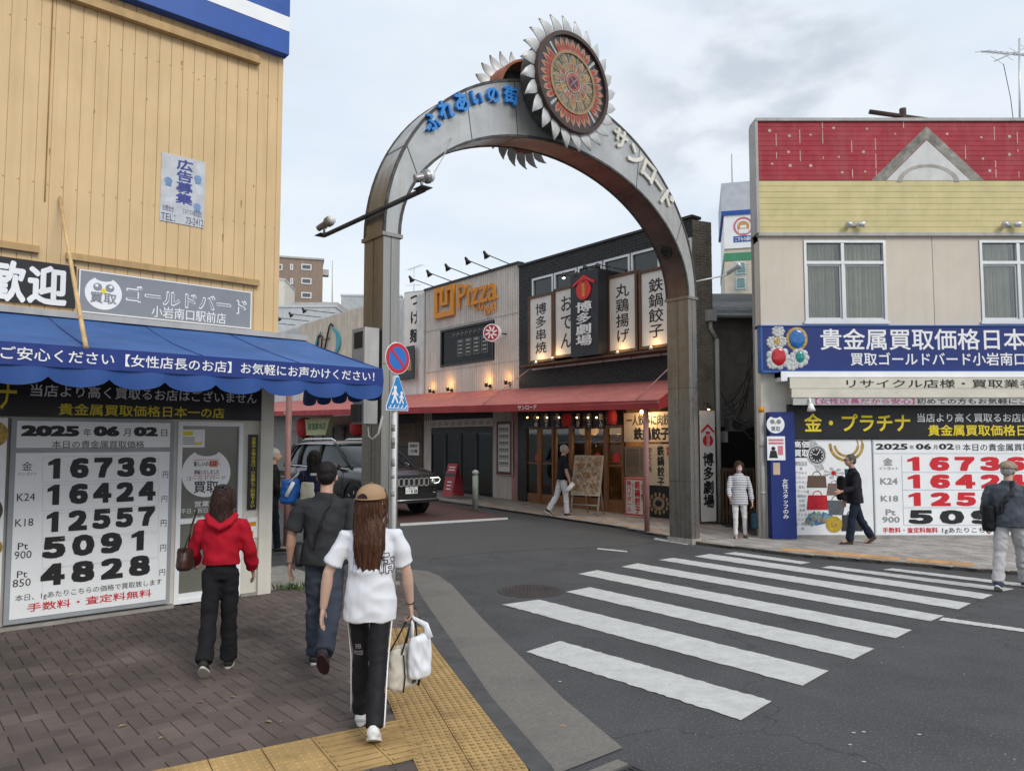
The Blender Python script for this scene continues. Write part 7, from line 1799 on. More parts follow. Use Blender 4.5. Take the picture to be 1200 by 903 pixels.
# ================================================================== people
def ring_loft(bm, pts, rads, n=14, ref=None):
    """closed tube through pts with elliptical rings (ra along ref, rb across)"""
    pts = [Vector(p) for p in pts]; rows = []
    ts = [(pts[min(i + 1, len(pts) - 1)] - pts[max(i - 1, 0)]).normalized() for i in range(len(pts))]
    rf0 = Vector(ref) if ref else min((Vector((0, 1, 0)), Vector((1, 0, 0)), Vector((0, 0, 1))), key=lambda q: max(abs(t.dot(q)) for t in ts))
    for p, t, r in zip(pts, ts, rads):
        ra, rb = r if isinstance(r, (tuple, list)) else (r, r)
        a = (rf0 - t * rf0.dot(t)).normalized(); b = t.cross(a).normalized()
        rows.append([bm.verts.new(p + a * (ra * math.cos(2 * math.pi * k / n)) + b * (rb * math.sin(2 * math.pi * k / n))) for k in range(n)])
    for i in range(len(rows) - 1):
        for k in range(n): bm.faces.new((rows[i][k], rows[i][(k + 1) % n], rows[i + 1][(k + 1) % n], rows[i + 1][k]))
    c0 = bm.verts.new(pts[0]); c1 = bm.verts.new(pts[-1])
    for k in range(n): bm.faces.new((rows[0][(k + 1) % n], rows[0][k], c0)); bm.faces.new((rows[-1][k], rows[-1][(k + 1) % n], c1))
def ellipsoid(bm, c, r, n=16, m=10, rot=None):
    c = Vector(c); rows = []
    for i in range(1, m):
        th = math.pi * i / m
        row = []
        for k in range(n):
            q = 2 * math.pi * k / n; p = Vector((r[0] * math.sin(th) * math.cos(q), r[1] * math.sin(th) * math.sin(q), r[2] * math.cos(th)))
            row.append(bm.verts.new(c + (rot @ p if rot else p)))
        rows.append(row)
    tp = Vector((0, 0, r[2])); t0 = bm.verts.new(c + (rot @ tp if rot else tp)); t1 = bm.verts.new(c - (rot @ tp if rot else tp))
    for i in range(len(rows) - 1):
        for k in range(n): bm.faces.new((rows[i][k], rows[i + 1][k], rows[i + 1][(k + 1) % n], rows[i][(k + 1) % n]))
    for k in range(n): bm.faces.new((t0, rows[0][k], rows[0][(k + 1) % n])); bm.faces.new((t1, rows[-1][(k + 1) % n], rows[-1][k]))
DG = None
def fuse(name, bm, voxel, m, parent, smooth=3, fold=0.0, fscale=(7, 7, 16), seed=0.0, cut=None):
    """melt overlapping closed pieces into one continuous surface"""
    bmesh.ops.recalc_face_normals(bm, faces=bm.faces)
    me = bpy.data.meshes.new(name); bm.to_mesh(me); bm.free()
    o = bpy.data.objects.new(name, me); COL.objects.link(o)
    md = o.modifiers.new('r', 'REMESH'); md.mode = 'VOXEL'; md.voxel_size = voxel
    if smooth: sm = o.modifiers.new('s', 'SMOOTH'); sm.iterations = smooth; sm.factor = .5
    dg = bpy.context.evaluated_depsgraph_get()
    me2 = bpy.data.meshes.new_from_object(o.evaluated_get(dg))
    o.modifiers.clear(); o.data = me2; bpy.data.meshes.remove(me)
    me2.name = name; me2.materials.clear(); me2.materials.append(m)
    if fold:
        nn = [v.normal.copy() for v in me2.vertices]
        for v, q in zip(me2.vertices, nn):
            p = v.co; s1 = noise.noise(Vector((p.x * fscale[0] + seed, p.y * fscale[1], p.z * fscale[2])))
            s2 = noise.noise(Vector((p.x * fscale[0] * 2.3 + p.z * 9, p.y * fscale[1] * 2.3 + seed, p.z * fscale[2] * 1.4)))
            r_ = 1 - abs(s1) * 2.2
            v.co = p + q * (fold * (.75 * r_ + .45 * s2 - .35))
    for p in me2.polygons: p.use_smooth = True
    o.parent = parent; OFF[o] = Vector()
    return o
SK = mat('skin', (0.50, 0.30, 0.215), .5, var=.08, sc=12)
SK2 = mat('skin_pale', (0.56, 0.37, 0.285), .5, var=.06, sc=12)
LIPM = mat('lips', (.35, .12, .1), .5, var=0); EYEM = mat('eye_dark', (.02, .015, .012), .25, var=0); EYEW = mat('eye_white', (.7, .68, .65), .3, var=0)
def hairmat(name, c): return mat(name, c, .5, var=.5, sc=9, stretch=(16, 16, 1.0), bump=.5, bsc=14, spec=.22)
M['hblack'] = hairmat('black_hair', (.013, .010, .010)); M['hbrown'] = hairmat('brown_hair', (.092, .039, .021)); M['hdark'] = hairmat('dark_brown_hair', (.045, .022, .016)); M['hgrey'] = hairmat('grey_hair', (.42, .41, .39))

class Person:
    def __init__(s, label, pos, face, H=1.65, male=False, lean=0.0, head=(0, 0), legs=((0, 0, 0), (0, 0, 0)), arms=((0, 8, 10), (0, 8, 10)), skin=SK, curl=(.6, .6), wide=1.0, twist=0.0):
        """legs: (thigh forward, knee bend, spread) right then left; arms: (forward, out, elbow bend)"""
        H *= .955; s.H = H; s.root = thing('person', label, 'person'); s.wide = wide; s.male = male
        s.skin = skin
        hw = .047 * H * wide; sw = (.122 if male else .106) * H * wide
        s.pel = Vector((0, 0, .53 * H))
        up = Vector((0, math.sin(R(lean)), math.cos(R(lean)))); s.up = up; fw = Vector((0, math.cos(R(lean)), -math.sin(R(lean)))); s.fw = fw
        tw = Matrix.Rotation(R(twist), 3, up)
        X = tw @ Vector((1, 0, 0)); s.X = X
        s.waist = s.pel + up * .095 * H; s.chest = s.pel + up * .20 * H; s.sh = s.pel + up * .285 * H; s.neck = s.pel + up * .315 * H + fw * .0
        s.headc = s.neck + Vector((0, .018 * H, 0)) + up * .088 * H
        s.hrot = Matrix.Rotation(R(head[0]), 3, 'Z') @ Matrix.Rotation(R(head[1]), 3, 'X')
        s.legs = []
        for sd, (th, kn, sp_) in zip((1, -1), legs):
            hip = s.pel + Vector((sd * hw, 0, -.015 * H)); d1 = Vector((sd * math.sin(R(sp_)), math.sin(R(th)), -math.cos(R(th)))).normalized()
            k = hip + d1 * .245 * H; d2 = Vector((sd * math.sin(R(sp_)) * .5, math.sin(R(th - kn)), -math.cos(R(th - kn)))).normalized(); an = k + d2 * .235 * H
            s.legs.append([hip, k, an, th - kn])
        low = min(l[2].z - (.045 * H if abs(l[3]) < 22 else .06 * H) for l in s.legs); dz = -low
        for n_ in ('pel', 'waist', 'chest', 'sh', 'neck', 'headc'): setattr(s, n_, getattr(s, n_) + Vector((0, 0, dz)))
        for l in s.legs:
            for i in range(3): l[i] = l[i] + Vector((0, 0, dz))
        s.arms = []
        for sd, (fa, oa, el), cu in zip((1, -1), arms, curl):
            sp = s.sh + X * sd * sw - Vector((0, 0, .026 * H)); q = Vector((sd * math.sin(R(oa)), math.sin(R(fa)) * math.cos(R(oa)), -math.cos(R(fa)) * math.cos(R(oa)))).normalized()
            e_ = sp + q * .168 * H; q2 = Vector((sd * math.sin(R(oa)) * .35, math.sin(R(fa + el)), -math.cos(R(fa + el)))).normalized(); w_ = e_ + q2 * .148 * H
            s.arms.append([sp, e_, w_, q2, cu])
        s.pos = pos; s.face = face; s.sw = sw; s.hw = hw
    def body(s, voxel=.0075, nose=True):
        H = s.H; bm = bmesh.new(); W = s.wide
        ring_loft(bm, [s.pel - s.up * .03 * H, s.pel + s.up * .03 * H, s.waist, s.chest, s.sh - s.up * .02 * H, s.sh + s.up * .012 * H], [(.066 * H * W, .05 * H), (.074 * H * W, .056 * H), (.062 * H * W, .048 * H), (.076 * H * W, .056 * H), (s.sw * .72, .044 * H), (.042 * H, .035 * H)], ref=s.X)
        ring_loft(bm, [s.sh - s.up * .01 * H, s.neck, s.headc - s.up * .03 * H], [.036 * H, .032 * H, .032 * H])
        hr = s.hrot; c = s.headc
        def hp(x, y, z): return c + hr @ Vector((x * H, y * H, z * H))
        ellipsoid(bm, hp(0, -.006, .016), (.0455 * H, .056 * H, .052 * H), rot=hr)
        ellipsoid(bm, hp(0, .014, -.018), (.039 * H, .043 * H, .050 * H), rot=hr)
        ellipsoid(bm, hp(0, .030, -.048), (.022 * H, .018 * H, .016 * H), rot=hr)     # chin
        if nose:
            ring_loft(bm, [hp(0, .050, .006), hp(0, .061, -.014), hp(0, .055, -.020)], [.006 * H, .0095 * H, .006 * H], 8)
            ellipsoid(bm, hp(0, .053, -.034), (.014 * H, .005 * H, .0065 * H), 10, 6, rot=hr)
            ellipsoid(bm, hp(0, .046, .012), (.032 * H, .010 * H, .006 * H), 12, 6, rot=hr)
        for sd in (1, -1): ellipsoid(bm, hp(sd * .046, -.004, -.012), (.008 * H, .013 * H, .020 * H), 10, 8, rot=hr)
        for sd, (sp, e_, w_, q2, cu) in zip((1, -1), s.arms):
            ring_loft(bm, [sp, sp.lerp(e_, .35), e_, e_.lerp(w_, .3), w_], [.017 * H, .025 * H, .0225 * H, .0245 * H, .0155 * H])
            # hand: palm, four fingers, thumb; the palm faces the thigh
            inn = Vector((-sd, 0, 0)); fwd = (q2.cross(inn)).normalized()
            if fwd.y < 0: fwd = -fwd
            inn = (inn - q2 * inn.dot(q2)).normalized()
            ring_loft(bm, [w_ - q2 * .005, w_ + q2 * .022 * H, w_ + q2 * .052 * H], [(.014 * H, .011 * H), (.022 * H, .010 * H), (.0235 * H, .0085 * H)], 12, ref=fwd)
            for k, (o, ln_) in enumerate(((.018, .043), (.0065, .048), (-.0055, .045), (-.0165, .036))):
                b0 = w_ + q2 * .048 * H + fwd * o * H; p = b0; d = (q2 + fwd * o * 4).normalized(); P = [p]
                for seg, fr_ in enumerate((.45, .32, .25)):
                    a_ = cu * (.35 + .45 * seg); dd = (d * math.cos(a_) + inn * math.sin(a_)).normalized(); p = p + dd * ln_ * H * fr_ * 1.1; P.append(p)
                ring_loft(bm, P, [.0062 * H, .006 * H, .0054 * H, .0042 * H], 8)
            t0 = w_ + q2 * .018 * H + fwd * .016 * H; t1 = t0 + (q2 * .7 + fwd * .75 + inn * .25).normalized() * .028 * H; t2 = t1 + (q2 + fwd * .2 + inn * .35).normalized() * .022 * H
            ring_loft(bm, [t0, t1, t2], [.0085 * H, .0068 * H, .005 * H], 8)
        for (hip, k, an, ang) in s.legs:
            ring_loft(bm, [hip + Vector((0, 0, .02 * H)), hip.lerp(k, .4), k, k.lerp(an, .35), an, an - Vector((0, 0, .012 * H))], [.036 * H, .034 * H, .024 * H, .0245 * H, .017 * H, .018 * H])
            f = Vector((0, math.cos(R(ang)), math.sin(R(ang)))); ring_loft(bm, [an - f * .025 * H - Vector((0, 0, .02 * H)), an + f * .03 * H - Vector((0, 0, .022 * H)), an + f * .085 * H - Vector((0, 0, .028 * H))], [.018 * H, .02 * H, .014 * H])
        s.bodyo = fuse('body', bm, voxel, s.skin, s.root, 2)
        return s
    def eyes(s, closed=False):
        H = s.H; hr = s.hrot; c = s.headc
        for sd in (1, -1):
            mb = MB(); mb.ball(c + hr @ Vector((sd * .0185 * H, .0475 * H, .003 * H)), .0085 * H, .005 * H, .0045 * H, 10, 6, hr); mb.build('eye', EYEW, s.bodyo)
            mb = MB(); mb.ball(c + hr @ Vector((sd * .0185 * H, .0515 * H, .003 * H)), .0042 * H, .003 * H, .0042 * H, 10, 6, hr); mb.build('iris', EYEM, s.bodyo)
            mb = MB(); mb.path([c + hr @ Vector((sd * x * H, .053 * H, (.0135 - abs(x - .018) * .25) * H)) for x in (.008, .018, .029)], .0022 * H, 6); mb.build('eyebrow', M['hdark'], s.bodyo)
        mb = MB(); mb.ball(c + hr @ Vector((0, .0575 * H, -.034 * H)), .012 * H, .003 * H, .0038 * H, 10, 6, hr); mb.build('mouth', LIPM, s.bodyo)
        return s
    def hp(s, x, y, z): return s.headc + s.hrot @ Vector((x * s.H, y * s.H, z * s.H))
    def shirt(s, name, m, hem=-.02, sleeve=.55, loose=1.12, slv=1.55, fold=.006, hemw=None, voxel=.010, seed=1.0, collar=.046, cuff=None):
        H = s.H; W = s.wide * loose; bm = bmesh.new(); hw_ = hemw or .088
        pz = s.pel + s.up * (hem * H)
        ring_loft(bm, [pz, pz.lerp(s.waist, .5), s.waist, s.chest, s.sh - s.up * .03 * H, s.sh - s.up * .006 * H, s.sh + s.up * .018 * H, s.neck + s.up * .002 * H],
                  [(hw_ * H * W, .068 * H * loose), ((hw_ - .003) * H * W, .068 * H * loose), (.080 * H * W, .063 * H * loose), (.085 * H * W, .066 * H * loose), (s.sw * .86, .056 * H * loose), (s.sw * .66, .046 * H), (.053 * H, .041 * H), (collar * H, .037 * H)], 20, ref=s.X)
        for (sp, e_, w_, q2, cu) in s.arms:
            r0 = .036 * H * slv / 1.62
            if sleeve <= 1:
                en = sp.lerp(e_, sleeve); ring_loft(bm, [sp + (s.sh - sp) * .45 + Vector((0, 0, -.012 * H)), sp, sp.lerp(en, .5), en], [r0 * .72, r0 * .82, r0 * 1.0, r0 * 1.1])
            else:
                en = e_.lerp(w_, min(1, sleeve - 1)); rc = cuff or .026 * H
                ring_loft(bm, [sp + (s.sh - sp) * .45 + Vector((0, 0, -.012 * H)), sp, sp.lerp(e_, .5), e_, e_.lerp(en, .6), en], [r0 * .72, r0 * .82, r0 * .95, r0 * .88, (r0 * .88 + rc) / 2 * 1.1, rc])
        return fuse(name, bm, voxel, m, s.root, 2, fold * 1.7, (6, 6, 8), seed)
    def trousers(s, m, thigh=.058, knee=.044, hem=.040, length=1.0, fold=.006, name='trousers', waist=.06, seat=.074, voxel=.011, seed=2.0):
        H = s.H; bm = bmesh.new(); thigh *= .88; knee *= .84; hem *= .86
        ring_loft(bm, [s.pel - s.up * .045 * H, s.pel, s.pel + s.up * waist * H], [(.078 * H * s.wide, seat * H * .86), (.083 * H * s.wide, seat * H * .95), (.074 * H * s.wide, .058 * H)], 18, ref=s.X)
        for (hip, k, an, ang) in s.legs:
            en = k.lerp(an, length) - Vector((0, 0, .006 * H)) if length >= 1 else k.lerp(an, length)
            ring_loft(bm, [hip + Vector((0, 0, .02 * H)), hip.lerp(k, .35), k, k.lerp(en, .5), en], [thigh * H, thigh * .95 * H, knee * H, (knee + hem) / 2 * H, hem * H], 16)
        return fuse(name, bm, voxel, m, s.root, 2, fold * 1.5, (7, 7, 12), seed)
    def shoes(s, m, sole, name='shoe', big=1.0, opened=False):
        H = s.H
        for (hip, k, an, ang) in s.legs:
            pitch = ang if abs(ang) > 22 else ang * .25
            rt = Matrix.Rotation(R(pitch), 3, 'X')
            def q(y, z): return an + rt @ Vector((0, y * H, z * H))
            bm = bmesh.new()
            ring_loft(bm, [q(-.036, -.030), q(-.026, -.024), q(.01, -.022), q(.045, -.028), q(.082, -.034), q(.105, -.036)], [(.014 * H, .014 * H), (.025 * H, .024 * H), (.026 * H, .025 * H), (.027 * H, .018 * H), (.026 * H, .013 * H), (.013 * H, .008 * H)], 14, ref=(1, 0, 0))
            if not opened: ring_loft(bm, [q(-.006, -.02), q(-.008, .008)], [(.021 * H * big, .024 * H * big), (.021 * H * big, .024 * H * big)], 12, ref=(1, 0, 0))
            o = fuse(name, bm, .008, m, s.root, 2)
            mb = MB(); n = 18; vs = []
            for z in (-.038, -.049):
                for i in range(n):
                    t = 2 * math.pi * i / n; y = .034 + .077 * math.cos(t); x = .029 * math.sin(t) * (1.0 if math.cos(t) > -.2 else .85)
                    p = an + rt @ Vector((x * H, y * H, z * H)); vs.append(p)
            mb.raw(vs, [tuple(range(n)), tuple(range(2 * n - 1, n - 1, -1))] + [(i, n + i, n + (i + 1) % n, (i + 1) % n) for i in range(n)])
            mb.build('sole', sole, o)
        return s
    def hair(s, m, kind='short', length=0, seed=0, cap=False):
        H = s.H; kc = .86 if cap else 1; bm = bmesh.new(); hr = s.hrot; hp = s.hp
        if kind == 'short':
            ellipsoid(bm, hp(0, -.012, .022 if not cap else .008), (.050 * H * kc, .058 * H * kc, .050 * H * kc), rot=hr); ellipsoid(bm, hp(0, -.028, -.006), (.045 * H, .040 * H, .045 * H), rot=hr)
            for sd in (1, -1): ellipsoid(bm, hp(sd * .042, -.006, .006), (.009 * H, .022 * H, .024 * H), rot=hr)
        else:
            ellipsoid(bm, hp(0, -.010, .022 if not cap else .010), (.053 * H * kc, .062 * H * kc, .053 * H * kc), rot=hr)
            w0 = .054 if kind != 'long' else .052
            pts = [hp(0, -.022, .02), hp(0, -.034, -.03), hp(0, -.042, -.07)]; rd = [(w0 * H, .046 * H), (w0 * 1.06 * H, .042 * H), (w0 * 1.08 * H, .036 * H)]
            z = -.07; k = 0
            while z > -length: 
                z -= .035; k += 1; t = min(1, (-z - .07) / max(.01, length - .07)); p = s.headc + Vector((0, -.046 * H - .012 * H * min(k, 3), z * H)); pts.append(p); rd.append((w0 * H * ((1.08 + .42 * t - .62 * t ** 3) if kind == 'long' else (1.1 - .2 * t * t)), .033 * H * (1 - .5 * t)))
            ring_loft(bm, pts, rd, 20, ref=(1, 0, 0))
            for sd in (1, -1): ring_loft(bm, [hp(sd * .040, .022, .045), hp(sd * .052, .018, .01), hp(sd * .054, .006, -.04), hp(sd * .050, -.012, -.072)], [.012 * H, .015 * H, .015 * H, .010 * H], 10)
        o = fuse('hair', bm, .0085, m, s.bodyo, 2, 0)
        # strands: ridges that run down, ragged tips
        for v in o.data.vertices:
            p = v.co; ang = math.atan2(p.x - s.headc.x, p.y - s.headc.y); r_ = noise.noise(Vector((ang * 9, p.z * 2.2 + seed, seed))) * .0035 + noise.noise(Vector((ang * 34, p.z * 2.5, seed + 3))) * .0035
            v.co = p + v.normal * r_
            if kind != 'short':
                low = (s.headc.z - p.z) / H - length * .80
                if low > 0: v.co.z += noise.noise(Vector((p.x * 45, seed, 2))) * low * 1.1
        if kind != 'short':
            from mathutils.bvhtree import BVHTree
            bv = BVHTree.FromPolygons([v.co for v in o.data.vertices], [p.vertices for p in o.data.polygons]); rn_ = random.Random(seed); mb = MB()
            for k in range(130):
                q = rn_.uniform(-1.75, 1.75); z0 = rn_.uniform(-.02, .03); z1 = -length * rn_.uniform(.75, 1.12); dr = rn_.uniform(-.35, .35); pts = []
                for j in range(9):
                    t = j / 8; qq = q + dr * t; z = s.headc.z + (z0 + (z1 - z0) * t) * H
                    c_ = Vector((s.headc.x, s.headc.y - .035 * H, z)); tgt = c_ + Vector((math.sin(qq), -math.cos(qq), 0)) * .2
                    h_ = bv.find_nearest(tgt); p = h_[0]
                    if abs(p.z - z) > .03: p = Vector((pts[-1].x, pts[-1].y, z)) if pts else p
                    pts.append(p + (tgt - c_).normalized() * (.0025 + .006 * t * rn_.random()))
                mb.path(pts, [.0017 - .0011 * j / 8 for j in range(9)], 4)
            mb.build('loose_strands', m, o)
        return o
    def place(s):
        s.root.location = s.pos; s.root.rotation_euler = (0, 0, R(s.face)); return s
    def world(s, p):
        return Vector(s.pos) + Matrix.Rotation(R(s.face), 3, 'Z') @ Vector(p)
    def hand(s, i, d=.06): sp, e_, w_, q2, cu = s.arms[i]; return w_ + q2 * d * s.H
    def strap(s, pts, m, name='strap', w=.022, label=None, cat=None):
        mb = MB(); mb.path([s.world(p) for p in pts], [(w, .004)] * len(pts), 8); return mb
def cloth(name, c, **k):
    k.setdefault('var', .1); k.setdefault('sc', 5); return mat(name, c, k.pop('rough', .85), bump=.25, bsc=220, spec=.2, **k)
WSOLE = mat('white_sole', (.66, .65, .62), .7, var=.1)
# face angle: 0 looks along +Y (away from the camera); positive turns to the left

# woman in the white T-shirt and tan cap
p1 = Person('woman in tan cap and white T-shirt seen from behind, carrying a tote and plastic bag', G(432, 853, .065), 4, 1.62, legs=((-17, 9, -1), (14, 10, -1)), arms=((10, 15, 8), (-6, 24, 12)), head=(-24, 2), curl=(1.35, .5), skin=SK2, lean=1, twist=-4)
p1.body(.0065, True); p1.eyes()
sh1_ = p1.shirt('t_shirt', cloth('white_jersey', (.72, .73, .77), var=.03), hem=-.092, sleeve=.78, loose=1.14, slv=1.72, fold=.0075, hemw=.100, seed=4.2)
tr1 = p1.trousers(cloth('black_track_fabric', (.014, .014, .016), rough=.6), thigh=.050, knee=.042, hem=.042, fold=.006)
p1.shoes(mat('white_leather', (.68, .68, .66), .5, var=.06), WSOLE); p1.hair(M['hbrown'], 'long', .27, 3, True)
def side_stripes(P, m, tr):
    for sd, (hip, k, an, ang) in zip((1, -1), P.legs):
        for off in (-.010, .0, .010):
            H = P.H; mb = MB(); pts = []
            for a, b, r0, r1, n in ((hip, k, .048, .037, 6), (k, an, .037, .038, 6)):
                for i in range(n + (1 if a is k else 0)):
                    t = i / n; p = a.lerp(b, t); pts.append(p + Vector((sd * (r0 + (r1 - r0) * t + .003) * H, off * H * 1.1, 0)))
            mb.path(pts, [(.004, .0035)] * len(pts), 6); mb.build('side_stripe', M['white'], tr)
side_stripes(p1, M['white'], tr1)
# cap
cp = mat('tan_cotton', (.36, .23, .13), .85, var=.1, bump=.2, bsc=200)
bm = bmesh.new(); H = 1.60; hp = p1.hp
def capdome(P, zc=.024, k=1.0):
    mb = MB(); H = P.H; vs = []; n, m_ = 28, 9
    for i in range(m_ + 1):
        th = math.pi * .5 * i / m_ * 1.06
        for j in range(n):
            q = 2 * math.pi * j / n; vs.append(P.hp(.0575 * k * math.sin(th) * math.cos(q), -.004 + .069 * k * math.sin(th) * math.sin(q), zc + .056 * math.cos(th) ** (1 if math.cos(th) > 0 else 1)) if math.cos(th) > 0 else P.hp(.0575 * k * math.sin(th) * math.cos(q), -.004 + .069 * k * math.sin(th) * math.sin(q), zc + .056 * math.cos(th)))
    mb.raw(vs, [(i * n + j, (i + 1) * n + j, (i + 1) * n + (j + 1) % n, i * n + (j + 1) % n) for i in range(m_) for j in range(n)], True)
    return mb
mb = capdome(p1, .016, 1.08); mb.ball(p1.hp(0, -.004, .075), .006, n=8, m=6); c_ = mb.build('cap', cp, p1.bodyo)
def brim(P, m, par, up=0):
    mb = MB(); vs = []; n = 16
    for i in range(n + 1):
        q = math.pi * (i / n); 
        for r_, z in ((1.0, .012), (1.0 + .62 * math.sin(q), .004 - .008 * math.sin(q))):
            vs.append(P.hp(.057 * math.cos(q) * (1 if r_ == 1 else 1.02), .058 * math.sin(q) * r_ + .004, z + .0))
    n0 = len(vs); vs += [v - Vector((0, 0, .004)) for v in vs]
    f = [(2 * i, 2 * i + 1, 2 * i + 3, 2 * i + 2) for i in range(n)]
    mb.raw(vs, f + [tuple(n0 + k for k in g_[::-1]) for g_ in f] + [(2 * i + 1, n0 + 2 * i + 1, n0 + 2 * i + 3, 2 * i + 3) for i in range(n)], True); mb.build('brim', m, par)
brim(p1, cp, c_)
mb = MB()
for i in range(1): mb.path([p1.hp(.063 * math.cos(q), -.004 + .0775 * math.sin(q), .012) for q in [R(205 + 130 * k / 10) for k in range(11)]], [(.007, .004)] * 11, 8)
mb.build('strap', cp, c_)
mb = MB(); P_ = []
for k in range(13): q = math.pi * k / 12; P_.append(p1.hp(.024 * math.cos(q), -.0835 + .0035 * abs(math.cos(q)) + .007 * math.sin(q), .016 + .021 * math.sin(q)))
vs = P_ + [v + Vector((0, .012, 0)) for v in P_]
mb.raw(vs, [tuple(range(13)), tuple(range(25, 12, -1))] + [(i, i + 1, 14 + i, 13 + i) for i in range(12)]); mb.build('back_opening', M['hdark'], c_)
# printed emblem on the shirt back (outline letters)
def decal(P, par, m, name, st, x, z, w, h, y=-.02, bold=.02, rot=0):
    """lettering laid on the nearest cloth surface"""
    me = par.data; from mathutils.bvhtree import BVHTree
    bv = BVHTree.FromPolygons([v.co for v in me.vertices], [p.vertices for p in me.polygons])
    vs, fs, _ = text_geo(st, bold); mb = MB(); out = []
    for a, b, c in vs:
        q = Vector((x + (a - .5) * w, y, z + (b - .5) * h)); hit = bv.ray_cast(q, Vector((0, 1, 0)))
        p = hit[0] if hit[0] is not None else q
        out.append(p - Vector((0, .003 + c, 0)))
    mb.raw(out, fs); return mb.build(name, m, par)
ink = mat('dark_ink', (.035, .035, .05), .7, var=0)
def strokes(P, par, m, name, lines, r, y=-.6, lift=.003):
    from mathutils.bvhtree import BVHTree
    me = par.data; bv = BVHTree.FromPolygons([v.co for v in me.vertices], [p.vertices for p in me.polygons])
    for ln_ in lines:
        pts = []
        for (x0, z0), (x1, z1) in zip(ln_, ln_[1:]):
            for k in range(6): t = k / 6; pts.append((x0 + (x1 - x0) * t, z0 + (z1 - z0) * t))
        pts.append(ln_[-1]); out = []
        for x, z in pts:
            h_ = bv.ray_cast(Vector((x, y, z)), Vector((0, 1, 0)))
            if h_[0] is not None: out.append(h_[0] - Vector((0, lift, 0)))
        mb = MB(); mb.path(out, r, 5); mb.build(name, m, par)
def glyph(o, sx, sz, sh): return [[(o[0] + x * sx + z * sh, o[1] + z * sz) for x, z in l] for l in (
    [(0, 0), (0, 1.5), (1, 1.5), (1, 1.2), (.35, 1.2), (.35, .95), (.8, .95), (.8, .7), (.35, .7), (.35, 0), (0, 0)],
    [(.55, -.1), (.55, .6), (1.35, .6), (1.35, -.1), (1.08, -.1), (1.08, .1), (.82, .1), (.82, -.1), (.55, -.1)],
    [(1.1, .75), (1.1, 1.1), (1.4, 1.1), (1.4, .75), (1.1, .75)], [(.82, .25), (.82, .4), (1.08, .4), (1.08, .25), (.82, .25)])]
strokes(p1, sh1_, ink, 'print', glyph((.072, 1.0), .062, .082, -.006), .0026)
decal(p1, tr1, mat('grey_print', (.35, .35, .36), .7, var=0), 'print', 'EVER\nWOOD', -.075, p1.legs[1][1].z + .06, .06, .075, -.6, .02)
mb = MB(); w_ = p1.arms[0][2]; mb.lathe(w_ + Vector((0, 0, .01)), [(.026, -.006), (.030, 0), (.026, .006)], p1.arms[0][3], 14); mb.build('bracelet', M['dark'], p1.bodyo)
p1.place()
# tote and plastic bag in her right hand
hd = p1.world(p1.hand(0, .055)); tb = thing('tote_bag', 'cream quilted tote bag in the hand of the woman in the tan cap', 'bag', hd - Vector((0, 0, .5)))
def softbag(name, parent, m, c, w, d, h, yaw, voxel=.012, fold=.008, top=.75, fs=(9, 9, 9), seed=0):
    bm = bmesh.new(); rt = Matrix.Rotation(R(yaw), 3, 'Z'); ring_loft(bm, [Vector((0, 0, 0)), Vector((0, 0, .03)), Vector((0, 0, h * .5)), Vector((0, 0, h * .9)), Vector((0, 0, h))], [(w * .42, d * .38), (w * .5, d * .5), (w * .5, d * .48), (w * .46 * 1.0, d * .5 * top), (w * .44, d * .3 * top)], 20, ref=(1, 0, 0))
    bmesh.ops.rotate(bm, verts=bm.verts, cent=(0, 0, 0), matrix=rt); bmesh.ops.translate(bm, verts=bm.verts, vec=Vector(c) - OFF[parent])
    o = fuse(name, bm, voxel, m, parent, 3, fold, fs, seed); OFF[o] = OFF[parent]; return o
cb_ = hd + Vector((-.05, -.005, -.47))
b_ = softbag('bag_body', tb, cloth('cream_quilt', (.60, .56, .48), var=.08), cb_, .30, .15, .27, 60, fold=.012, fs=(14, 14, 14), seed=2)
mb = MB(); dv = Vector((math.cos(R(60)), math.sin(R(60)), 0)); nv = Vector((-dv.y, dv.x, 0))
for k in (-1, 1):
    t_ = cb_ + Vector((0, 0, .24)); mb.path([t_ + dv * .085 + nv * k * .05, hd + dv * .02 + nv * k * .015 - Vector((0, 0, .02)), hd + Vector((0, 0, .005)), hd - dv * .02 + nv * k * .015 - Vector((0, 0, .02)), t_ - dv * .085 + nv * k * .05], [(.007, .003)] * 5, 8)
    mb.path([t_ + dv * .085 + nv * k * .066, cb_ + dv * .085 + nv * k * .08 + Vector((0, 0, .1)), cb_ + dv * .08 + nv * k * .062], [(.008, .003)] * 3, 8); mb.path([t_ - dv * .085 + nv * k * .066, cb_ - dv * .085 + nv * k * .08 + Vector((0, 0, .1)), cb_ - dv * .08 + nv * k * .062], [(.008, .003)] * 3, 8)
mb.build('handles', M['dark'], tb)
TB = Frame((cb_ - nv * .084).to_2d(), dv.to_2d())
if TB.n.dot(Vector((0, -1))) < 0: TB = Frame((cb_ + nv * .084).to_2d(), -dv.to_2d())
mb = MB(); mb.text(TB, 'SNIDEL', -.10, .10, cb_.z + .12, cb_.z + .16, .006, bold=.04, rot=R(90)); mb.build('lettering', M['dark'], tb)
pbg = thing('plastic_bag', 'white plastic shopping bag held together with the quilted tote', 'bag', hd - Vector((0, 0, .4)))
plm = mat('thin_white_plastic', (.72, .74, .78), .3, var=.06, coat=.2); cb2 = hd + Vector((.065, -.06, -.385))
softbag('bag_body', pbg, plm, cb2, .17, .10, .27, 40, .010, .014, .8, (16, 16, 8), 5)
mb = MB()
for k in (-1, 1): mb.path([cb2 + Vector((k * .06, 0, .25)), cb2 + Vector((k * .045 - .01, .02, .33)), hd + Vector((k * .012, 0, -.02)), hd + Vector((0, 0, .0))], [(.028, .008), (.02, .008), (.012, .008), (.01, .008)], 8)
mb.build('bag_handle', plm, pbg)

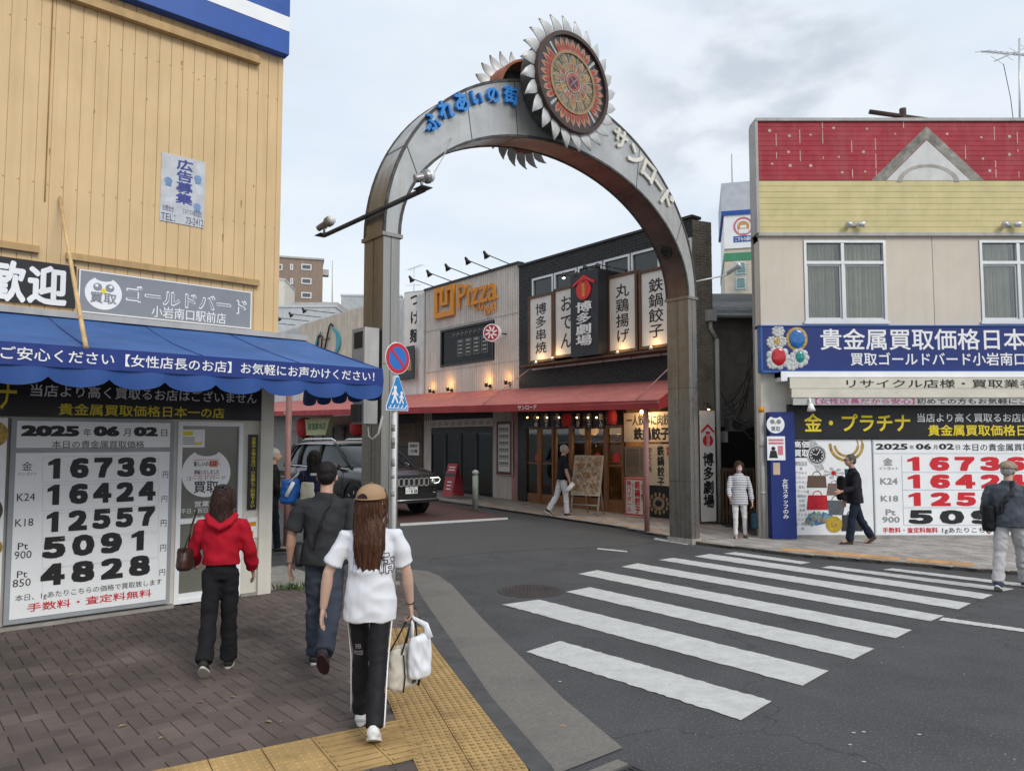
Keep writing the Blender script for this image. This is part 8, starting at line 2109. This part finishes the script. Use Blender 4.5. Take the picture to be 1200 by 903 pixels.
# man in the charcoal T-shirt
p2 = Person('man in charcoal T-shirt and slate trousers walking away with a crossbody strap', G(379, 779, .065), 2, 1.73, True, lean=1, legs=((-18, 32, 1), (10, 8, 1)), arms=((-10, 6, 8), (2, 16, 14)), head=(0, -3), curl=(.6, .7), wide=1.03)
p2.body(.007); p2.eyes()
s2 = p2.shirt('t_shirt', cloth('charcoal_jersey', (.036, .037, .040), var=.18, sc=3), hem=-.04, sleeve=.80, loose=1.2, slv=1.85, fold=.008, hemw=.095, seed=9)
p2.trousers(cloth('slate_denim', (.045, .053, .072), var=.15), thigh=.060, knee=.055, hem=.052, fold=.010); p2.shoes(mat('dark_shoe', (.03, .028, .03), .7), WSOLE)
for o_ in [x for x in bpy.data.objects if x.parent == p2.root and x.name.startswith('shoe')][:1]:
    for c2_ in [x for x in bpy.data.objects if x.parent == o_]: c2_.data.materials[0] = mat('maroon_sole', (.06, .02, .022), .8); tag(c2_, 'maroon sole of the lifted shoe')
p2.hair(M['hblack'], 'short', 0, 4)
mb = MB(); w_ = p2.arms[1][2]; mb.lathe(w_ + Vector((0, 0, .02)), [(.030, -.014), (.034, 0), (.030, .014)], p2.arms[1][3], 14); mb.build('watch', mat('steel_watch', (.4, .4, .42), .3, metal=.8, var=0), p2.bodyo)
p2.place()
bm_ = thing('crossbody_bag', 'black crossbody strap bag across the back of the man in charcoal', 'bag', p2.world((-.15, 0, 1.0)))
from mathutils.bvhtree import BVHTree
def wrap_strap(P, shirt, pts, parent, m, w=.02, name='strap', lift=.008, d=(0, 1, 0)):
    me = shirt.data; bv = BVHTree.FromPolygons([v.co for v in me.vertices], [p.vertices for p in me.polygons]); o = []
    for q in pts:
        hit = bv.find_nearest(Vector(q)); p = hit[0] + hit[1] * lift if (hit[1].dot(Vector(q) - hit[0]) >= 0) else hit[0] + (Vector(q) - hit[0]).normalized() * lift
        o.append(P.world(p))
    mb = MB(); mb.path(o, [(w, .005)] * len(o), 8, ref=None); return mb.build(name, m, parent)
sz = p2.sh.z; pts = [(.11 - .27 * t, -.35 + .0 * t, sz + .02 - .40 * t) for t in [k / 12 for k in range(13)]]
wrap_strap(p2, s2, [(.08, -.02, sz + .1), (.095, -.12, sz + .04)] + pts[1:] + [(-.30, .05, sz - .42), (-.25, .15, sz - .43)], bm_, M['dark'], .021)
softbag('pouch', bm_, M['dark'], p2.world((-.215, .06, sz - .56)), .10, .17, .20, 4, .012, .004)

# woman in the red hoodie
p3 = Person('woman in red hoodie and black trousers seen from behind near the price board', G(256, 783, .065), 14, 1.53, lean=0, legs=((6, 4, 0), (-14, 22, 0)), arms=((10, 14, 24), (14, 16, 46)), head=(-4, 0), curl=(.8, 1.0))
p3.body(.0075); p3.eyes()
rm = cloth('red_fleece', (.40, .008, .022), var=.1)
s3 = p3.shirt('hoodie', rm, hem=.035, sleeve=1.9, loose=1.22, slv=1.9, fold=.008, hemw=.082, seed=14, cuff=.034 * 1.53, collar=.055)
bm = bmesh.new(); nk = p3.neck; hH = 1.53
ring_loft(bm, [nk + Vector((x, y, z)) for x, y, z in ((.085, .05, -.02), (.105, -.03, -.015), (.06, -.10, -.07), (0, -.125, -.105), (-.06, -.10, -.07), (-.105, -.03, -.015), (-.085, .05, -.02))], [(.022, .022), (.026, .03), (.032, .05), (.036, .068), (.032, .05), (.026, .03), (.022, .022)], 14)
fuse('hood', bm, .011, rm, s3, 3, .006, (8, 8, 8), 2)
p3.trousers(cloth('black_wool', (.013, .013, .015)), thigh=.058, knee=.052, hem=.054, fold=.007); p3.shoes(mat('black_canvas_shoe', (.02, .02, .02), .7), mat('cream_sole', (.55, .52, .45), .7)); p3.hair(M['hdark'], 'bob', .125, 7)
mb = MB(); 
for k in range(5): q = 2 * math.pi * k / 5; mb.ball(p3.hp(.010 + .012 * math.cos(q), -.062, .055 + .014 * math.sin(q)), .016, .012, .016, 8, 6)
mb.build('hair_clip', M['dark'], p3.bodyo); p3.place()
hb = thing('handbag', 'dark brown leather shoulder bag at the left side of the woman in red', 'bag', p3.world((-.26, 0, .78)))
bl = mat('brown_leather', (.05, .022, .016), .45, var=.25); softbag('bag_body', hb, bl, p3.world((-.275, .02, .80)), .13, .29, .17, 14, .010, .006)
mb = MB(); mb.path([p3.world(q) for q in ((-.275, .13, .95), (-.25, .08, 1.13), (-.20, .04, 1.27), (-.225, -.02, 1.15), (-.275, -.09, .95))], [(.012, .005)] * 5, 8); mb.build('strap', bl, hb)

# person in navy with the blue bag, further off
p4 = Person('person with long dark hair in a navy jacket carrying a blue bag by the car', G(366, 655, .03), 12, 1.76, lean=2, legs=((-16, 20, 1), (14, 8, 1)), arms=((8, 10, 14), (4, 14, 20)), curl=(.9, 1.3))
p4.body(.009); p4.eyes(); nv_ = cloth('navy_cloth', (.010, .014, .045)); s4 = p4.shirt('jacket', nv_, hem=-.05, sleeve=1.7, loose=1.2, slv=1.6, fold=.007, seed=21)
decal(p4, s4, M['white'], 'print', 'SPORTS', .0, p4.sh.z - .06, .09, .035, -.6, .03)
p4.trousers(cloth('dark_trousers', (.02, .02, .026))); p4.shoes(mat('grey_shoe', (.2, .2, .2), .7), WSOLE); p4.hair(M['hblack'], 'bob', .135, 11); p4.place()
q = thing('shopping_bag', 'bright blue and white shopping bag hanging beside the person in navy', 'bag', p4.world((-.3, -.05, .8))); softbag('bag_body', q, mat('bright_blue_nylon', (.01, .11, .42), .5, var=.15), p4.world((-.34, -.05, .86)), .30, .16, .38, 30, .014, .012)
mb = MB(); mb.path([p4.world(t) for t in ((-.36, -.12, 1.2), (-.22, -.08, 1.33), (-.3, .02, 1.2))], [(.012, .005)] * 3, 8); mb.build('strap', M['white'], q)
mb = MB(); mb.path([p4.world(t) for t in ((-.40, -.145, .98), (-.34, -.15, 1.1), (-.29, -.14, 1.2))], [(.03, .006)] * 3, 8); mb.build('white_band', M['white'], q)
q = thing('canvas_tote', 'beige canvas tote hanging at the back of the person in navy', 'bag', p4.world((-.08, -.2, .9))); softbag('bag_body', q, cloth('beige_canvas', (.48, .45, .37)), p4.world((-.08, -.22, .86)), .22, .10, .34, 10, .014, .008)
mb = MB(); mb.path([p4.world(t) for t in ((-.14, -.2, 1.18), (-.15, -.14, 1.36), (-.08, -.16, 1.2))], [(.012, .005)] * 3, 8); mb.build('strap', M['dark'], q)

# man in black at the shop corner, half hidden by the post
p5 = Person('man in black clothes half hidden behind the shop corner post', G(318, 645, .04), -72, 1.74, True, legs=((8, 3, 2), (-8, 6, 2)), arms=((10, 6, 40), (6, 6, 30)), curl=(1, 1), skin=SK)
p5.body(.009); p5.eyes(); p5.shirt('jumper', cloth('black_knit', (.012, .012, .013)), hem=-.02, sleeve=1.9, loose=1.12, slv=1.5, fold=.006, seed=31); p5.trousers(cloth('navy_denim', (.014, .018, .028))); p5.shoes(M['dark'], M['dark']); p5.hair(M['hgrey'], 'short', 0, 3); p5.place()

# older man by the restaurant
p6 = Person('grey-haired man in black polo shirt and white trousers passing the menu stand', G(659, 604, .06), -78, 1.74, True, lean=3, legs=((9, 6, 1), (-16, 16, 1)), arms=((2, 8, 16), (-4, 10, 30)), head=(-4, -4), curl=(1.0, 1.2))
p6.body(.009); p6.eyes(); p6.shirt('polo_shirt', cloth('black_pique', (.014, .015, .02)), hem=-.03, sleeve=.75, loose=1.16, slv=1.6, fold=.006, seed=41); p6.trousers(cloth('white_cotton', (.60, .60, .62), var=.05), thigh=.058, knee=.048, hem=.044, fold=.008); p6.shoes(mat('charcoal_shoe', (.035, .035, .04), .7), WSOLE); p6.hair(M['hgrey'], 'short', 0, 5); p6.place()
h6 = p6.world(p6.hand(0, .06)); q = thing('magazine', 'rolled white magazine in the hand of the grey-haired man', 'magazine', h6); mb = MB(); mb.path([h6 + Vector((.06, -.02, .06)), h6 + Vector((-.05, -.02, -.06)), h6 + Vector((-.13, -.0, -.14))], [(.05, .006), (.05, .012), (.045, .006)], 10); mb.build('paper', M['whitep'], q)
q = thing('belt_pouch', 'small black pouch at the hip of the grey-haired man', 'bag', p6.world((.16, .12, .98))); softbag('pouch', q, M['dark'], p6.world((.19, .1, .93)), .08, .22, .2, -78, .014, .004)
mb = MB(); mb.path([p6.world(t) for t in ((.17, .12, 1.12), (.12, .13, 1.3), (.07, .08, 1.46))], [(.008, .004)] * 3, 6); mb.build('strap', M['dark'], q)

# woman with the mask
p7 = Person('woman in striped top, white trousers and pink face mask standing by the alley', G(867, 632, .03), 172, 1.55, legs=((5, 2, 1), (-4, 6, 5)), arms=((16, 9, 38), (2, 13, 10)), head=(6, -5), curl=(1.0, 1.2), skin=SK2)
p7.body(.0085); p7.eyes()
def striped():
    m = cloth('striped_cotton', (.70, .70, .72), var=.03); t = m.node_tree; N = t.nodes; b = N['Principled BSDF']; src = b.inputs['Base Color'].links[0].from_socket
    tc_ = N.new('ShaderNodeTexCoord'); sp_ = N.new('ShaderNodeSeparateXYZ'); t.links.new(tc_.outputs['Object'], sp_.inputs[0])
    a = N.new('ShaderNodeMath'); a.operation = 'MULTIPLY'; a.inputs[1].default_value = 31; t.links.new(sp_.outputs['Z'], a.inputs[0])
    f = N.new('ShaderNodeMath'); f.operation = 'FRACT'; t.links.new(a.outputs[0], f.inputs[0]); g_ = N.new('ShaderNodeMath'); g_.operation = 'LESS_THAN'; g_.inputs[1].default_value = .36; t.links.new(f.outputs[0], g_.inputs[0])
    mx_ = N.new('ShaderNodeMix'); mx_.data_type = 'RGBA'; mx_.inputs[7].default_value = (.045, .05, .09, 1); t.links.new(g_.outputs[0], mx_.inputs[0]); t.links.new(src, mx_.inputs[6]); t.links.new(mx_.outputs[2], b.inputs['Base Color']); return m
p7.shirt('striped_top', striped(), hem=-.09, sleeve=1.85, loose=1.14, slv=1.5, fold=.004, hemw=.10, seed=51)
p7.trousers(cloth('white_twill', (.68, .68, .68), var=.04), thigh=.052, knee=.038, hem=.030, fold=.005, length=.93); p7.shoes(mat('sandal_strap', (.05, .03, .025), .6), mat('cork_sole', (.16, .10, .06), .8), 'sandal', opened=True); p7.hair(M['hdark'], 'bob', .115, 9)
bm = bmesh.new(); ellipsoid(bm, p7.hp(0, .046, -.031), (.030 * 1.55, .021 * 1.55, .027 * 1.55), rot=p7.hrot); fuse('face_mask', bm, .006, mat('pink_mask', (.66, .45, .50), .8, var=.03), p7.bodyo, 2); p7.place()
h7 = p7.world(p7.hand(1, .05)); q = thing('small_tote', 'dark teal tote bag in the hand of the woman with the mask', 'bag', h7 - Vector((0, 0, .4))); softbag('bag_body', q, cloth('teal_canvas', (.012, .035, .055)), h7 + Vector((.03, -.0, -.44)), .17, .09, .30, 15, .014, .006)
mb = MB(); mb.path([h7 + Vector((-.03, 0, -.15)), h7 + Vector((0, 0, -.01)), h7 + Vector((.08, 0, -.15))], [(.010, .005)] * 3, 8); mb.build('strap', M['dark'], q)

# man in the dark jacket
p8 = Person('man in dark jacket and sunglasses walking left past the shop price board', G(1003, 637, .06), 86, 1.68, True, lean=3, legs=((-17, 14, 1), (13, 5, 1)), arms=((-4, 8, 20), (14, 8, 62)), head=(4, 0), curl=(.9, 1.2))
p8.body(.009); p8.eyes(); s8 = p8.shirt('jacket', cloth('dark_wool_jacket', (.018, .018, .024)), hem=-.075, sleeve=1.85, loose=1.24, slv=1.7, fold=.007, hemw=.095, seed=61); p8.trousers(cloth('dark_denim', (.016, .024, .042)), thigh=.058, knee=.05, hem=.05, fold=.008); p8.shoes(mat('brown_shoe', (.06, .03, .02), .6), mat('rubber_sole', (.12, .08, .06), .8)); p8.hair(hairmat('dark_grey_hair', (.10, .10, .10)), 'short', 0, 8)
mb = MB()
for sd in (1, -1): mb.ball(p8.hp(sd * .019, .054, .004), .024, .008, .017, 12, 8, p8.hrot); mb.path([p8.hp(sd * .034, .05, .007), p8.hp(sd * .047, .0, .004)], .0035, 6)
mb.build('sunglasses', M['dark'], p8.bodyo)
mb = MB(); mb.path([p8.chest + Vector((x, .115, z)) for x, z in ((0, .17), (0, .08), (0, -.02))], [(.035, .012), (.03, .012), (.01, .012)], 8); mb.build('shirt_front', cloth('teal_shirt', (.02, .10, .11)), s8); p8.place()
q = thing('draped_coat', 'black coat draped over the forearm of the man in the dark jacket', 'coat', p8.world((-.2, .3, .9))); softbag('cloth', q, cloth('black_coat', (.008, .008, .009)), p8.world((-.16, .28, .80)), .20, .16, .42, 86, .014, .02, .9, (8, 8, 6), 3)

# man in the cap crossing at the right
p9 = Person('man in beige cap and grey jacket with a black sling bag crossing at the right', G(1186, 688, .02), -42, 1.72, True, lean=4, legs=((22, 6, 2), (-18, 10, 2)), arms=((6, 8, 26), (-4, 10, 30)), head=(-14, -4), curl=(.8, .8), wide=1.08)
p9.body(.0085); p9.eyes(); s9 = p9.shirt('jacket', cloth('blue_grey_nylon', (.075, .085, .105), var=.15, rough=.6), hem=-.045, sleeve=1.85, loose=1.26, slv=1.9, fold=.009, hemw=.092, seed=71); p9.trousers(cloth('pale_grey_cotton', (.46, .45, .45), var=.06), thigh=.062, knee=.052, hem=.050, fold=.011); p9.shoes(mat('blue_trainer', (.03, .05, .13), .6, var=.3), WSOLE); p9.hair(M['hgrey'], 'short', 0, 2, True)
cpm = mat('beige_checked_cap', (.33, .24, .18), .85, var=.25, sc=30, bump=.2, bsc=200); mb = capdome(p9, .018, 1.08); c_ = mb.build('cap', cpm, p9.bodyo); brim(p9, cpm, c_); p9.place()
q = thing('sling_bag', 'black sling bag worn across the back of the man in the beige cap', 'bag', p9.world((-.15, -.15, 1.1))); sz = p9.sh.z
wrap_strap(p9, s9, [(.10, -.10, sz + .12)] + [(.10 - .26 * t, -.4, sz - .01 - .34 * t) for t in [k / 10 for k in range(1, 11)]] + [(-.32, -.02, sz - .38)], q, M['dark'], .028, lift=.012)
softbag('pouch', q, cloth('black_nylon', (.01, .01, .011), rough=.5), p9.world((-.21, -.10, sz - .60)), .16, .15, .34, -30, .013, .006)
